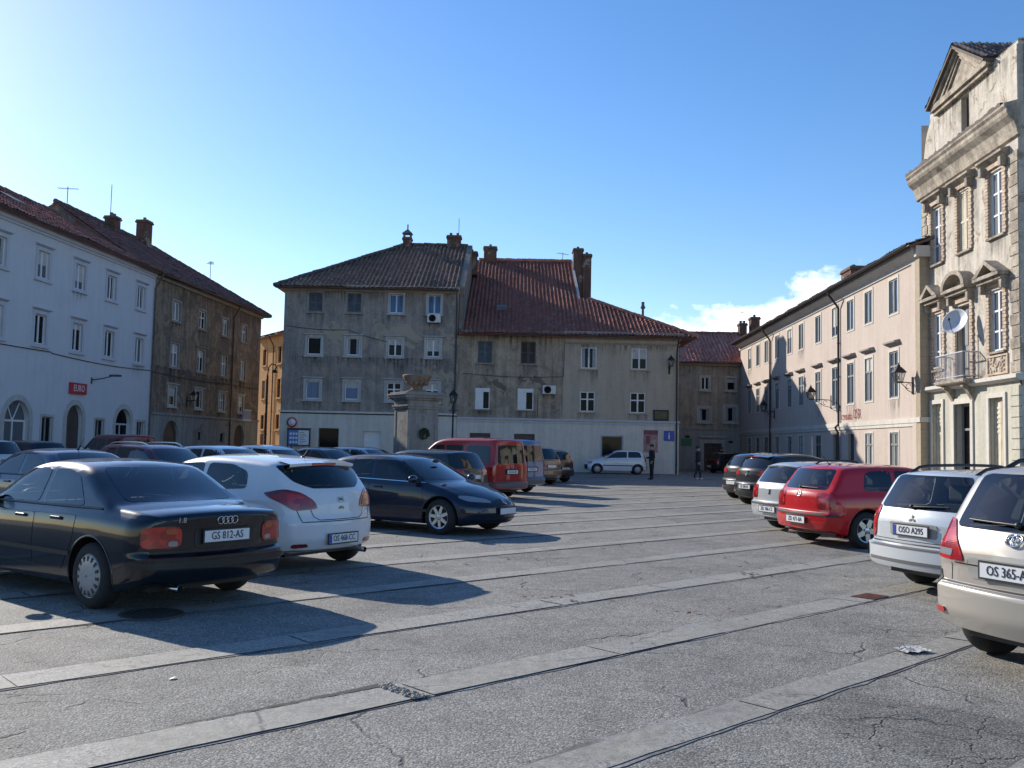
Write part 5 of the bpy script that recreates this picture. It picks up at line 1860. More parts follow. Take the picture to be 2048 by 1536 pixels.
def car(name, label, sp, pose, paint, group, plate=None, detail=2):
    """detail 2: see-through glass and seats; 1: dark glass; 0: far away"""
    rx, ry, psi = pose
    root = thing(name, label, sp.get('cat', 'car'), (rx, ry, 0), R(psi), group)
    L, W = sp['L'], sp['W']; hw = W / 2
    sp = dict(sp)
    if detail == 0:
        sp['step'] = .09
    B = Body(sp)
    glass = [M['glass'] if detail >= 2 else M['glass_dark'], M['trim']]
    hole = detail >= 2
    bw = .028 if detail else .02
    for q in sp['side']:
        nm = 'side_window'
        for s in ('L', 'R'):
            B.put(B.patch([(x, 0, z) for x, z in q], s, .004, bw, hole=hole, smooth=sp.get('wsm', 1)), nm, glass, root)
    rw = sp['rwin']
    B.put(B.patch([(0, y, z) for y, z in rw], 'rear', .004, bw * 1.2, hole=hole, smooth=1), 'rear_window', glass, root)
    B.put(B.patch([(0, y, z) for y, z in sp['wind']], 'front', .004, bw * 1.2, hole=hole, smooth=1), 'windscreen', glass, root)
    # lower door skins with their gaps
    if detail >= 1:
        for q in sp['doors']:
            for s in ('L', 'R'):
                B.put(B.patch([(x, 0, z) for x, z in q], s, .0035, .0, smooth=1), 'door', paint, root, thick=.004)
                mb = B.ribbon([(x, 0, z) for x, z in q + q[:1]], s, .011, .0005)
                mb.build('door_gap', M['trim'], root)
        for (x, z) in sp['handles']:
            for s in ('L', 'R'):
                loc, nor = B.snap((x, 0, z), s); sg = 1 if s == 'L' else -1
                mb = MB(); mb.box(x - .09, x + .09, loc.y - .01, loc.y + sg * .03, z - .016, z + .016, bev=.008) if sg > 0 else mb.box(x - .09, x + .09, loc.y + sg * .03, loc.y + .01, z - .016, z + .016, bev=.008)
                mb.build('door_handle', sp.get('hmat') or paint, root)
    # lamps
    for kind, pts, mat in sp['lamps']:
        for s in (1, -1):
            k = kind if s > 0 or kind in ('rear', 'front') else {'RL': 'RR', 'FL': 'FR', 'L': 'R'}[kind]
            pp = [(x, y * s, z) for x, y, z in pts]
            nm = 'headlamp' if kind in ('FL', 'front') else 'tail_lamp'
            B.put(B.patch(pp, k, .012, .0 if detail < 2 else .008, smooth=1, step=.05), nm, [M[mat], M['trim']], root, thick=.014)
    for kind, pts, mat, nm in sp.get('spots', []):
        for s in (1, -1):
            k = kind if s > 0 or kind in ('rear', 'front') else {'RL': 'RR', 'FL': 'FR', 'L': 'R'}[kind]
            B.put(B.patch([(x, y * s, z) for x, y, z in pts], k, .016, 0, smooth=1, step=.05), nm, M[mat], root, thick=.008)
    for kind, pts, mat, nm in sp.get('panels', []):
        m = M[mat] if isinstance(mat, str) else mat
        B.put(B.patch(pts, kind, .006, 0, smooth=sp.get('psm', 1), step=.06), nm, m, root, thick=.008)
    for z0, z1, end, c, span, mat, nm, off in sp.get('wraps', []):
        m = paint if mat == 'paint' else M[mat]
        B.wrap(z0, z1, end, c, span, off, rows=max(2, int((z1 - z0) / .05)), n=44 if detail else 24).build(nm, m, root, sharp=40)
    if detail >= 1:
        for kind, pts, w in sp.get('gaps', []):
            B.ribbon(pts, kind, w, .001).build('panel_gap', M['trim'], root)
    for pts, w, mat in sp.get('mould', []):
        for s in ('L', 'R'):
            B.ribbon(pts, s, w, .006).build('side_moulding', M[mat], root)
    # plates
    pz = sp.get('plz', .5)
    if plate:
        plate = '' if plate == 'x' else plate
        hit, nor = B.snap((0, 0, pz), 'rear')
        plate_obj(root, (hit.x - .012, 0, pz), plate, -1, sp.get('pltilt', 0))
    if sp.get('fplz'):
        hit, nor = B.snap((0, 0, sp['fplz']), 'front')
        plate_obj(root, (hit.x + .012, 0, sp['fplz']), sp.get('fplate', plate), 1, 0)
    # mirrors
    if detail >= 1:
        mxx, mz = sp['mirror']
        for s in (1, -1):
            loc, nor = B.snap((mxx, 0, mz), 'L' if s > 0 else 'R')
            mb = MB(); mb.ball((mxx + .02, loc.y + s * .13, mz + .05), .075, .115, .075, 14); mb.tube([(mxx + .02, loc.y - s * .03, mz - .01), (mxx + .02, loc.y + s * .1, mz + .03)], .028, 8)
            o = mb.build('mirror', sp.get('mmat') or paint, root)
            g = MB(); T = Matrix.Translation((mxx - .05, loc.y + s * .13, mz + .05)) @ Matrix.Rotation(-PI / 2, 4, 'Y') @ Matrix.Scale(1.5, 4, (0, 1, 0))
            g.lathe([(.055, 0), (.001, .004)], 16, 0, T); g.build('mirror_glass', M['chrome'], o)
    r = sp['r']; ra = r + .06
    arches = [(sp['ro'], r), (L - sp['fo'], r)]
    B.finish(arches, paint, root, ra, M['trim'] if sp.get('clad') else None)
    tr = hw - .11
    for x, st in ((sp['ro'], 0), (L - sp['fo'], sp.get('steer', 0))):
        for s in (1, -1):
            wheel(root, x, s * tr, r, .2, sp.get('rim', 'five'), st, random.uniform(0, 6))
    # floor plate so one cannot look through the shell
    mb = MB(); mb.box(.35, L - .35, -hw * .72, hw * .72, .2, .26)
    for x in (sp['ro'], L - sp['fo']):
        mb.tube([(x, -tr, r), (x, tr, r)], .04, 8)
    mb.build('floor_pan', M['trim'], root)
    if detail >= 2:
        zf = .42
        H = max(z for _, z in sp['top'])
        xs = sp['seats']
        for x in xs:
            for y in (-.37, .37):
                mb = MB()
                mb.box(x - .02, x + .48, y - .24, y + .24, zf - .1, zf + .12, bev=.04)
                mb.prism([(x - .02, zf + .1), (x + .13, zf + .1), (x - .1, H - .46), (x - .22, H - .46)], lambda u, v, w: (u, w, v), y - .23, y + .23)
                mb.box(x - .25, x - .13, y - .13, y + .13, H - .42, H - .22, bev=.04)
                mb.tube([(x - .19, y - .05, H - .5), (x - .19, y - .05, H - .38)], .01, 5); mb.tube([(x - .19, y + .05, H - .5), (x - .19, y + .05, H - .38)], .01, 5)
                mb.build('seat', M['seat'], root)
        mb = MB(); x = L - sp['cowl']; mb.box(x - .35, x + .2, -hw * .78, hw * .78, .62, .9, bev=.06); mb.build('dashboard', M['dash'], root)
        mb = MB(); mb.lathe([(.17, -.014), (.19, 0), (.17, .014)], 20, 0, Matrix.Translation((x - .45, .36, .88)) @ Matrix.Rotation(R(-65), 4, 'Y')); mb.build('steering_wheel', M['trim'], root)
        mb = MB(); mb.box(sp['parcel'][0], sp['parcel'][1], -hw * .74, hw * .74, sp['parcel'][2] - .03, sp['parcel'][2]); mb.build('parcel_shelf', M['dash'], root)
        mb = MB(); mb.ball((x - .55 + .05, 0, H - .13), .02, .12, .035, 10); mb.build('interior_mirror', M['trim'], root)
    for fn in sp.get('extra', []):
        fn(root, B, paint, sp)
    return root


def plate_obj(root, loc, txt, end, tilt):
    x, y, z = loc
    band = txt.startswith('|'); t = txt.lstrip('|')
    e = thing_part = MB()
    e.box(-.006, .006, -.26, .26, -.057, .057, bev=.004)
    e.box(-.010, .002, -.275, .275, -.070, .070, 1)
    o = e.build('number_plate', [M['plate'], M['black']], root)
    o.location = loc; o.rotation_euler = (0, tilt if end < 0 else -tilt, 0 if end < 0 else PI)
    # plate is built facing -x: its white face is pushed in front of the holder
    me = o.data
    for v in me.vertices:
        pass
    w = MB(); w.box(-.0125, -.0102, -.258, .258, -.054, .054); wf = w.build('plate_face', M['plate'], o)
    if t:
        l = lettering(t, .105, M['plate_ink'], o, (-.0145, -.01 if band else 0, 0), (PI / 2, 0, -PI / 2), .8)
    if band:
        b = MB(); b.box(-.0138, -.0126, .215, .256, -.052, .052); b.build('plate_band', M['plate_blue'], o)
    return o


# --- small extras
def wiper(x_hint, z, y0, y1, z1):
    def f(root, B, paint, sp):
        pts = []
        for k in range(7):
            t = k / 6
            y = lerp(y0, y1, t); zz = lerp(z, z1, t)
            loc, nor = B.snap((0, y, zz), 'rear'); pts.append(loc + Vector((-.02, 0, .012)))
        mb = MB(); mb.tube(pts, [.012] * 3 + [.009] * 4, 6); mb.ball(tuple(pts[0]), .03, .03, .025, 8); mb.build('wiper', M['trim'], root)
    return f


def spoiler(x, z, hwid, depth, th, lamp=True):
    def f(root, B, paint, sp):
        mb = MB(); pts = []
        n = 12; vs = []; fs = []
        for k in range(n + 1):
            y = lerp(-hwid, hwid, k / n); c = 1 - (abs(y) / hwid) ** 3 * .35
            zt = z - .02 * (y / hwid) ** 2
            vs += [(x + .22, y, zt + .012), (x - depth * c, y, zt - .035), (x - depth * c + .01, y, zt - .035 - th), (x + .1, y, zt - .12)]
        for k in range(n):
            for j in range(3):
                fs.append((4 * k + j, 4 * k + 4 + j, 4 * k + 5 + j, 4 * k + 1 + j))
        mb.mesh(vs, fs, 0, True)
        o = mb.build('spoiler', paint, root, sharp=40)
        if lamp:
            b = MB(); b.box(x - depth - .004, x - depth + .02, -hwid * .36, hwid * .36, z - .033 - th, z - .04); b.build('brake_lamp', M['red_lens'], o)
    return f


def roof_rails(x0, x1, yo, h=.06, mat='trim'):
    def f(root, B, paint, sp):
        for s in (1, -1):
            pts = []
            for k in range(13):
                t = k / 12
                x = lerp(x0, x1, t)
                loc, nor = B.snap((x, s * yo, 0), 'top'); lift = h * min(1, math.sin(PI * t) * 3.2)
                pts.append(loc + Vector((0, 0, lift - .005)))
            mb = MB(); mb.tube(pts, .019, 8); mb.build('roof_rail', M[mat], root)
    return f


def aerial(x, lean=-.25, h=.35):
    def f(root, B, paint, sp):
        loc, nor = B.snap((x, 0, 0), 'top')
        mb = MB(); mb.ball(tuple(loc), .035, .025, .02, 8); mb.tube([loc, loc + Vector((lean, 0, h))], [.008, .003], 5); mb.build('aerial', M['trim'], root)
    return f


def exhaust(x, y, z):
    def f(root, B, paint, sp):
        mb = MB(); mb.lathe([(.032, 0), (.036, .002), (.036, .16)], 14, 0, Matrix.Translation((x, y, z)) @ Matrix.Rotation(PI / 2, 4, 'Y')); mb.lathe([(.03, .004), (.001, .06)], 14, 1, Matrix.Translation((x, y, z)) @ Matrix.Rotation(PI / 2, 4, 'Y')); mb.build('exhaust_pipe', [M['chrome'], M['black']], root)
    return f


def emblem(kind, end, z, size, y=0.0, mat='chrome'):
    """the maker's mark as it looks on the car"""
    def f(root, B, paint, sp):
        loc, nor = B.snap((0, y, z), 'rear' if end < 0 else 'front')
        s = -1 if end < 0 else 1
        up = Vector((0, 0, 1)); n = nor if nor.x * s > 0 else -nor
        t = (up - n * up.dot(n)).normalized(); u = t.cross(n).normalized()
        at = lambda a, b, o_=.008: loc + u * a + t * b + n * o_
        mb = MB()

        def ring(ca, cb, ra, rb, w, n_=24):
            mb.tube([at(ca + ra * math.cos(2 * PI * k / n_), cb + rb * math.sin(2 * PI * k / n_)) for k in range(n_ + 1)], w, 5, caps=False)
        if kind == 'rings':
            for k in range(4):
                ring((k - 1.5) * size * .62, 0, size * .42, size * .42, size * .055)
        elif kind == 'ovals':
            ring(0, 0, size * .72, size * .5, size * .07); ring(0, .12 * size, size * .5, size * .2, size * .05); ring(0, 0, size * .2, size * .46, size * .05)
        elif kind == 'oval_letters':
            ring(0, 0, size * .8, size * .45, size * .06)
        elif kind == 'vw':
            ring(0, 0, size * .5, size * .5, size * .05)
            mb.tube([at(-.28 * size, .38 * size), at(0, .02 * size), at(.28 * size, .38 * size)], size * .045, 5)
            mb.tube([at(-.42 * size, .1 * size), at(-.2 * size, -.4 * size), at(0, -.02 * size), at(.2 * size, -.4 * size), at(.42 * size, .1 * size)], size * .045, 5)
        elif kind == 'diamond':
            mb.tube([at(0, .55 * size), at(.36 * size, 0), at(0, -.55 * size), at(-.36 * size, 0), at(0, .55 * size)], size * .08, 5)
        elif kind == 'diamonds':
            for k in range(3):
                a = PI / 2 + 2 * PI * k / 3
                d = Vector((math.cos(a), math.sin(a))); e = Vector((-d.y, d.x))
                q = [d * 0, d * .3 * size + e * .17 * size, d * .6 * size, d * .3 * size - e * .17 * size]
                mb.face([at(p.x, p.y, .006) for p in q]); mb.face([at(p.x, p.y, .005) for p in q][::-1])
        elif kind == 'disc':
            mb.tube([at(0, 0, .002), at(0, 0, .01)], size * .5, 20)
        elif kind == 'lion':
            mb.tube([at(-.2 * size, -.5 * size), at(.05 * size, -.1 * size), at(-.05 * size, .3 * size), at(.2 * size, .5 * size)], size * .1, 6); mb.tube([at(0, .2 * size), at(.35 * size, .15 * size)], size * .06, 5); mb.tube([at(0, -.1 * size), at(.3 * size, -.3 * size)], size * .06, 5)
        mb.build('emblem', M[mat], root)
        if kind == 'oval_letters':
            rot = Matrix((u, t, n)).transposed().to_euler()
            lettering('KIA', size * .62, M['trim'], root, at(0, 0, .006), rot)
    return f


def script_badge(txt, end, y, z, size, mat='chrome'):
    def f(root, B, paint, sp):
        loc, nor = B.snap((0, y, z), 'rear')
        n = nor if nor.x < 0 else -nor
        up = Vector((0, 0, 1)); t = (up - n * up.dot(n)).normalized(); u = t.cross(n).normalized()
        lettering(txt, size, M[mat], root, loc + n * .004, Matrix((u, t, n)).transposed().to_euler())
    return f


# ------------------------------------------------------------------ the cars on the square
def doors(x0, x1, x2, z0=.34, z1=.86):
    return [[(x1 + .012, z0), (x2, z0 + .02), (x2 - .02, z1 - .03), (x1 + .012, z1)], [(x0 + .16, z0), (x1 - .012, z0), (x1 - .012, z1), (x0 - .05, z1 + .01), (x0 - .02, z0 + .3)]]


SEDAN = dict(L=4.48, W=1.74, cat='car', ro=.99, fo=.88, r=.315, rim='cover', zb=.19, tumble=.40, bendr=.17,
    top=[(0, .90), (.03, .95), (.3, .985), (.66, 1.0), (.8, 1.06), (1.3, 1.33), (1.48, 1.385), (1.85, 1.415), (2.3, 1.41), (2.6, 1.36), (2.75, 1.30), (3.3, .985), (3.45, .955), (4.15, .84), (4.36, .76), (4.46, .66), (4.48, .60)],
    belt=[(0, .88), (.8, .915), (1.6, .925), (3.3, .90), (4.2, .78), (4.48, .6)],
    rear=[(.2, .14), (.30, .05), (.40, .0), (.545, .0), (.565, .065), (.75, .065), (.95, .045)], nose=[(.2, .1), (.35, .02), (.5, 0), (.62, .03), (.8, .12)],
    side=[[(1.22, .965), (2.02, .965), (2.02, 1.31), (1.72, 1.305), (1.5, 1.235)], [(2.10, .965), (3.14, .955), (2.8, 1.16), (2.52, 1.30), (2.10, 1.31)]],
    rwin=[(-.62, 1.015), (.62, 1.015), (.53, 1.335), (-.53, 1.335)], wind=[(-.68, .99), (.68, .99), (.56, 1.33), (-.56, 1.33)],
    doors=doors(1.33, 2.06, 3.2), handles=[(1.62, .83), (2.32, .82)], mirror=(3.02, .95), cowl=1.0, seats=(2.45, 1.55), parcel=(.75, 1.3, .98),
    lamps=[('RL', [(.0, .56, .625), (.0, .56, .82), (.05, .76, .82), (.18, .86, .81), (.18, .86, .625), (.05, .78, .625)], 'red_lens'), ('FL', [(4.4, .45, .60), (4.4, .45, .72), (4.25, .78, .72), (4.2, .8, .60)], 'clear_lens')],
    spots=[('RL', [(.02, .585, .64), (.02, .585, .685), (.02, .69, .685), (.02, .69, .64)], 'clear_lens', 'reversing_lamp'), ('RL', [(.02, .585, .75), (.02, .585, .805), (.02, .72, .805), (.02, .72, .75)], 'amber_lens', 'indicator_lamp')],
    wraps=[(.44, .50, -1, .42, 1.5, 'trim', 'bumper_strip', .012)],
    gaps=[('rear', [(0, -.74, .585), (0, .74, .585)], .014), ('rear', [(0, .5, .60), (0, .485, .93)], .010), ('rear', [(0, -.5, .60), (0, -.485, .93)], .010)],
    panels=[('rear', [(0, -.34, .62), (0, .34, .62), (0, .34, .79), (0, -.34, .79)], 'trim', 'plate_recess')],
    mould=[([(.9, 0, .955), (3.2, 0, .94)], .018, 'trim'), ([(1.34, 0, .50), (3.45, 0, .50)], .045, 'trim')], plz=.715)

HATCH3 = dict(L=4.25, W=1.80, ro=.74, fo=.87, r=.325, rim='five', zb=.19, tumble=.36, bendr=.24, cornr=.20,
    top=[(0, .86), (.02, .97), (.06, 1.04), (.36, 1.34), (.44, 1.385), (.6, 1.415), (1.3, 1.455), (1.9, 1.455), (2.3, 1.40), (2.5, 1.33), (3.2, .98), (3.4, .93), (4.0, .80), (4.2, .70), (4.25, .6)],
    belt=[(0, .93), (.5, 1.0), (1.0, .99), (1.9, .945), (3.2, .90), (4.25, .6)],
    rear=[(.2, .16), (.30, .05), (.42, .0), (.62, .0), (.72, .03), (.95, .055)], nose=[(.2, .1), (.4, 0), (.6, .05), (.8, .2)],
    side=[[(.88, 1.03), (1.72, .985), (1.72, 1.335), (1.25, 1.325), (.94, 1.24)], [(1.80, .98), (3.05, .945), (2.7, 1.16), (2.45, 1.31), (1.80, 1.335)]],
    rwin=[(-.40, 1.045), (.40, 1.045), (.60, 1.13), (.70, 1.33), (-.70, 1.33), (-.60, 1.13)], wind=[(-.68, 1.0), (.68, 1.0), (.56, 1.34), (-.56, 1.34)],
    doors=[[(1.82, .36), (3.1, .36), (3.08, .84), (1.80, .88)]], handles=[(2.02, .83)], mirror=(2.95, .95), cowl=.95, seats=(2.25, 1.35), parcel=(.35, .95, 1.0),
    lamps=[('RL', [(.05, .40, .80), (.05, .47, .90), (.10, .64, 1.0), (.22, .83, 1.045), (.52, .88, .99), (.42, .885, .94), (.22, .82, .86), (.12, .74, .78)], 'dark_red_lens'), ('FL', [(4.15, .4, .62), (4.1, .5, .72), (3.7, .82, .80), (3.8, .84, .66)], 'clear_lens')],
    spots=[('RL', [(.06, .46, .825), (.06, .50, .885), (.11, .64, .97), (.2, .79, .99), (.2, .80, .89), (.12, .72, .815)], 'red_lens', 'lamp_chamber'), ('rear', [(.02, .50, .335), (.02, .53, .375), (.02, .70, .375), (.02, .72, .35), (.02, .69, .325)], 'dark_red_lens', 'reflector')],
    gaps=[('rear', [(0, -.60, .64), (0, .60, .64), (0, .66, .80)], .012), ('rear', [(0, -.60, .64), (0, -.66, .80)], .012), ('rear', [(0, .48, .80), (0, .44, .70), (0, .36, .66), (0, -.36, .66), (0, -.44, .70), (0, -.48, .80)], .010)],
    plz=.42)

LIFTB = dict(L=4.58, W=1.77, ro=.90, fo=.92, r=.32, rim='seven', zb=.17, tumble=.36,
    top=[(0, .90), (.03, .99), (.2, 1.04), (.95, 1.34), (1.25, 1.40), (1.75, 1.43), (2.25, 1.425), (2.6, 1.36), (2.75, 1.30), (3.5, .955), (3.65, .92), (4.2, .80), (4.42, .71), (4.55, .60), (4.58, .52)],
    belt=[(0, .92), (1.0, .95), (1.8, .945), (3.4, .885), (4.2, .72), (4.58, .52)],
    rear=[(.2, .14), (.35, .02), (.55, 0), (.6, .05), (.95, .07)], nose=[(.17, .16), (.28, .04), (.40, 0), (.52, .01), (.62, .06), (.8, .2)],
    bendf=.42, cornf=.26,
    side=[[(1.10, .985), (1.98, .975), (1.98, 1.32), (1.6, 1.31), (1.3, 1.22)], [(2.06, .97), (3.3, .93), (2.85, 1.18), (2.55, 1.31), (2.06, 1.32)]],
    rwin=[(-.62, 1.06), (.62, 1.06), (.53, 1.33), (-.53, 1.33)], wind=[(-.72, .975), (.72, .975), (.58, 1.33), (-.58, 1.33)],
    doors=doors(1.25, 2.02, 3.3, .32, .86), handles=[(1.55, .82), (2.25, .81)], mirror=(3.1, .93), cowl=1.15, seats=(2.4, 1.5), parcel=(.5, 1.1, .98),
    lamps=[('FL', [(4.46, .33, .59), (4.4, .38, .645), (4.2, .62, .70), (4.05, .78, .71), (4.06, .80, .675), (4.2, .72, .615)], 'clear_lens'), ('RL', [(.03, .5, .75), (.05, .6, .93), (.2, .82, .93), (.2, .86, .76)], 'red_lens')],
    panels=[('front', [(4.5, -.26, .55), (4.5, .26, .55), (4.5, .22, .635), (4.5, .07, .65), (4.5, -.07, .65), (4.5, -.22, .635)], 'trim', 'grille'), ('front', [(4.5, -.55, .225), (4.5, .55, .225), (4.5, .52, .32), (4.5, -.52, .32)], 'trim', 'lower_grille')],
    gaps=[('front', [(4.5, -.66, .52), (4.5, .66, .52)], .010), ('top', [(3.55, -.68, 0), (4.42, -.42, 0)], .012), ('top', [(3.55, .68, 0), (4.42, .42, 0)], .012)],
    mould=[([(1.36, 0, .44), (3.4, 0, .42)], .05, 'trim'), ([(.95, 0, .975), (3.3, 0, .92)], .014, 'chrome')], plz=.5, fplz=.44, fplate='')

GOLF = dict(L=4.15, W=1.735, ro=.82, fo=.82, r=.315, rim='five', zb=.19, tumble=.33, bendr=.14, cornr=.12,
    top=[(0, .86), (.02, .93), (.05, .97), (.36, 1.34), (.42, 1.38), (.62, 1.415), (1.4, 1.44), (1.95, 1.43), (2.3, 1.36), (2.45, 1.29), (3.0, .985), (3.15, .95), (3.85, .83), (4.05, .75), (4.13, .65), (4.15, .58)],
    belt=[(0, .90), (.8, .935), (1.6, .935), (3.0, .90), (4.15, .6)],
    rear=[(.2, .10), (.30, .03), (.42, .0), (.58, .0), (.60, .045), (.80, .05), (.95, .06)], nose=[(.2, .1), (.4, 0), (.6, .02), (.8, .12)],
    side=[[(.80, .985), (1.42, .975), (1.42, 1.33), (1.02, 1.32), (.88, 1.27)], [(1.50, .975), (2.86, .955), (2.55, 1.17), (2.32, 1.30), (1.50, 1.335)]],
    rwin=[(-.60, .985), (.60, .985), (.54, 1.335), (-.54, 1.335)], wind=[(-.68, .99), (.68, .99), (.56, 1.32), (-.56, 1.32)],
    doors=[[(1.5, .36), (2.9, .36), (2.88, .86), (1.48, .88)]], handles=[(1.72, .82)], mirror=(2.75, .95), cowl=.95, seats=(2.1, 1.25), parcel=(.4, .9, .96),
    lamps=[('RL', [(.04, .50, .66), (.04, .50, .93), (.08, .70, .93), (.16, .80, .92), (.2, .84, .66)], 'red_lens'), ('FL', [(4.05, .4, .6), (4.05, .4, .72), (3.9, .78, .74), (3.9, .8, .6)], 'clear_lens')],
    spots=[('RL', [(.04, .54, .67), (.04, .54, .74), (.05, .70, .74), (.05, .70, .67)], 'dark_red_lens', 'fog_lamp')],
    wraps=[(.535, .575, -1, .33, 1.5, 'trim', 'bumper_strip', .010), (.20, .30, -1, .3, 1.45, 'trim', 'bumper_valance', .006)],
    gaps=[('rear', [(0, -.72, .60), (0, .72, .60)], .012), ('rear', [(0, .5, .60), (0, .5, .97)], .010), ('rear', [(0, -.5, .60), (0, -.5, .97)], .010)],
    mould=[([(1.3, 0, .52), (3.0, 0, .52)], .04, 'trim')], plz=.45)

WAGON = dict(L=4.50, W=1.71, ro=.97, fo=.88, r=.31, rim='six', zb=.20, tumble=.30, bendr=.15, cornr=.12,
    top=[(0, .84), (.02, .92), (.05, .97), (.34, 1.37), (.40, 1.42), (.6, 1.455), (1.6, 1.475), (2.15, 1.46), (2.45, 1.39), (2.6, 1.32), (3.2, .98), (3.35, .945), (4.15, .83), (4.4, .74), (4.48, .65), (4.5, .58)],
    belt=[(0, .90), (.8, .945), (1.8, .945), (3.2, .90), (4.5, .6)],
    rear=[(.2, .10), (.28, .03), (.36, .0), (.56, .0), (.575, .08), (.80, .085), (.95, .09)], nose=[(.2, .1), (.4, 0), (.6, .02), (.8, .12)],
    side=[[(.55, 1.0), (1.15, .99), (1.15, 1.35), (.85, 1.345), (.72, 1.30)], [(1.22, .99), (1.98, .985), (1.98, 1.36), (1.22, 1.355)], [(2.05, .985), (3.02, .965), (2.72, 1.17), (2.45, 1.32), (2.05, 1.36)]],
    rwin=[(-.66, .99), (.66, .99), (.56, 1.385), (-.56, 1.385)], wind=[(-.66, .99), (.66, .99), (.55, 1.35), (-.55, 1.35)],
    doors=doors(1.25, 2.02, 3.1), handles=[(1.5, .83), (2.25, .82)], mirror=(2.92, .95), cowl=1.0, seats=(2.3, 1.4), parcel=(.3, 1.0, .92),
    lamps=[('RL', [(.08, .74, .62), (.08, .72, .94), (.14, .76, 1.02), (.24, .82, 1.0), (.26, .85, .62)], 'red_lens'), ('FL', [(4.4, .4, .6), (4.4, .4, .72), (4.2, .76, .74), (4.2, .8, .6)], 'clear_lens')],
    spots=[('RL', [(.10, .73, .40), (.10, .73, .54), (.14, .79, .54), (.14, .79, .40)], 'trim', 'bumper_reflector')],
    wraps=[(.36, .40, -1, .42, 1.45, 'trim_grey', 'bumper_strip', .004), (.53, .56, -1, .42, 1.45, 'trim_grey', 'bumper_step', .004)],
    gaps=[('rear', [(0, -.72, .585), (0, .72, .585)], .014), ('rear', [(0, -.66, .62), (0, .66, .62)], .008), ('rear', [(0, .68, .60), (0, .68, .96)], .010), ('rear', [(0, -.68, .60), (0, -.68, .96)], .010)],
    panels=[('rear', [(0, -.36, .67), (0, .36, .67), (0, .36, .83), (0, -.36, .83)], 'recess', 'plate_recess')],
    plz=.745)

MPV = dict(L=4.36, W=1.77, ro=.78, fo=.85, r=.32, rim='five', zb=.20, tumble=.30, bendr=.16, cornr=.14,
    top=[(0, .90), (.02, 1.0), (.05, 1.05), (.34, 1.48), (.40, 1.54), (.6, 1.585), (1.6, 1.62), (2.2, 1.60), (2.6, 1.50), (2.8, 1.40), (3.45, 1.04), (3.6, 1.0), (4.1, .86), (4.28, .76), (4.36, .62)],
    belt=[(0, .97), (.8, 1.0), (1.8, .985), (3.4, .94), (4.36, .6)],
    rear=[(.2, .14), (.30, .05), (.42, .0), (.62, .0), (.64, .045), (.78, .05), (.80, .035), (.86, .04), (.98, .055)], nose=[(.2, .1), (.4, 0), (.6, .02), (.85, .15)],
    side=[[(.5, 1.06), (1.15, 1.045), (1.15, 1.47), (.8, 1.455), (.65, 1.39)], [(1.22, 1.045), (2.02, 1.035), (2.02, 1.49), (1.22, 1.47)], [(2.09, 1.03), (3.2, 1.0), (2.85, 1.22), (2.55, 1.42), (2.09, 1.49)]],
    rwin=[(-.64, 1.075), (.64, 1.075), (.56, 1.50), (-.56, 1.50)], wind=[(-.68, 1.06), (.68, 1.06), (.58, 1.48), (-.58, 1.48)],
    doors=doors(1.2, 2.05, 3.3, .36, .93), handles=[(1.5, .9), (2.25, .89)], mirror=(3.1, 1.02), cowl=.95, seats=(2.35, 1.45), parcel=(.35, .95, 1.02),
    lamps=[('RL', [(.05, .47, .815), (.05, .50, .87), (.10, .64, 1.02), (.16, .76, 1.14), (.24, .82, 1.12), (.26, .86, .85), (.12, .72, .82)], 'red_lens'), ('FL', [(4.2, .4, .68), (4.15, .5, .82), (3.9, .8, .86), (4.0, .83, .7)], 'clear_lens')],
    spots=[('RL', [(.06, .62, .845), (.06, .62, .895), (.12, .78, .90), (.12, .78, .85)], 'clear_lens', 'reversing_lamp'), ('RL', [(.06, .66, .40), (.06, .66, .44), (.16, .80, .44), (.16, .80, .40)], 'red_lens', 'reflector')],
    wraps=[(.62, .635, -1, .35, 1.4, 'trim_grey', 'bumper_seam', .004)],
    gaps=[('rear', [(0, -.56, .80), (0, .56, .80)], .010), ('rear', [(0, -.72, .645), (0, .72, .645)], .012), ('rear', [(0, .60, .66), (0, .60, .82)], .008), ('rear', [(0, -.60, .66), (0, -.60, .82)], .008)],
    panels=[('rear', [(0, -.40, .70), (0, .40, .70), (0, .42, .86), (0, -.42, .86)], 'recess', 'plate_recess'), ('RL', [(.1, .78, .60), (.1, .74, .62), (.12, .77, .74), (.17, .8, .68)], 'trim', 'bumper_vent')],
    plz=.78)

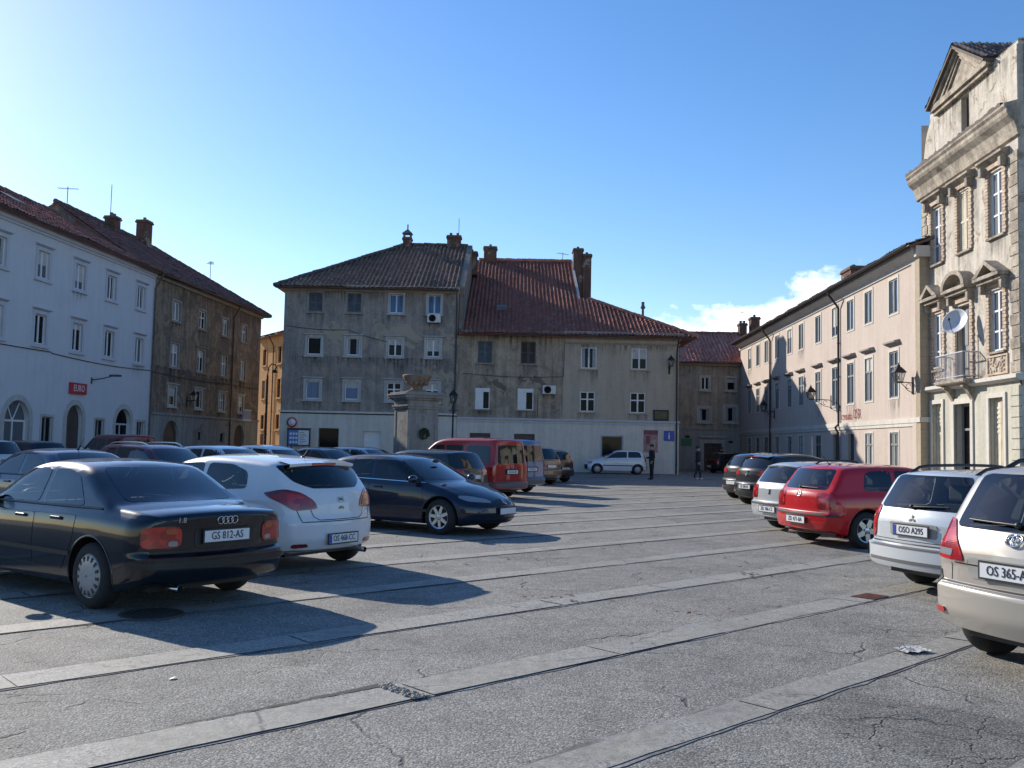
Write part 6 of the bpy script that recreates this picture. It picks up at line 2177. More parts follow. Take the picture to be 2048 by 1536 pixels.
VAN = dict(L=4.40, W=1.80, cat='van', ro=.88, fo=.86, r=.32, rim='cover', zb=.21, tumble=.16, bendr=.06, cornr=.07, crown=.035,
    top=[(0, 1.74), (.03, 1.79), (.12, 1.82), (1.2, 1.845), (2.2, 1.835), (2.55, 1.76), (2.75, 1.66), (3.45, 1.12), (3.6, 1.06), (4.1, .94), (4.32, .82), (4.4, .65)],
    belt=[(0, 1.06), (2.0, 1.04), (3.4, .99), (4.4, .65)],
    rear=[(.2, .06), (.3, .0), (.50, .0), (.53, .05), (1.05, .05), (1.75, .13), (1.82, .17)], nose=[(.2, .1), (.4, 0), (.6, .02), (.9, .15)],
    side=[[(.25, 1.10), (1.2, 1.10), (1.2, 1.60), (.32, 1.60)], [(1.35, 1.10), (2.05, 1.10), (2.05, 1.61), (1.35, 1.60)], [(2.13, 1.10), (3.2, 1.06), (2.75, 1.45), (2.58, 1.58), (2.13, 1.61)]],
    rwin=[(-.66, 1.08), (.66, 1.08), (.60, 1.62), (-.60, 1.62)], wind=[(-.72, 1.15), (.72, 1.15), (.64, 1.66), (-.64, 1.66)],
    doors=doors(1.3, 2.1, 3.3, .38, 1.0), handles=[(1.5, .96), (2.3, .95)], mirror=(3.05, 1.08), cowl=.95, seats=(2.3, 1.4), parcel=(.5, .6, .6),
    lamps=[('RL', [(.05, .74, .72), (.05, .72, 1.02), (.12, .86, 1.02), (.2, .9, .98), (.2, .9, .72)], 'red_lens'), ('FL', [(4.2, .4, .7), (4.2, .45, .85), (4.0, .8, .88), (4.05, .85, .72)], 'clear_lens')],
    wraps=[(.24, .52, -1, .36, 1.5, 'trim_grey', 'bumper', .012)],
    gaps=[('rear', [(0, -.70, .56), (0, .70, .56), (0, .70, 1.66)], .012), ('rear', [(0, -.70, .56), (0, -.70, 1.66)], .012)],
    panels=[('rear', [(0, -.35, .74), (0, .35, .74), (0, .35, .91), (0, -.35, .91)], 'trim', 'plate_recess')],
    mould=[([(1.3, 0, .55), (3.2, 0, .55)], .05, 'trim')], plz=.82)

SUV = dict(HATCH3, L=4.30, W=1.82, H=1.56, r=.34, rim='ten', clad=False,
    top=[(0, .92), (.02, 1.04), (.06, 1.10), (.36, 1.42), (.44, 1.47), (.6, 1.51), (1.3, 1.56), (1.9, 1.555), (2.3, 1.48), (2.5, 1.40), (3.2, 1.03), (3.4, .98), (4.05, .84), (4.24, .74), (4.3, .62)],
    belt=[(0, 1.0), (.5, 1.05), (1.0, 1.03), (1.9, .99), (3.2, .95), (4.3, .62)],
    rear=[(.2, .14), (.30, .04), (.42, .0), (.66, .0), (.70, .06), (1.0, .08)],
    side=[[(.70, 1.10), (1.28, 1.07), (1.28, 1.42), (.95, 1.40), (.8, 1.33)], [(1.35, 1.07), (2.0, 1.035), (2.0, 1.435), (1.35, 1.42)], [(2.07, 1.03), (3.1, 1.0), (2.75, 1.2), (2.45, 1.38), (2.07, 1.435)]],
    rwin=[(-.56, 1.11), (.56, 1.11), (.66, 1.18), (.66, 1.42), (-.66, 1.42), (-.66, 1.18)], wind=[(-.68, 1.06), (.68, 1.06), (.56, 1.42), (-.56, 1.42)],
    doors=doors(1.25, 2.02, 3.2, .36, .93), handles=[(1.5, .92), (2.25, .9)],
    lamps=[('RL', [(.05, .46, .90), (.06, .5, .99), (.14, .70, 1.06), (.30, .86, 1.06), (.52, .89, 1.0), (.40, .88, .93), (.16, .76, .88)], 'red_lens'), HATCH3['lamps'][1]],
    spots=[('rear', [(.02, .52, .40), (.02, .52, .45), (.02, .74, .45), (.02, .74, .40)], 'dark_red_lens', 'reflector')],
    wraps=[(.24, .46, -1, .26, 1.4, 'trim', 'bumper_valance', .008)], gaps=[('rear', [(0, -.7, .69), (0, .7, .69)], .012)], plz=.56)

SMALL = dict(GOLF, L=3.80, W=1.66, ro=.66, fo=.72, r=.295, rim='cover',
    top=[(0, .88), (.02, .98), (.05, 1.03), (.24, 1.36), (.30, 1.40), (.5, 1.45), (1.3, 1.48), (1.75, 1.46), (2.05, 1.38), (2.2, 1.30), (2.8, .99), (2.95, .95), (3.5, .83), (3.7, .74), (3.78, .64), (3.8, .56)],
    belt=[(0, .94), (.8, .96), (1.6, .94), (2.8, .90), (3.8, .58)],
    side=[[(.42, 1.02), (1.22, 1.0), (1.22, 1.36), (.62, 1.35), (.5, 1.29)], [(1.30, 1.0), (2.64, .95), (2.32, 1.17), (2.08, 1.32), (1.30, 1.36)]],
    rwin=[(-.54, 1.04), (.54, 1.04), (.5, 1.36), (-.5, 1.36)], doors=[[(1.3, .36), (2.68, .36), (2.66, .86), (1.28, .9)]], handles=[(1.5, .84)], mirror=(2.55, .95),
    lamps=[('RL', [(.05, .62, .78), (.07, .58, 1.06), (.16, .70, 1.2), (.24, .74, 1.18), (.22, .78, .78)], 'red_lens'), ('FL', [(3.7, .4, .6), (3.65, .4, .72), (3.45, .74, .76), (3.5, .78, .62)], 'clear_lens')],
    wraps=[(.22, .56, 1, 3.55, 1.4, 'trim', 'bumper', .012), (.22, .54, -1, .25, 1.4, 'trim', 'bumper', .012)], spots=[], gaps=[], mould=[([(.95, 0, .52), (2.75, 0, .52)], .05, 'trim')], plz=.62)

P_NAVY = car_paint('black_blue_paint', (.005, .006, .010, 1), .0, .3, .012)
P_WHITE = car_paint('white_paint', (.66, .67, .69, 1), 0, .35, .05)
P_DBLUE = car_paint('dark_blue_paint', (.008, .014, .032, 1), .2, .35, .04)
P_RED = car_paint('red_paint', (.43, .004, .008, 1), 0, .35, .03)
P_VRED = car_paint('van_red_paint', (.36, .02, .016, 1), 0, .4, .05)
P_SILVER = car_paint('silver_paint', (.44, .46, .47, 1), .35, .34, .03)
P_PALE = car_paint('pale_silver_paint', (.54, .57, .59, 1), .25, .34, .03)
P_BEIGE = car_paint('champagne_paint', (.40, .365, .32, 1), .35, .34, .03)
P_DARK = car_paint('anthracite_paint', (.02, .02, .024, 1), .3, .35, .04)
P_GREEN = car_paint('dark_green_grey_paint', (.018, .026, .028, 1), .3, .35, .04)
P_BLUE = car_paint('mid_blue_paint', (.06, .13, .30, 1), .3, .38, .04)
P_BRONZE = car_paint('bronze_paint', (.20, .155, .115, 1), .4, .36, .04)
P_MAROON = car_paint('maroon_paint', (.16, .02, .03, 1), .2, .36, .03)
P_BGREY = car_paint('blue_grey_paint', (.05, .065, .09, 1), .4, .35, .03)

G1 = 'cars parked in the front left row'; G2 = 'cars parked in the second left row'; G3 = 'cars parked in the right row'

car('sedan', 'black saloon with plastic wheel covers, rear towards the viewer, nearest on the left', dict(SEDAN, extra=[emblem('rings', -1, .862, .085), script_badge('1.8', -1, .50 - .03, .875, .07), exhaust(.12, .45, .235)]), (-2.70, 9.05, 144), P_NAVY, G1, 'GS 812-AS')
car('hatchback', 'white three-door hatchback with swept dark red tail lamps, second in the left row', dict(HATCH3, extra=[emblem('oval_letters', -1, .905, .075), script_badge('LPG', -1, 0, .80, .05, 'trim'), spoiler(.42, 1.40, .58, .06, .035), exhaust(.10, -.55, .22), aerial(.75, -.12, .14)]), (-2.12, 11.9, 147.5), P_WHITE, G1, '|OS 468-CC')
car('liftback', 'dark blue liftback facing right, its headlamps and alloy wheel in view', dict(LIFTB, extra=[emblem('diamond', 1, .60, .14)], steer=.0), (-3.92, 19.45, -32), P_DBLUE, G1, 'x')
car('estate_car', 'dark green-grey hatchback half hidden behind the blue liftback', dict(WAGON, lamps=[('RL', [(.06, .45, .78), (.06, .50, .93), (.12, .72, .96), (.24, .83, .94), (.24, .86, .80)], 'red_lens'), WAGON['lamps'][1]], W=1.78), (-.9, 25.3, 146), P_GREEN, G1, 'x', 1)
car('van', 'red high-roofed van with tall rear window and grey bumper in the left row', dict(VAN, extra=[emblem('vw', -1, .98, .11)]), (.10, 28.1, 142), P_VRED, G1, 'GS 531-AE', 1)
car('van', 'blue high-roofed van just behind the red van', dict(VAN, L=4.1, W=1.72, lamps=[('RL', [(.05, .74, .9), (.05, .72, 1.3), (.12, .84, 1.3), (.2, .88, 1.28), (.2, .88, .9)], 'red_lens'), VAN['lamps'][1]]), (.78, 31.6, 141), P_BLUE, G1, 'GS 204-AC', 1)
car('people_carrier', 'bronze people carrier with upright red lamps, behind the blue van', dict(MPV, extra=[]), (1.75, 38.4, 137), P_BRONZE, G1, 'x', 1)
car('hatchback', 'black small car, last in the left row, beside the bronze people carrier', dict(SMALL), (2.5, 41.3, 139), P_DARK, G1, 'GS 719-AD', 1)
car('hatchback', 'white three-door hatchback with black bumpers parked side on against the beige house', dict(SMALL), (8.3, 56.5, 180), P_WHITE, 'cars parked by the houses', 'x', 1)

car('sedan', 'blue-grey saloon with a bright roof right behind the black saloon', dict(SEDAN, extra=[aerial(1.6, -.18, .22)]), (-6.5, 15.95, 147), P_BGREY, G2, 'x', 1)
car('estate_car', 'maroon estate with roof rails in the second row', dict(WAGON, extra=[roof_rails(.6, 2.3, .52, .07, 'chrome')]), (-11.0, 25.7, -33), P_MAROON, G2, 'x', 1)
car('hatchback', 'silver hatchback between the maroon estate and a white car in the second row', dict(HATCH3), (-10.1, 28.8, -33), P_PALE, G2, 'x', 0)
car('hatchback', 'white small car, its roof showing before the orange house in the side street', dict(SMALL), (-9.2, 31.7, -33), P_WHITE, G2, 'x', 0)
car('sedan', 'blue-grey saloon with the lowest roof, in front of the map board', dict(SEDAN), (-8.4, 34.4, -33), P_BGREY, G2, 'x', 0)
car('hatchback', 'silver hatchback with dark side windows before the stone monument', dict(HATCH3), (-7.3, 37.5, -33), P_SILVER, G2, 'x', 1)
car('estate_car', 'pale silver estate cut by the left edge of the photo', dict(WAGON), (-16.3, 30.4, 166), P_PALE, 'cars parked by the white house', 'x', 1)
car('hatchback', 'dark purple-grey hatchback between the pale estate and the red van', dict(GOLF), (-16.6, 33.9, 152), car_paint('purple_grey_paint', (.03, .025, .045, 1), .3, .35, .03), 'cars parked by the white house', 'x', 1)
car('van', 'red van parked in front of the white house', dict(VAN, top=[(x, z - .10 if z > 1.4 else z) for x, z in VAN['top']], side=[[(x, z - .08 if z > 1.2 else z) for x, z in q] for q in VAN['side']], rwin=[(y, z - .08 if z > 1.2 else z) for y, z in VAN['rwin']], wind=[(y, z - .1 if z > 1.3 else z) for y, z in VAN['wind']]), (-15.0, 37.6, 140), P_MAROON, 'cars parked by the white house', 'x', 1)

car('people_carrier', 'champagne people carrier cut by the right edge, nearest on the right', dict(MPV, extra=[emblem('ovals', -1, 1.02, .10), wiper(.1, 1.12, .0, .48, 1.13), roof_rails(.6, 2.4, .50, .06)]), (3.64, 6.82, 22), P_BEIGE, G3, 'OS 365-AH')
car('estate_car', 'pale silver estate with roof rails between the red hatchback and the champagne car', dict(WAGON, extra=[emblem('diamonds', -1, .88, .10, mat='trim'), wiper(.1, 1.01, .05, -.45, 1.03), roof_rails(.55, 2.35, .50, .07), exhaust(.14, -.5, .24)]), (4.62, 10.85, 20.5), P_PALE, G3, '|OSO A295')
car('hatchback', 'bright red three-door hatchback with five-spoke wheels in the right row', dict(GOLF, extra=[emblem('vw', -1, .90, .11), wiper(.1, 1.01, .02, -.42, 1.0), exhaust(.14, .45, .22), aerial(.7, -.2, .2)]), (5.05, 16.4, 18), P_RED, G3, 'ZD 471-BA')
car('hatchback', 'silver hatchback with roof bars directly behind the red hatchback', dict(GOLF, L=3.95, W=1.66, extra=[emblem('lion', -1, .80, .10, mat='trim'), roof_rails(.8, 1.9, .5, .06), spoiler(.38, 1.37, .5, .03, .02, False)]), (5.25, 18.95, 20), P_SILVER, G3, 'ZD 106-CS', 2)
car('suv', 'anthracite five-door car with red swept lamps, beyond the silver hatchback', dict(SUV, extra=[emblem('lion', -1, .95, .16), spoiler(.42, 1.49, .58, .05, .03)]), (6.9, 27.3, 23), P_DARK, G3, 'GS 388-AF', 1)
car('suv', 'dark grey car, farthest in the right row', dict(SUV), (7.25, 30.4, 23), car_paint('dark_grey_paint', (.03, .032, .036, 1), .3, .35, .03), G3, 'x', 1)
car('hatchback', 'black car parked far back beside the doorway of the low house', dict(GOLF), (13.6, 63.5, 20), P_DARK, 'cars parked by the houses', 'x', 0)


# ------------------------------------------------------------------ monument in the square
mon = thing('stone_monument', 'square stone well monument with moulded cap and rusty basin on top', 'monument', (-4.75, 46.2, 0), R(31))
a = .80
mb = MB()
mb.box(-1.25, 1.25, -1.25, 1.25, 0, .25, bev=.03); mb.box(-1.0, 1.0, -1.0, 1.0, .25, .55, bev=.03)
mb.build('plinth', M['stone_mon'], mon)
mb = MB(); mb.box(-a, a, -a, a, .55, 3.3, bev=.02)
for sgn in (-1, 1):
    for ax in (0, 1):
        for u in (-a + .07, a - .07):
            q = (u - .09, u + .09, sgn * a - .03, sgn * a + .03) if ax == 0 else (sgn * a - .03, sgn * a + .03, u - .09, u + .09)
            mb.box(*q, .6, 3.25)
mb.build('shaft', M['stone_mon'], mon)
mb = MB()
for z0, z1, e in ((3.3, 3.42, .06), (3.42, 3.5, .12), (3.5, 3.74, .04), (3.74, 3.84, .16), (3.84, 3.98, .27), (3.98, 4.06, .33), (4.06, 4.14, .2)):
    mb.box(-a - e, a + e, -a - e, a + e, z0, z1)
mb.build('cap', M['stone_mon'], mon)
mb = MB(); mb.lathe([(.5, 4.14), (.52, 4.22), (.30, 4.3), (.26, 4.4), (.36, 4.5), (.62, 4.72), (.68, 4.86), (.74, 4.96), (.70, 5.02), (.60, 4.98), (.5, 4.85), (.01, 4.8)], 28, 0)
for k in range(12):
    an = 2 * PI * k / 12; mb.ball((.5 * math.cos(an), .5 * math.sin(an), 4.62), .09, .09, .13, 8)
mb.build('basin', M['rust_stone'], mon)
mb = MB(); mb.ball((0, -a - .02, 2.05), .24, .14, .28, 14); mb.ball((0, -a - .16, 2.0), .1, .1, .1, 10); mb.tube([(0, -a - .1, 1.95), (0, -a - .3, 1.9)], .03, 8)
mb.build('spout', M['rust_stone'], mon)
wr = thing('wreath', 'round dark green wreath hung on the stone monument', 'wreath', mon.matrix_basis @ Vector((-.0, -a - .2, 2.1)), R(31))
mb = MB(); rnd = random.Random(5)
for k in range(210):
    an = rnd.uniform(0, 2 * PI); r_ = .27 * math.sqrt(rnd.random()); p = Vector((r_ * math.cos(an), rnd.uniform(-.06, .04), r_ * math.sin(an))); d_ = Vector((-math.sin(an) + rnd.uniform(-.6, .6), rnd.uniform(-.5, .3), math.cos(an) + rnd.uniform(-.6, .6))).normalized() * .11; e = d_.cross(Vector((rnd.random(), 1, rnd.random()))).normalized() * .03
    mb.face([p - d_ * .5, p + e, p + d_ * .5, p - e])
mb.build('leaves', pm('laurel_leaves', (.014, .028, .010), .7, var=.4), wr)

# ------------------------------------------------------------------ lamps
lantern('wall_lantern', 'iron wall lantern on the right corner of the pink house beside the ornate house', tuple(ph.matrix_basis @ Vector((34.35, -.08, 4.45))), AP, .55, .8)
lantern('wall_lantern', 'iron lantern on a long scrolled bracket beside the drainpipe of the pink house', tuple(ph.matrix_basis @ Vector((23.3, -.02, 4.3))), AP, 1.05, .78)
lantern('wall_lantern', 'iron wall lantern near the far end of the pink house', tuple(ph.matrix_basis @ Vector((11.0, -.02, 4.15))), AP, .7, .78)
lantern('wall_lantern', 'iron wall lantern high on the right corner of the beige house', tuple(mh.matrix_basis @ Vector((13.4, -.04, 6.75))), 0, .6, .75)
lantern('wall_lantern', 'iron wall lantern between the lower windows of the brown house', tuple(bh.matrix_basis @ Vector((4.85, -.02, 4.0))), AL, .45, .7)
pl_ = thing('lamp_post', 'black lantern post standing before the grey and beige houses', 'street lamp', (-3.28, 52, 0))
mb = MB(); mb.lathe([(.18, 0), (.18, .12), (.12, .2), (.1, .7), (.06, .85), (.045, 3.6), (.06, 3.65), (.04, 3.8), (.03, 3.92)], 12, 0); mb.tube([(-.3, 0, 3.5), (.3, 0, 3.5)], .02, 6); mb.build('post', M['iron'], pl_)
lantern_cage(pl_, (0, 0, 3.9), .85)
pl2 = thing('lamp_post', 'tall dark lamp post with a crook head at the mouth of the side street', 'street lamp', (-17.35, 65.5, 0))
mb = MB(); mb.lathe([(.16, 0), (.15, .6), (.09, .8), (.07, 6.2)], 12, 0); mb.tube([(0, 0, 6.2), (.05, 0, 6.75), (.25, 0, 7.0), (.5, 0, 6.95), (.62, 0, 6.75), (.5, 0, 6.62)], .04, 8); mb.build('post', M['pipe_dark'], pl2)
mb = MB(); mb.lathe([(.03, 6.62), (.12, 6.55), (.22, 6.4), (.2, 6.38), (.02, 6.42)], 14, 0, Matrix.Translation((.5, 0, 0))); mb.build('lamp_head', M['iron'], pl2)
wl = on(wh, 'wall_lamp', 'modern lamp on a rising arm fixed to the white house', 'street lamp', 7.3, 4.5)
mb = MB(); mb.box(-.06, .06, -.03, 0, -.2, .12); mb.tube([(0, -.02, 0), (0, -.6, .08), (.15, -1.0, .22)], .03, 8); mb.build('arm', M['zinc'], wl)
mb = MB(); mb.box(.02, .32, -1.45, -.9, .2, .3, bev=.03); mb.build('lamp_head', M['zinc'], wl)

# ------------------------------------------------------------------ signs
def panel(root, w, h, mat, depth=.05, name='board'):
    mb = MB(); mb.box(-w / 2, w / 2, -depth, -.004, -h / 2, h / 2, bev=min(.008, depth * .2)); return mb.build(name, mat, root)


s_ = on(wh, 'shop_sign', 'red shop sign with pale letters above the arched door of the white house', 'sign', 5.95, 3.97, .02)
panel(s_, 1.45, .55, M['red_sign'], .12); lettering('EURO', .46, M['white_sign'], s_, (0, -.125, 0), (PI / 2, 0, 0), .85)
s_ = on(gh, 'road_sign', 'round red-rimmed prohibition sign at the left corner of the grey house', 'sign', .8, 2.76, .25)
mb = MB(); T = Matrix.Rotation(PI / 2, 4, 'X'); mb.lathe([(.31, -.012), (.325, 0), (.31, .012), (.001, .012)], 32, 0, T); mb.lathe([(.23, .0125), (.23, .015), (.001, .015)], 32, 1, T); mb.lathe([(.001, -.012), (.31, -.012)], 24, 2, T)
mb.build('disc', [M['red_sign'], M['white_sign'], M['zinc']], s_)
mb = MB(); mb.tube([(0, .04, -2.76), (0, .04, .3)], .03, 8); mb.build('post', M['zinc'], s_)
s_ = on(gh, 'map_board', 'town map board, blue and pale halves in a dark frame, by the grey house', 'board', 1.37, 0, .7)
mb = MB()
for x in (-.68, .68):
    mb.box(x - .04, x + .04, -.04, .04, 0, 2.36)
mb.box(-.74, .74, -.07, .07, 2.32, 2.4); mb.box(-.64, .64, -.03, .03, 1.3, 1.36); mb.box(-.64, .64, -.03, .03, 2.26, 2.32); mb.build('stand', M['pipe_dark'], s_)
mb = MB(); mb.box(-.64, -.02, -.02, .02, 1.36, 2.26, 0); mb.box(-.02, .64, -.02, .02, 1.36, 2.26, 1)
for k in range(9):
    x = -.56 + (k % 3) * .18; z = 1.45 + (k // 3) * .26; mb.box(x, x + .12, -.024, -.018, z, z + .14, 1)
for k in range(7):
    mb.box(.05, .3 + .25 * ((k * 37) % 10) / 10, -.024, -.018, 1.45 + k * .11, 1.49 + k * .11, 2)
mb.build('panel', [pm('map_blue', (.08, .2, .5), .4), M['white_sign'], M['grey_frame']], s_)
s_ = on(mh, 'poster', 'faded reddish poster on the ground floor of the beige house', 'poster', 12.27, 2.04, .066)
mb = MB(); mb.box(-.45, .45, -.025, 0, -.7, .7, 0); mb.box(-.45, .45, -.03, -.02, .42, .7, 1); mb.box(-.3, -.05, -.03, -.02, -.2, .35, 1); mb.box(.05, .3, -.03, -.02, -.5, .1, 2)
mb.build('sheet', [pm('poster_paper', (.36, .21, .20), .6, var=.35, vscale=4), pm('poster_red', (.23, .06, .08), .6, var=.3), pm('poster_tan', (.4, .32, .26), .6, var=.3)], s_)
s_ = on(mh, 'information_sign', 'blue information sign with a white letter i near the corner of the beige house', 'sign', 13.42, 2.4, .066)
panel(s_, .66, .64, M['blue_sign'], .04); lettering('i', .62, M['white_sign'], s_, (0, -.046, -.02), (PI / 2, 0, 0), 1.5)
s_ = on(mh, 'dark_sign', 'dark framed sign above the white ledge at the corner of the beige house', 'sign', 12.9, 3.68, .035)
panel(s_, .98, .70, M['black'], .06); mb = MB(); mb.box(-.38, .4, -.07, -.058, -.22, .25); mb.build('picture', pm('sign_olive', (.07, .06, .02), .4, var=.6, vscale=6), s_)
s_ = on(lh, 'green_sign', 'green sign left of the doorway of the low house', 'sign', 3.54, 2.12, .05)
panel(s_, .82, .56, M['green_sign'], .03)
for x in (3.62, 6.95):
    s_ = on(lh, 'name_plate', 'small dark oval plate ' + ('above the green sign' if x < 5 else 'right of the doorway of the low house'), 'sign', x, 2.55 if x < 5 else 2.2, .045)
    mb = MB(); mb.lathe([(.001, -.02), (.2, -.02), (.2, .0), (.001, 0)], 24, 0, Matrix.Rotation(PI / 2, 4, 'X') @ Matrix.Scale(.5, 4, (0, 1, 0)) @ Matrix.Translation((0, 0, .02))); mb.build('plate', M['black'], s_)
s_ = on(ph, 'sign_letters', 'red raised shop letters on the pink house right of the drainpipe', 'sign', 26.4, 3.42, .03)
RL = pm('red_letters', (.26, .008, .014), .5)
lettering('croatia', .52, RL, s_, (-.55, -.03, -.03), (PI / 2, 0, 0), 1.05)
lettering('OSR', .66, RL, s_, (1.0, -.03, .02), (PI / 2, 0, 0), .8)

# ------------------------------------------------------------------ air conditioners, dish, aerials, cables
def aircon(root, s, z, out, label):
    r = on(root, 'air_conditioner', label, 'air conditioner', s, z, out, 'air conditioners on the facades')
    mb = MB(); mb.box(-.42, .42, -.36, -.08, -.27, .27, bev=.02); mb.build('casing', M['ac_white'], r)
    mb = MB(); T = Matrix.Translation((-.1, -.362, 0)) @ Matrix.Rotation(PI / 2, 4, 'X')
    mb.lathe([(.23, -.004), (.23, .006), (.21, .006), (.21, -.004)], 28, 0, T); mb.lathe([(.21, -.002), (.001, -.002)], 24, 1, T)
    for k in range(6):
        mb.box(-.31, .11, -.37, -.366, -.2 + k * .08, -.19 + k * .08, 0)
    mb.build('fan_grille', [M['zinc'], M['black']], r)
    mb = MB()
    for x in (-.32, .32):
        mb.box(x - .02, x + .02, -.34, 0, -.32, -.27); mb.box(x - .02, x + .02, -.04, 0, -.52, -.27)
    mb.build('bracket', M['zinc'], r)


aircon(gh, 9.57, 9.52, .02, 'air conditioner under the top right window of the grey house')
aircon(mh, 5.8, 5.14, .02, 'air conditioner between two middle windows of the beige house')
d_ = on(oh2, 'satellite_dish', 'large pale satellite dish on a pole above the balcony of the ornate house', 'satellite dish', 4.3, 4.3, .5)
mb = MB(); mb.tube([(0, 0, 0), (0, 0, 1.85)], .03, 8); mb.tube([(0, 0, .1), (0, .5, .1)], .02, 6); mb.build('pole', M['zinc'], d_)
aim = Vector((.55, -.75, .35)).normalized()
q_ = aim.to_track_quat('Z', 'Y').to_matrix().to_4x4(); T = Matrix.Translation((0, 0, 2.0)) @ q_
mb = MB(); prof = [(.02, 0)] + [(.46 * k / 10, .17 * (k / 10) ** 2) for k in range(1, 11)]
mb.lathe(prof + [(.475, .17), (.47, .15)] + [(.46 * k / 10, .17 * (k / 10) ** 2 - .015) for k in range(9, 0, -1)], 36, 0, T); mb.build('reflector', M['dish'], d_)
mb = MB(); f0 = T @ Vector((0, -.44, .16)); f1 = T @ Vector((0, -.1, .52)); mb.tube([f0, f1], .012, 6); mb.ball(tuple(f1), .045, .045, .06, 10); mb.build('feed_arm', M['black'], d_)
q = bh.matrix_basis
for s, y, z, h, lab in ((-1.2, 5, 14.9, 1.2, 'tv aerial on the gable of the brown house'), (2.6, 4.4, 14.7, 2.6, 'tall thin aerial beside the smaller chimney of the brown house'), (13.2, 2.3, 12.9, 1.7, 'tv aerial low on the far hip of the brown house roof')):
    p = q @ Vector((s, y, z)); antenna(p.x, p.y, p.z, h, lab, R(30 + s * 20), tv='thin' not in lab)
p = gh.matrix_basis @ Vector((10.5, 8, 16.9)); antenna(p.x, p.y, p.z, 1.1, 'thin aerial on the right chimney of the grey house', 0, False)
p = mh.matrix_basis @ Vector((7.3, 14.8, 16.35)); antenna(p.x, p.y, p.z, .75, 'small tv aerial on the ridge of the beige house', .6)
p = lh.matrix_basis @ Vector((8.8, 4, 12.0)); antenna(p.x, p.y, p.z, 1.0, 'tv aerial by the chimneys of the low house', .3)


def sag(s0, z0, s1, z1, dip, out=.05, n=10):
    return [(lerp(s0, s1, k / n), -out, lerp(z0, z1, k / n) - dip * math.sin(PI * k / n)) for k in range(n + 1)]


facade_cable(wh, sag(-6, 5.62, 3.5, 5.55, .06) + sag(3.6, 5.5, 13.6, 5.5, .12), 'dark cable running under the middle windows of the white house')
facade_cable(bh, sag(0, 5.45, 12, 5.5, .1) + sag(12.1, 5.5, 17.7, 5.5, .05), 'dark cable below the middle windows of the brown house')
facade_cable(mh, sag(.3, 6.1, 6.6, 6.0, .12) + [(6.7, -.06, 6.0), (6.75, -.06, 8.5)], 'thin cable sagging over the stained half of the beige house', .014)
facade_cable(mh, [(5.1, -.06, 4.9), (5.1, -.06, 3.4)], 'thin upright cable under the air conditioner of the beige house', .014)
facade_cable(gh, sag(.2, 8.9, 4, 8.7, .1) + sag(4.1, 8.7, 6.6, 8.0, .05), 'loose cable on the grey house between the upper windows', .016)

# ------------------------------------------------------------------ litter and covers on the paving
pp_ = thing('crumpled_paper', 'crumpled white paper on the stone strip near the champagne car', 'litter', (3.36, 7.79, .02), .4)
mb = MB(); rnd = random.Random(3)
g = [[Vector((lerp(-.13, .13, i / 8) + rnd.uniform(-.015, .015), lerp(-.09, .09, j / 6) + rnd.uniform(-.015, .015), rnd.uniform(0, .018))) for j in range(7)] for i in range(9)]
for i in range(8):
    for j in range(6):
        mb.face([g[i][j], g[i + 1][j], g[i + 1][j + 1], g[i][j + 1]])
mb.build('sheet', pm('dirty_paper', (.42, .42, .41), .7, var=.3, vscale=12), pp_)
for k, (x, y, lab) in enumerate(((-2.28, 6.45, 'small torn white paper scrap on the asphalt in the left foreground'),)):
    r_ = thing('paper_scrap', lab, 'litter', (x, y, .006), .9)
    mb = MB(); mb.mesh([(-.03, -.015, 0), (.0, -.02, .008), (.035, -.01, .002), (.03, .015, .006), (-.005, .018, .0), (-.035, .01, .007)], [(0, 1, 4, 5), (1, 2, 3, 4)]); mb.build('sheet', M['white_sign'], r_)
mc = thing('manhole_cover', 'rusty rectangular drain cover in the paving beside the pale silver estate', 'manhole cover', (4.12, 10.65, .012), R(43))
mb = MB(); mb.box(-.19, .19, -.13, .13, -.008, .006, 0)
for i in range(7):
    mb.box(-.17 + i * .05, -.15 + i * .05, -.11, .11, .006, .010, 0)
mb.build('lid', pm('rusty_iron', (.16, .055, .04), .8, .2, var=.4, vscale=10), mc)
mc = thing('manhole_cover', 'dark round iron cover in the shadow behind the black saloon', 'manhole cover', (-3.30, 8.70, .016))
mb = MB(); mb.lathe([(.29, -.012), (.29, .002), (.27, .004), (.001, .006)], 36, 0)
for i in range(-4, 5):
    h_ = math.sqrt(max(0, .25 ** 2 - (i * .055) ** 2)); mb.box(i * .055 - .012, i * .055 + .012, -h_, h_, .006, .010)
mb.build('lid', pm('cast_iron', (.06, .06, .06), .6, .4, var=.3, vscale=9), mc)
rnd = random.Random(8)
lf = MB()
for cx, cy, n, sp_ in ((3.3, 12.3, 26, .45), (.6, 10.1, 14, .3), (1.7, 9.4, 10, .5), (.5, 13.2, 12, .6), (2.2, 15.5, 16, .9), (3.8, 13.6, 12, .5)):
    for k in range(n):
        x, y = rnd.gauss(cx, sp_), rnd.gauss(cy, sp_ * .5); an = rnd.uniform(0, 6); l = rnd.uniform(.015, .045)
        u = Vector((math.cos(an), math.sin(an), rnd.uniform(-.2, .2))) * l; w = Vector((-math.sin(an), math.cos(an), .25)) * l * .55
        p = Vector((x, y, .022)); lf.face([p - u, p + w, p + u, p - w], rnd.choice((0, 0, 1)))
o = lf.build('fallen_leaves', [pm('dry_leaf', (.16, .07, .03), .8), pm('dark_leaf', (.05, .035, .025), .8)]); o['kind'] = 'stuff'

# ------------------------------------------------------------------ people
SKIN = pm('skin', (.42, .25, .18), .5); HAIR = pm('dark_hair', (.015, .012, .01), .6); SHOE_W = pm('white_shoes', (.6, .6, .6), .5); SHOE_D = pm('dark_shoes', (.015, .015, .015), .5)


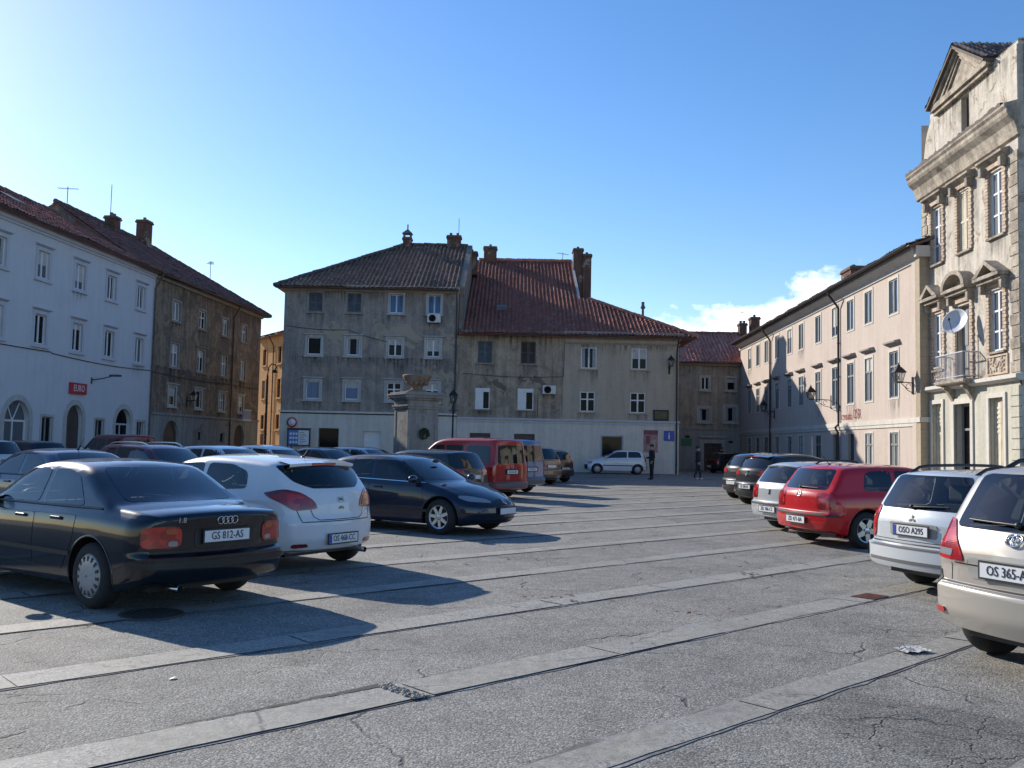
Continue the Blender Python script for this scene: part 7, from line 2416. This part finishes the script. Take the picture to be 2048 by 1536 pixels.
def person(label, x, y, rz, jacket, trousers, shoes, stride=.0, arm_bend=0.0, height=1.76):
    """one skinned body, facing -y before turning"""
    k = height / 1.76
    st = stride
    J = {}; E_ = []; Rr = {}

    def j(n, p, r, par=None):
        J[n] = Vector(p) * k; Rr[n] = r * k
        if par:
            E_.append((par, n))
    j('pelvis', (0, 0, .96), .155); j('waist', (0, .0, 1.10), .145, 'pelvis'); j('chest', (0, -.01, 1.30), .165, 'waist'); j('neck0', (0, .0, 1.46), .10, 'chest'); j('neck', (0, -.005, 1.53), .058, 'neck0')
    j('jaw', (0, -.03, 1.60), .078, 'neck'); j('head', (0, -.015, 1.68), .098, 'jaw'); j('crown', (0, .0, 1.735), .075, 'head')
    for s in (1, -1):
        n = 'l' if s > 0 else 'r'; f = st * s
        j(n + 'hip', (s * .10, 0, .90), .105, 'pelvis'); j(n + 'thigh', (s * .11, -f * .45, .72), .088, n + 'hip'); j(n + 'knee', (s * .11, -f * .75, .50), .064, n + 'thigh')
        j(n + 'calf', (s * .11, -f * .85, .36), .062, n + 'knee'); j(n + 'ankle', (s * .115, -f * 1.15 + (.06 if f < 0 else 0), .10 + (.06 if f < -.05 else 0)), .045, n + 'calf')
        j(n + 'heel', (s * .115, -f * 1.15 + .02, .05 + (.05 if f < -.05 else 0)), .042, n + 'ankle'); j(n + 'toe', (s * .125, -f * 1.15 - .15, .035), .036, n + 'heel')
        b = arm_bend if s < 0 else arm_bend * .25
        sw = -f * .5
        j(n + 'shoulder', (s * .17, 0, 1.42), .082, 'neck0'); j(n + 'elbow', (s * .25, sw * .5 + .03, 1.13), .056, n + 'shoulder')
        wr_ = (s * (.25 - .05 * b), sw - .26 * b - .02, .90 + .26 * b)
        j(n + 'wrist', wr_, .040, n + 'elbow'); d_ = Vector(wr_) - Vector((s * .25, sw * .5 + .03, 1.13)); d_.normalize()
        j(n + 'palm', Vector(wr_) + d_ * .08, .038, n + 'wrist')
    names = list(J); me = bpy.data.meshes.new('person')
    me.from_pydata([J[n] for n in names], [(names.index(a), names.index(b)) for a, b in E_], [])
    o = bpy.data.objects.new('person', me); COL.objects.link(o)
    o.modifiers.new('skin', 'SKIN'); o.modifiers.new('sub', 'SUBSURF').levels = 2
    for i, n in enumerate(names):
        sv = me.skin_vertices[0].data[i]
        fl = (1.25, .8) if n in ('pelvis', 'waist', 'chest') else (1, 1)
        sv.radius = (Rr[n] * fl[0], Rr[n] * fl[1]); sv.use_root = n == 'pelvis'
    bpy.context.view_layer.update()
    dg = bpy.context.evaluated_depsgraph_get()
    nm = bpy.data.meshes.new_from_object(o.evaluated_get(dg))
    bpy.data.objects.remove(o); bpy.data.meshes.remove(me)
    bm = bmesh.new(); bm.from_mesh(nm)
    # fingers, nose and ears grown onto the same mesh
    tmp = MB()
    for n in ('l', 'r'):
        w_, p_ = J[n + 'wrist'], J[n + 'palm']; d_ = (p_ - w_).normalized(); side = Vector((0, 1, 0)) - d_ * d_.y; side.normalize(); inn = d_.cross(side)
        for q, (o_, l) in enumerate(((-.03, .075), (-.01, .085), (.01, .08), (.03, .06))):
            b0 = p_ + side * o_ * k + d_ * .02; tmp.tube([b0, b0 + d_ * l * .5 * k, b0 + (d_ * .9 + inn * .25) * l * k], [.009, .0085, .006], 6)
        b0 = w_ + d_ * .03 - side * .03; tmp.tube([b0, b0 + (d_ - side * .8) * .045, b0 + (d_ - side * .4) * .075], [.011, .010, .007], 6)
    h = J['head']; tmp.ball((h.x, h.y - .105 * k, h.z - .03), .014, .022, .024, 8)
    for s in (1, -1):
        tmp.ball((h.x + s * .098 * k, h.y + .01, h.z - .02), .012, .02, .03, 8)
    tm = tmp.build('tmp', SKIN); bm2 = tm.data
    base = len(bm.faces); bm.from_mesh(bm2); bpy.data.objects.remove(tm); bpy.data.meshes.remove(bm2)
    bm.faces.ensure_lookup_table()
    for i, f in enumerate(bm.faces):
        c = f.calc_center_median() / k; f.smooth = True
        hand = min((f.calc_center_median() - J[a]).length for a in ('lpalm', 'rpalm')) < .085 * k
        f.material_index = 0 if (hand or c.z > 1.515 or i >= base) else (3 if c.z < .085 else (2 if c.z < .88 and abs(c.x) < .22 else 1))
    nm.materials.clear(); bm.to_mesh(nm); bm.free(); nm.name = 'person'
    for m_ in (SKIN, jacket, trousers, shoes):
        nm.materials.append(m_)
    r = link('person', nm); r.location = (x, y, 0); r.rotation_euler = (0, 0, rz); tag(r, label, 'person')
    hb = MB(); hb.ball((h.x, h.y + .02 * k, h.z + .035 * k), .106 * k, .112 * k, .092 * k, 16)
    hm = hb.build('hair', HAIR, r)
    return r


JK = pm('black_jacket', (.010, .010, .012), .7, var=.3, vscale=9); JN = pm('navy_jacket', (.012, .012, .022), .7, var=.3, vscale=9); TR = pm('dark_trousers', (.014, .014, .017), .8, var=.3, vscale=9); JE = pm('dark_jeans', (.012, .016, .028), .8, var=.3, vscale=9); OL = pm('olive_coat', (.02, .026, .014), .8, var=.3, vscale=9)
person('person standing in black jacket and dark trousers, arm bent, before the poster wall', 7.25, 47.6, R(-75), JK, TR, SHOE_D, 0, .75, 1.78)
person('person walking in dark jacket and jeans with white shoes towards the doorway', 9.97, 49.3, R(100), JN, JE, SHOE_W, .17, .15, 1.76)
person('person in dark clothes standing at the doorway of the low house', 15.75, 69.3, R(-20), JK, OL, SHOE_D, 0, .1, 1.74)

# ------------------------------------------------------------------ sky, sun, camera
SUN_AZ = math.atan2(-.68, .733)       # sun stands behind the houses on the left
SUN_EL = R(25)
w = bpy.data.worlds.new('World'); SC.world = w; w.use_nodes = True
nt = w.node_tree; nt.nodes.clear()
N = lambda ty, **kw: (lambda x: ([setattr(x, k, v) for k, v in kw.items()], x)[1])(nt.nodes.new(ty))
sky = N('ShaderNodeTexSky', sky_type='NISHITA'); sky.sun_disc = False; sky.sun_elevation = SUN_EL; sky.sun_rotation = SUN_AZ
sky.altitude = 50; sky.air_density = 1.0; sky.dust_density = .2; sky.ozone_density = 2.2
tc = N('ShaderNodeTexCoord'); sp3 = N('ShaderNodeSeparateXYZ'); nt.links.new(tc.outputs['Generated'], sp3.inputs[0])


def wm(op, a, b=None, c=None, cl=False):
    x = N('ShaderNodeMath', operation=op, use_clamp=cl)
    for i, v in enumerate((a, b, c)):
        if v is None:
            continue
        if isinstance(v, (int, float)):
            x.inputs[i].default_value = v
        else:
            nt.links.new(v, x.inputs[i])
    return x.outputs[0]


az = wm('ARCTAN2', sp3.outputs[0], sp3.outputs[1]); el = wm('ARCSINE', sp3.outputs[2])
cv = N('ShaderNodeCombineXYZ'); nt.links.new(wm('MULTIPLY', az, 1.0), cv.inputs[0]); nt.links.new(wm('MULTIPLY', el, 1.5), cv.inputs[1])
nz = N('ShaderNodeTexNoise'); nz.inputs['Scale'].default_value = 24; nz.inputs['Detail'].default_value = 9; nz.inputs['Roughness'].default_value = .58; nt.links.new(cv.outputs[0], nz.inputs['Vector'])
nz2 = N('ShaderNodeTexNoise'); nz2.inputs['Scale'].default_value = 9; nz2.inputs['Detail'].default_value = 4; nt.links.new(cv.outputs[0], nz2.inputs['Vector'])
lim = wm('ADD', wm('MULTIPLY', wm('MAXIMUM', wm('SUBTRACT', az, .235), 0.0), .34), wm('ADD', wm('MULTIPLY', wm('SUBTRACT', az, .17), .07), .142))
puff = wm('ADD', wm('MULTIPLY', wm('SUBTRACT', nz.outputs['Fac'], .5), .07), wm('MULTIPLY', wm('SUBTRACT', nz2.outputs['Fac'], .5), .03))
m = wm('DIVIDE', wm('SUBTRACT', wm('ADD', lim, puff), el), .016, None, True)
m = wm('MULTIPLY', m, wm('DIVIDE', wm('SUBTRACT', az, .11), .07, None, True)); m = wm('MULTIPLY', m, wm('DIVIDE', wm('SUBTRACT', .365, az), .04, None, True))
cl = N('ShaderNodeValToRGB'); cl.color_ramp.elements[0].position = .35; cl.color_ramp.elements[0].color = (6.3, 6.9, 7.6, 1); cl.color_ramp.elements[1].position = .62; cl.color_ramp.elements[1].color = (9.5, 9.7, 9.9, 1)
nt.links.new(nz.outputs['Fac'], cl.inputs[0])
hs = N('ShaderNodeHueSaturation'); hs.inputs['Hue'].default_value = .503; hs.inputs['Saturation'].default_value = 1.26; hs.inputs['Value'].default_value = 1.0; nt.links.new(sky.outputs[0], hs.inputs['Color'])
mx = N('ShaderNodeMix', data_type='RGBA'); nt.links.new(m, mx.inputs[0]); cm_ = N('ShaderNodeMix', data_type='RGBA', blend_type='MULTIPLY'); cm_.inputs[0].default_value = 1.0; cm_.inputs[7].default_value = (1.02, .972, 1.01, 1); nt.links.new(hs.outputs[0], cm_.inputs[6]); nt.links.new(cm_.outputs[2], mx.inputs[6]); nt.links.new(cl.outputs[0], mx.inputs[7])
bg = N('ShaderNodeBackground'); bg.inputs['Strength'].default_value = .10; nt.links.new(mx.outputs[2], bg.inputs['Color'])
wo = N('ShaderNodeOutputWorld'); nt.links.new(bg.outputs[0], wo.inputs['Surface'])

sl_ = bpy.data.lights.new('sun', 'SUN'); sl_.energy = 3.6; sl_.angle = R(.5); sl_.color = (1.0, .925, .81)
so = bpy.data.objects.new('sun', sl_); COL.objects.link(so)
sd = Vector((math.sin(SUN_AZ) * math.cos(SUN_EL), math.cos(SUN_AZ) * math.cos(SUN_EL), math.sin(SUN_EL)))
so.rotation_euler = sd.to_track_quat('Z', 'Y').to_euler(); so.location = sd * 150

cam = bpy.data.cameras.new('camera'); cam.sensor_width = 36; cam.lens = 36 * 1850 / 2048; cam.clip_end = 2000; cam.clip_start = .05
co = bpy.data.objects.new('camera', cam); COL.objects.link(co); SC.camera = co
pit = math.atan(121 / 1850); rol = R(1.2)
fw = Vector((0, math.cos(pit), math.sin(pit))); up = Vector((0, -math.sin(pit), math.cos(pit))); rt = Vector((1, 0, 0))
# the picture's content leans clockwise, so the camera is rolled the other way
r2 = rt * math.cos(rol) + up * math.sin(rol); u2 = up * math.cos(rol) - rt * math.sin(rol)
co.matrix_world = Matrix(((r2.x, u2.x, -fw.x, 0), (r2.y, u2.y, -fw.y, 0), (r2.z, u2.z, -fw.z, 1.65), (0, 0, 0, 1)))

SC.view_settings.view_transform = 'Standard'; SC.view_settings.look = 'None'; SC.view_settings.exposure = 0.88; SC.view_settings.gamma = 1.0
SC.cycles.max_bounces = 8; SC.cycles.transparent_max_bounces = 16; SC.cycles.use_denoising = True
SC.cycles.sample_clamp_indirect = 6
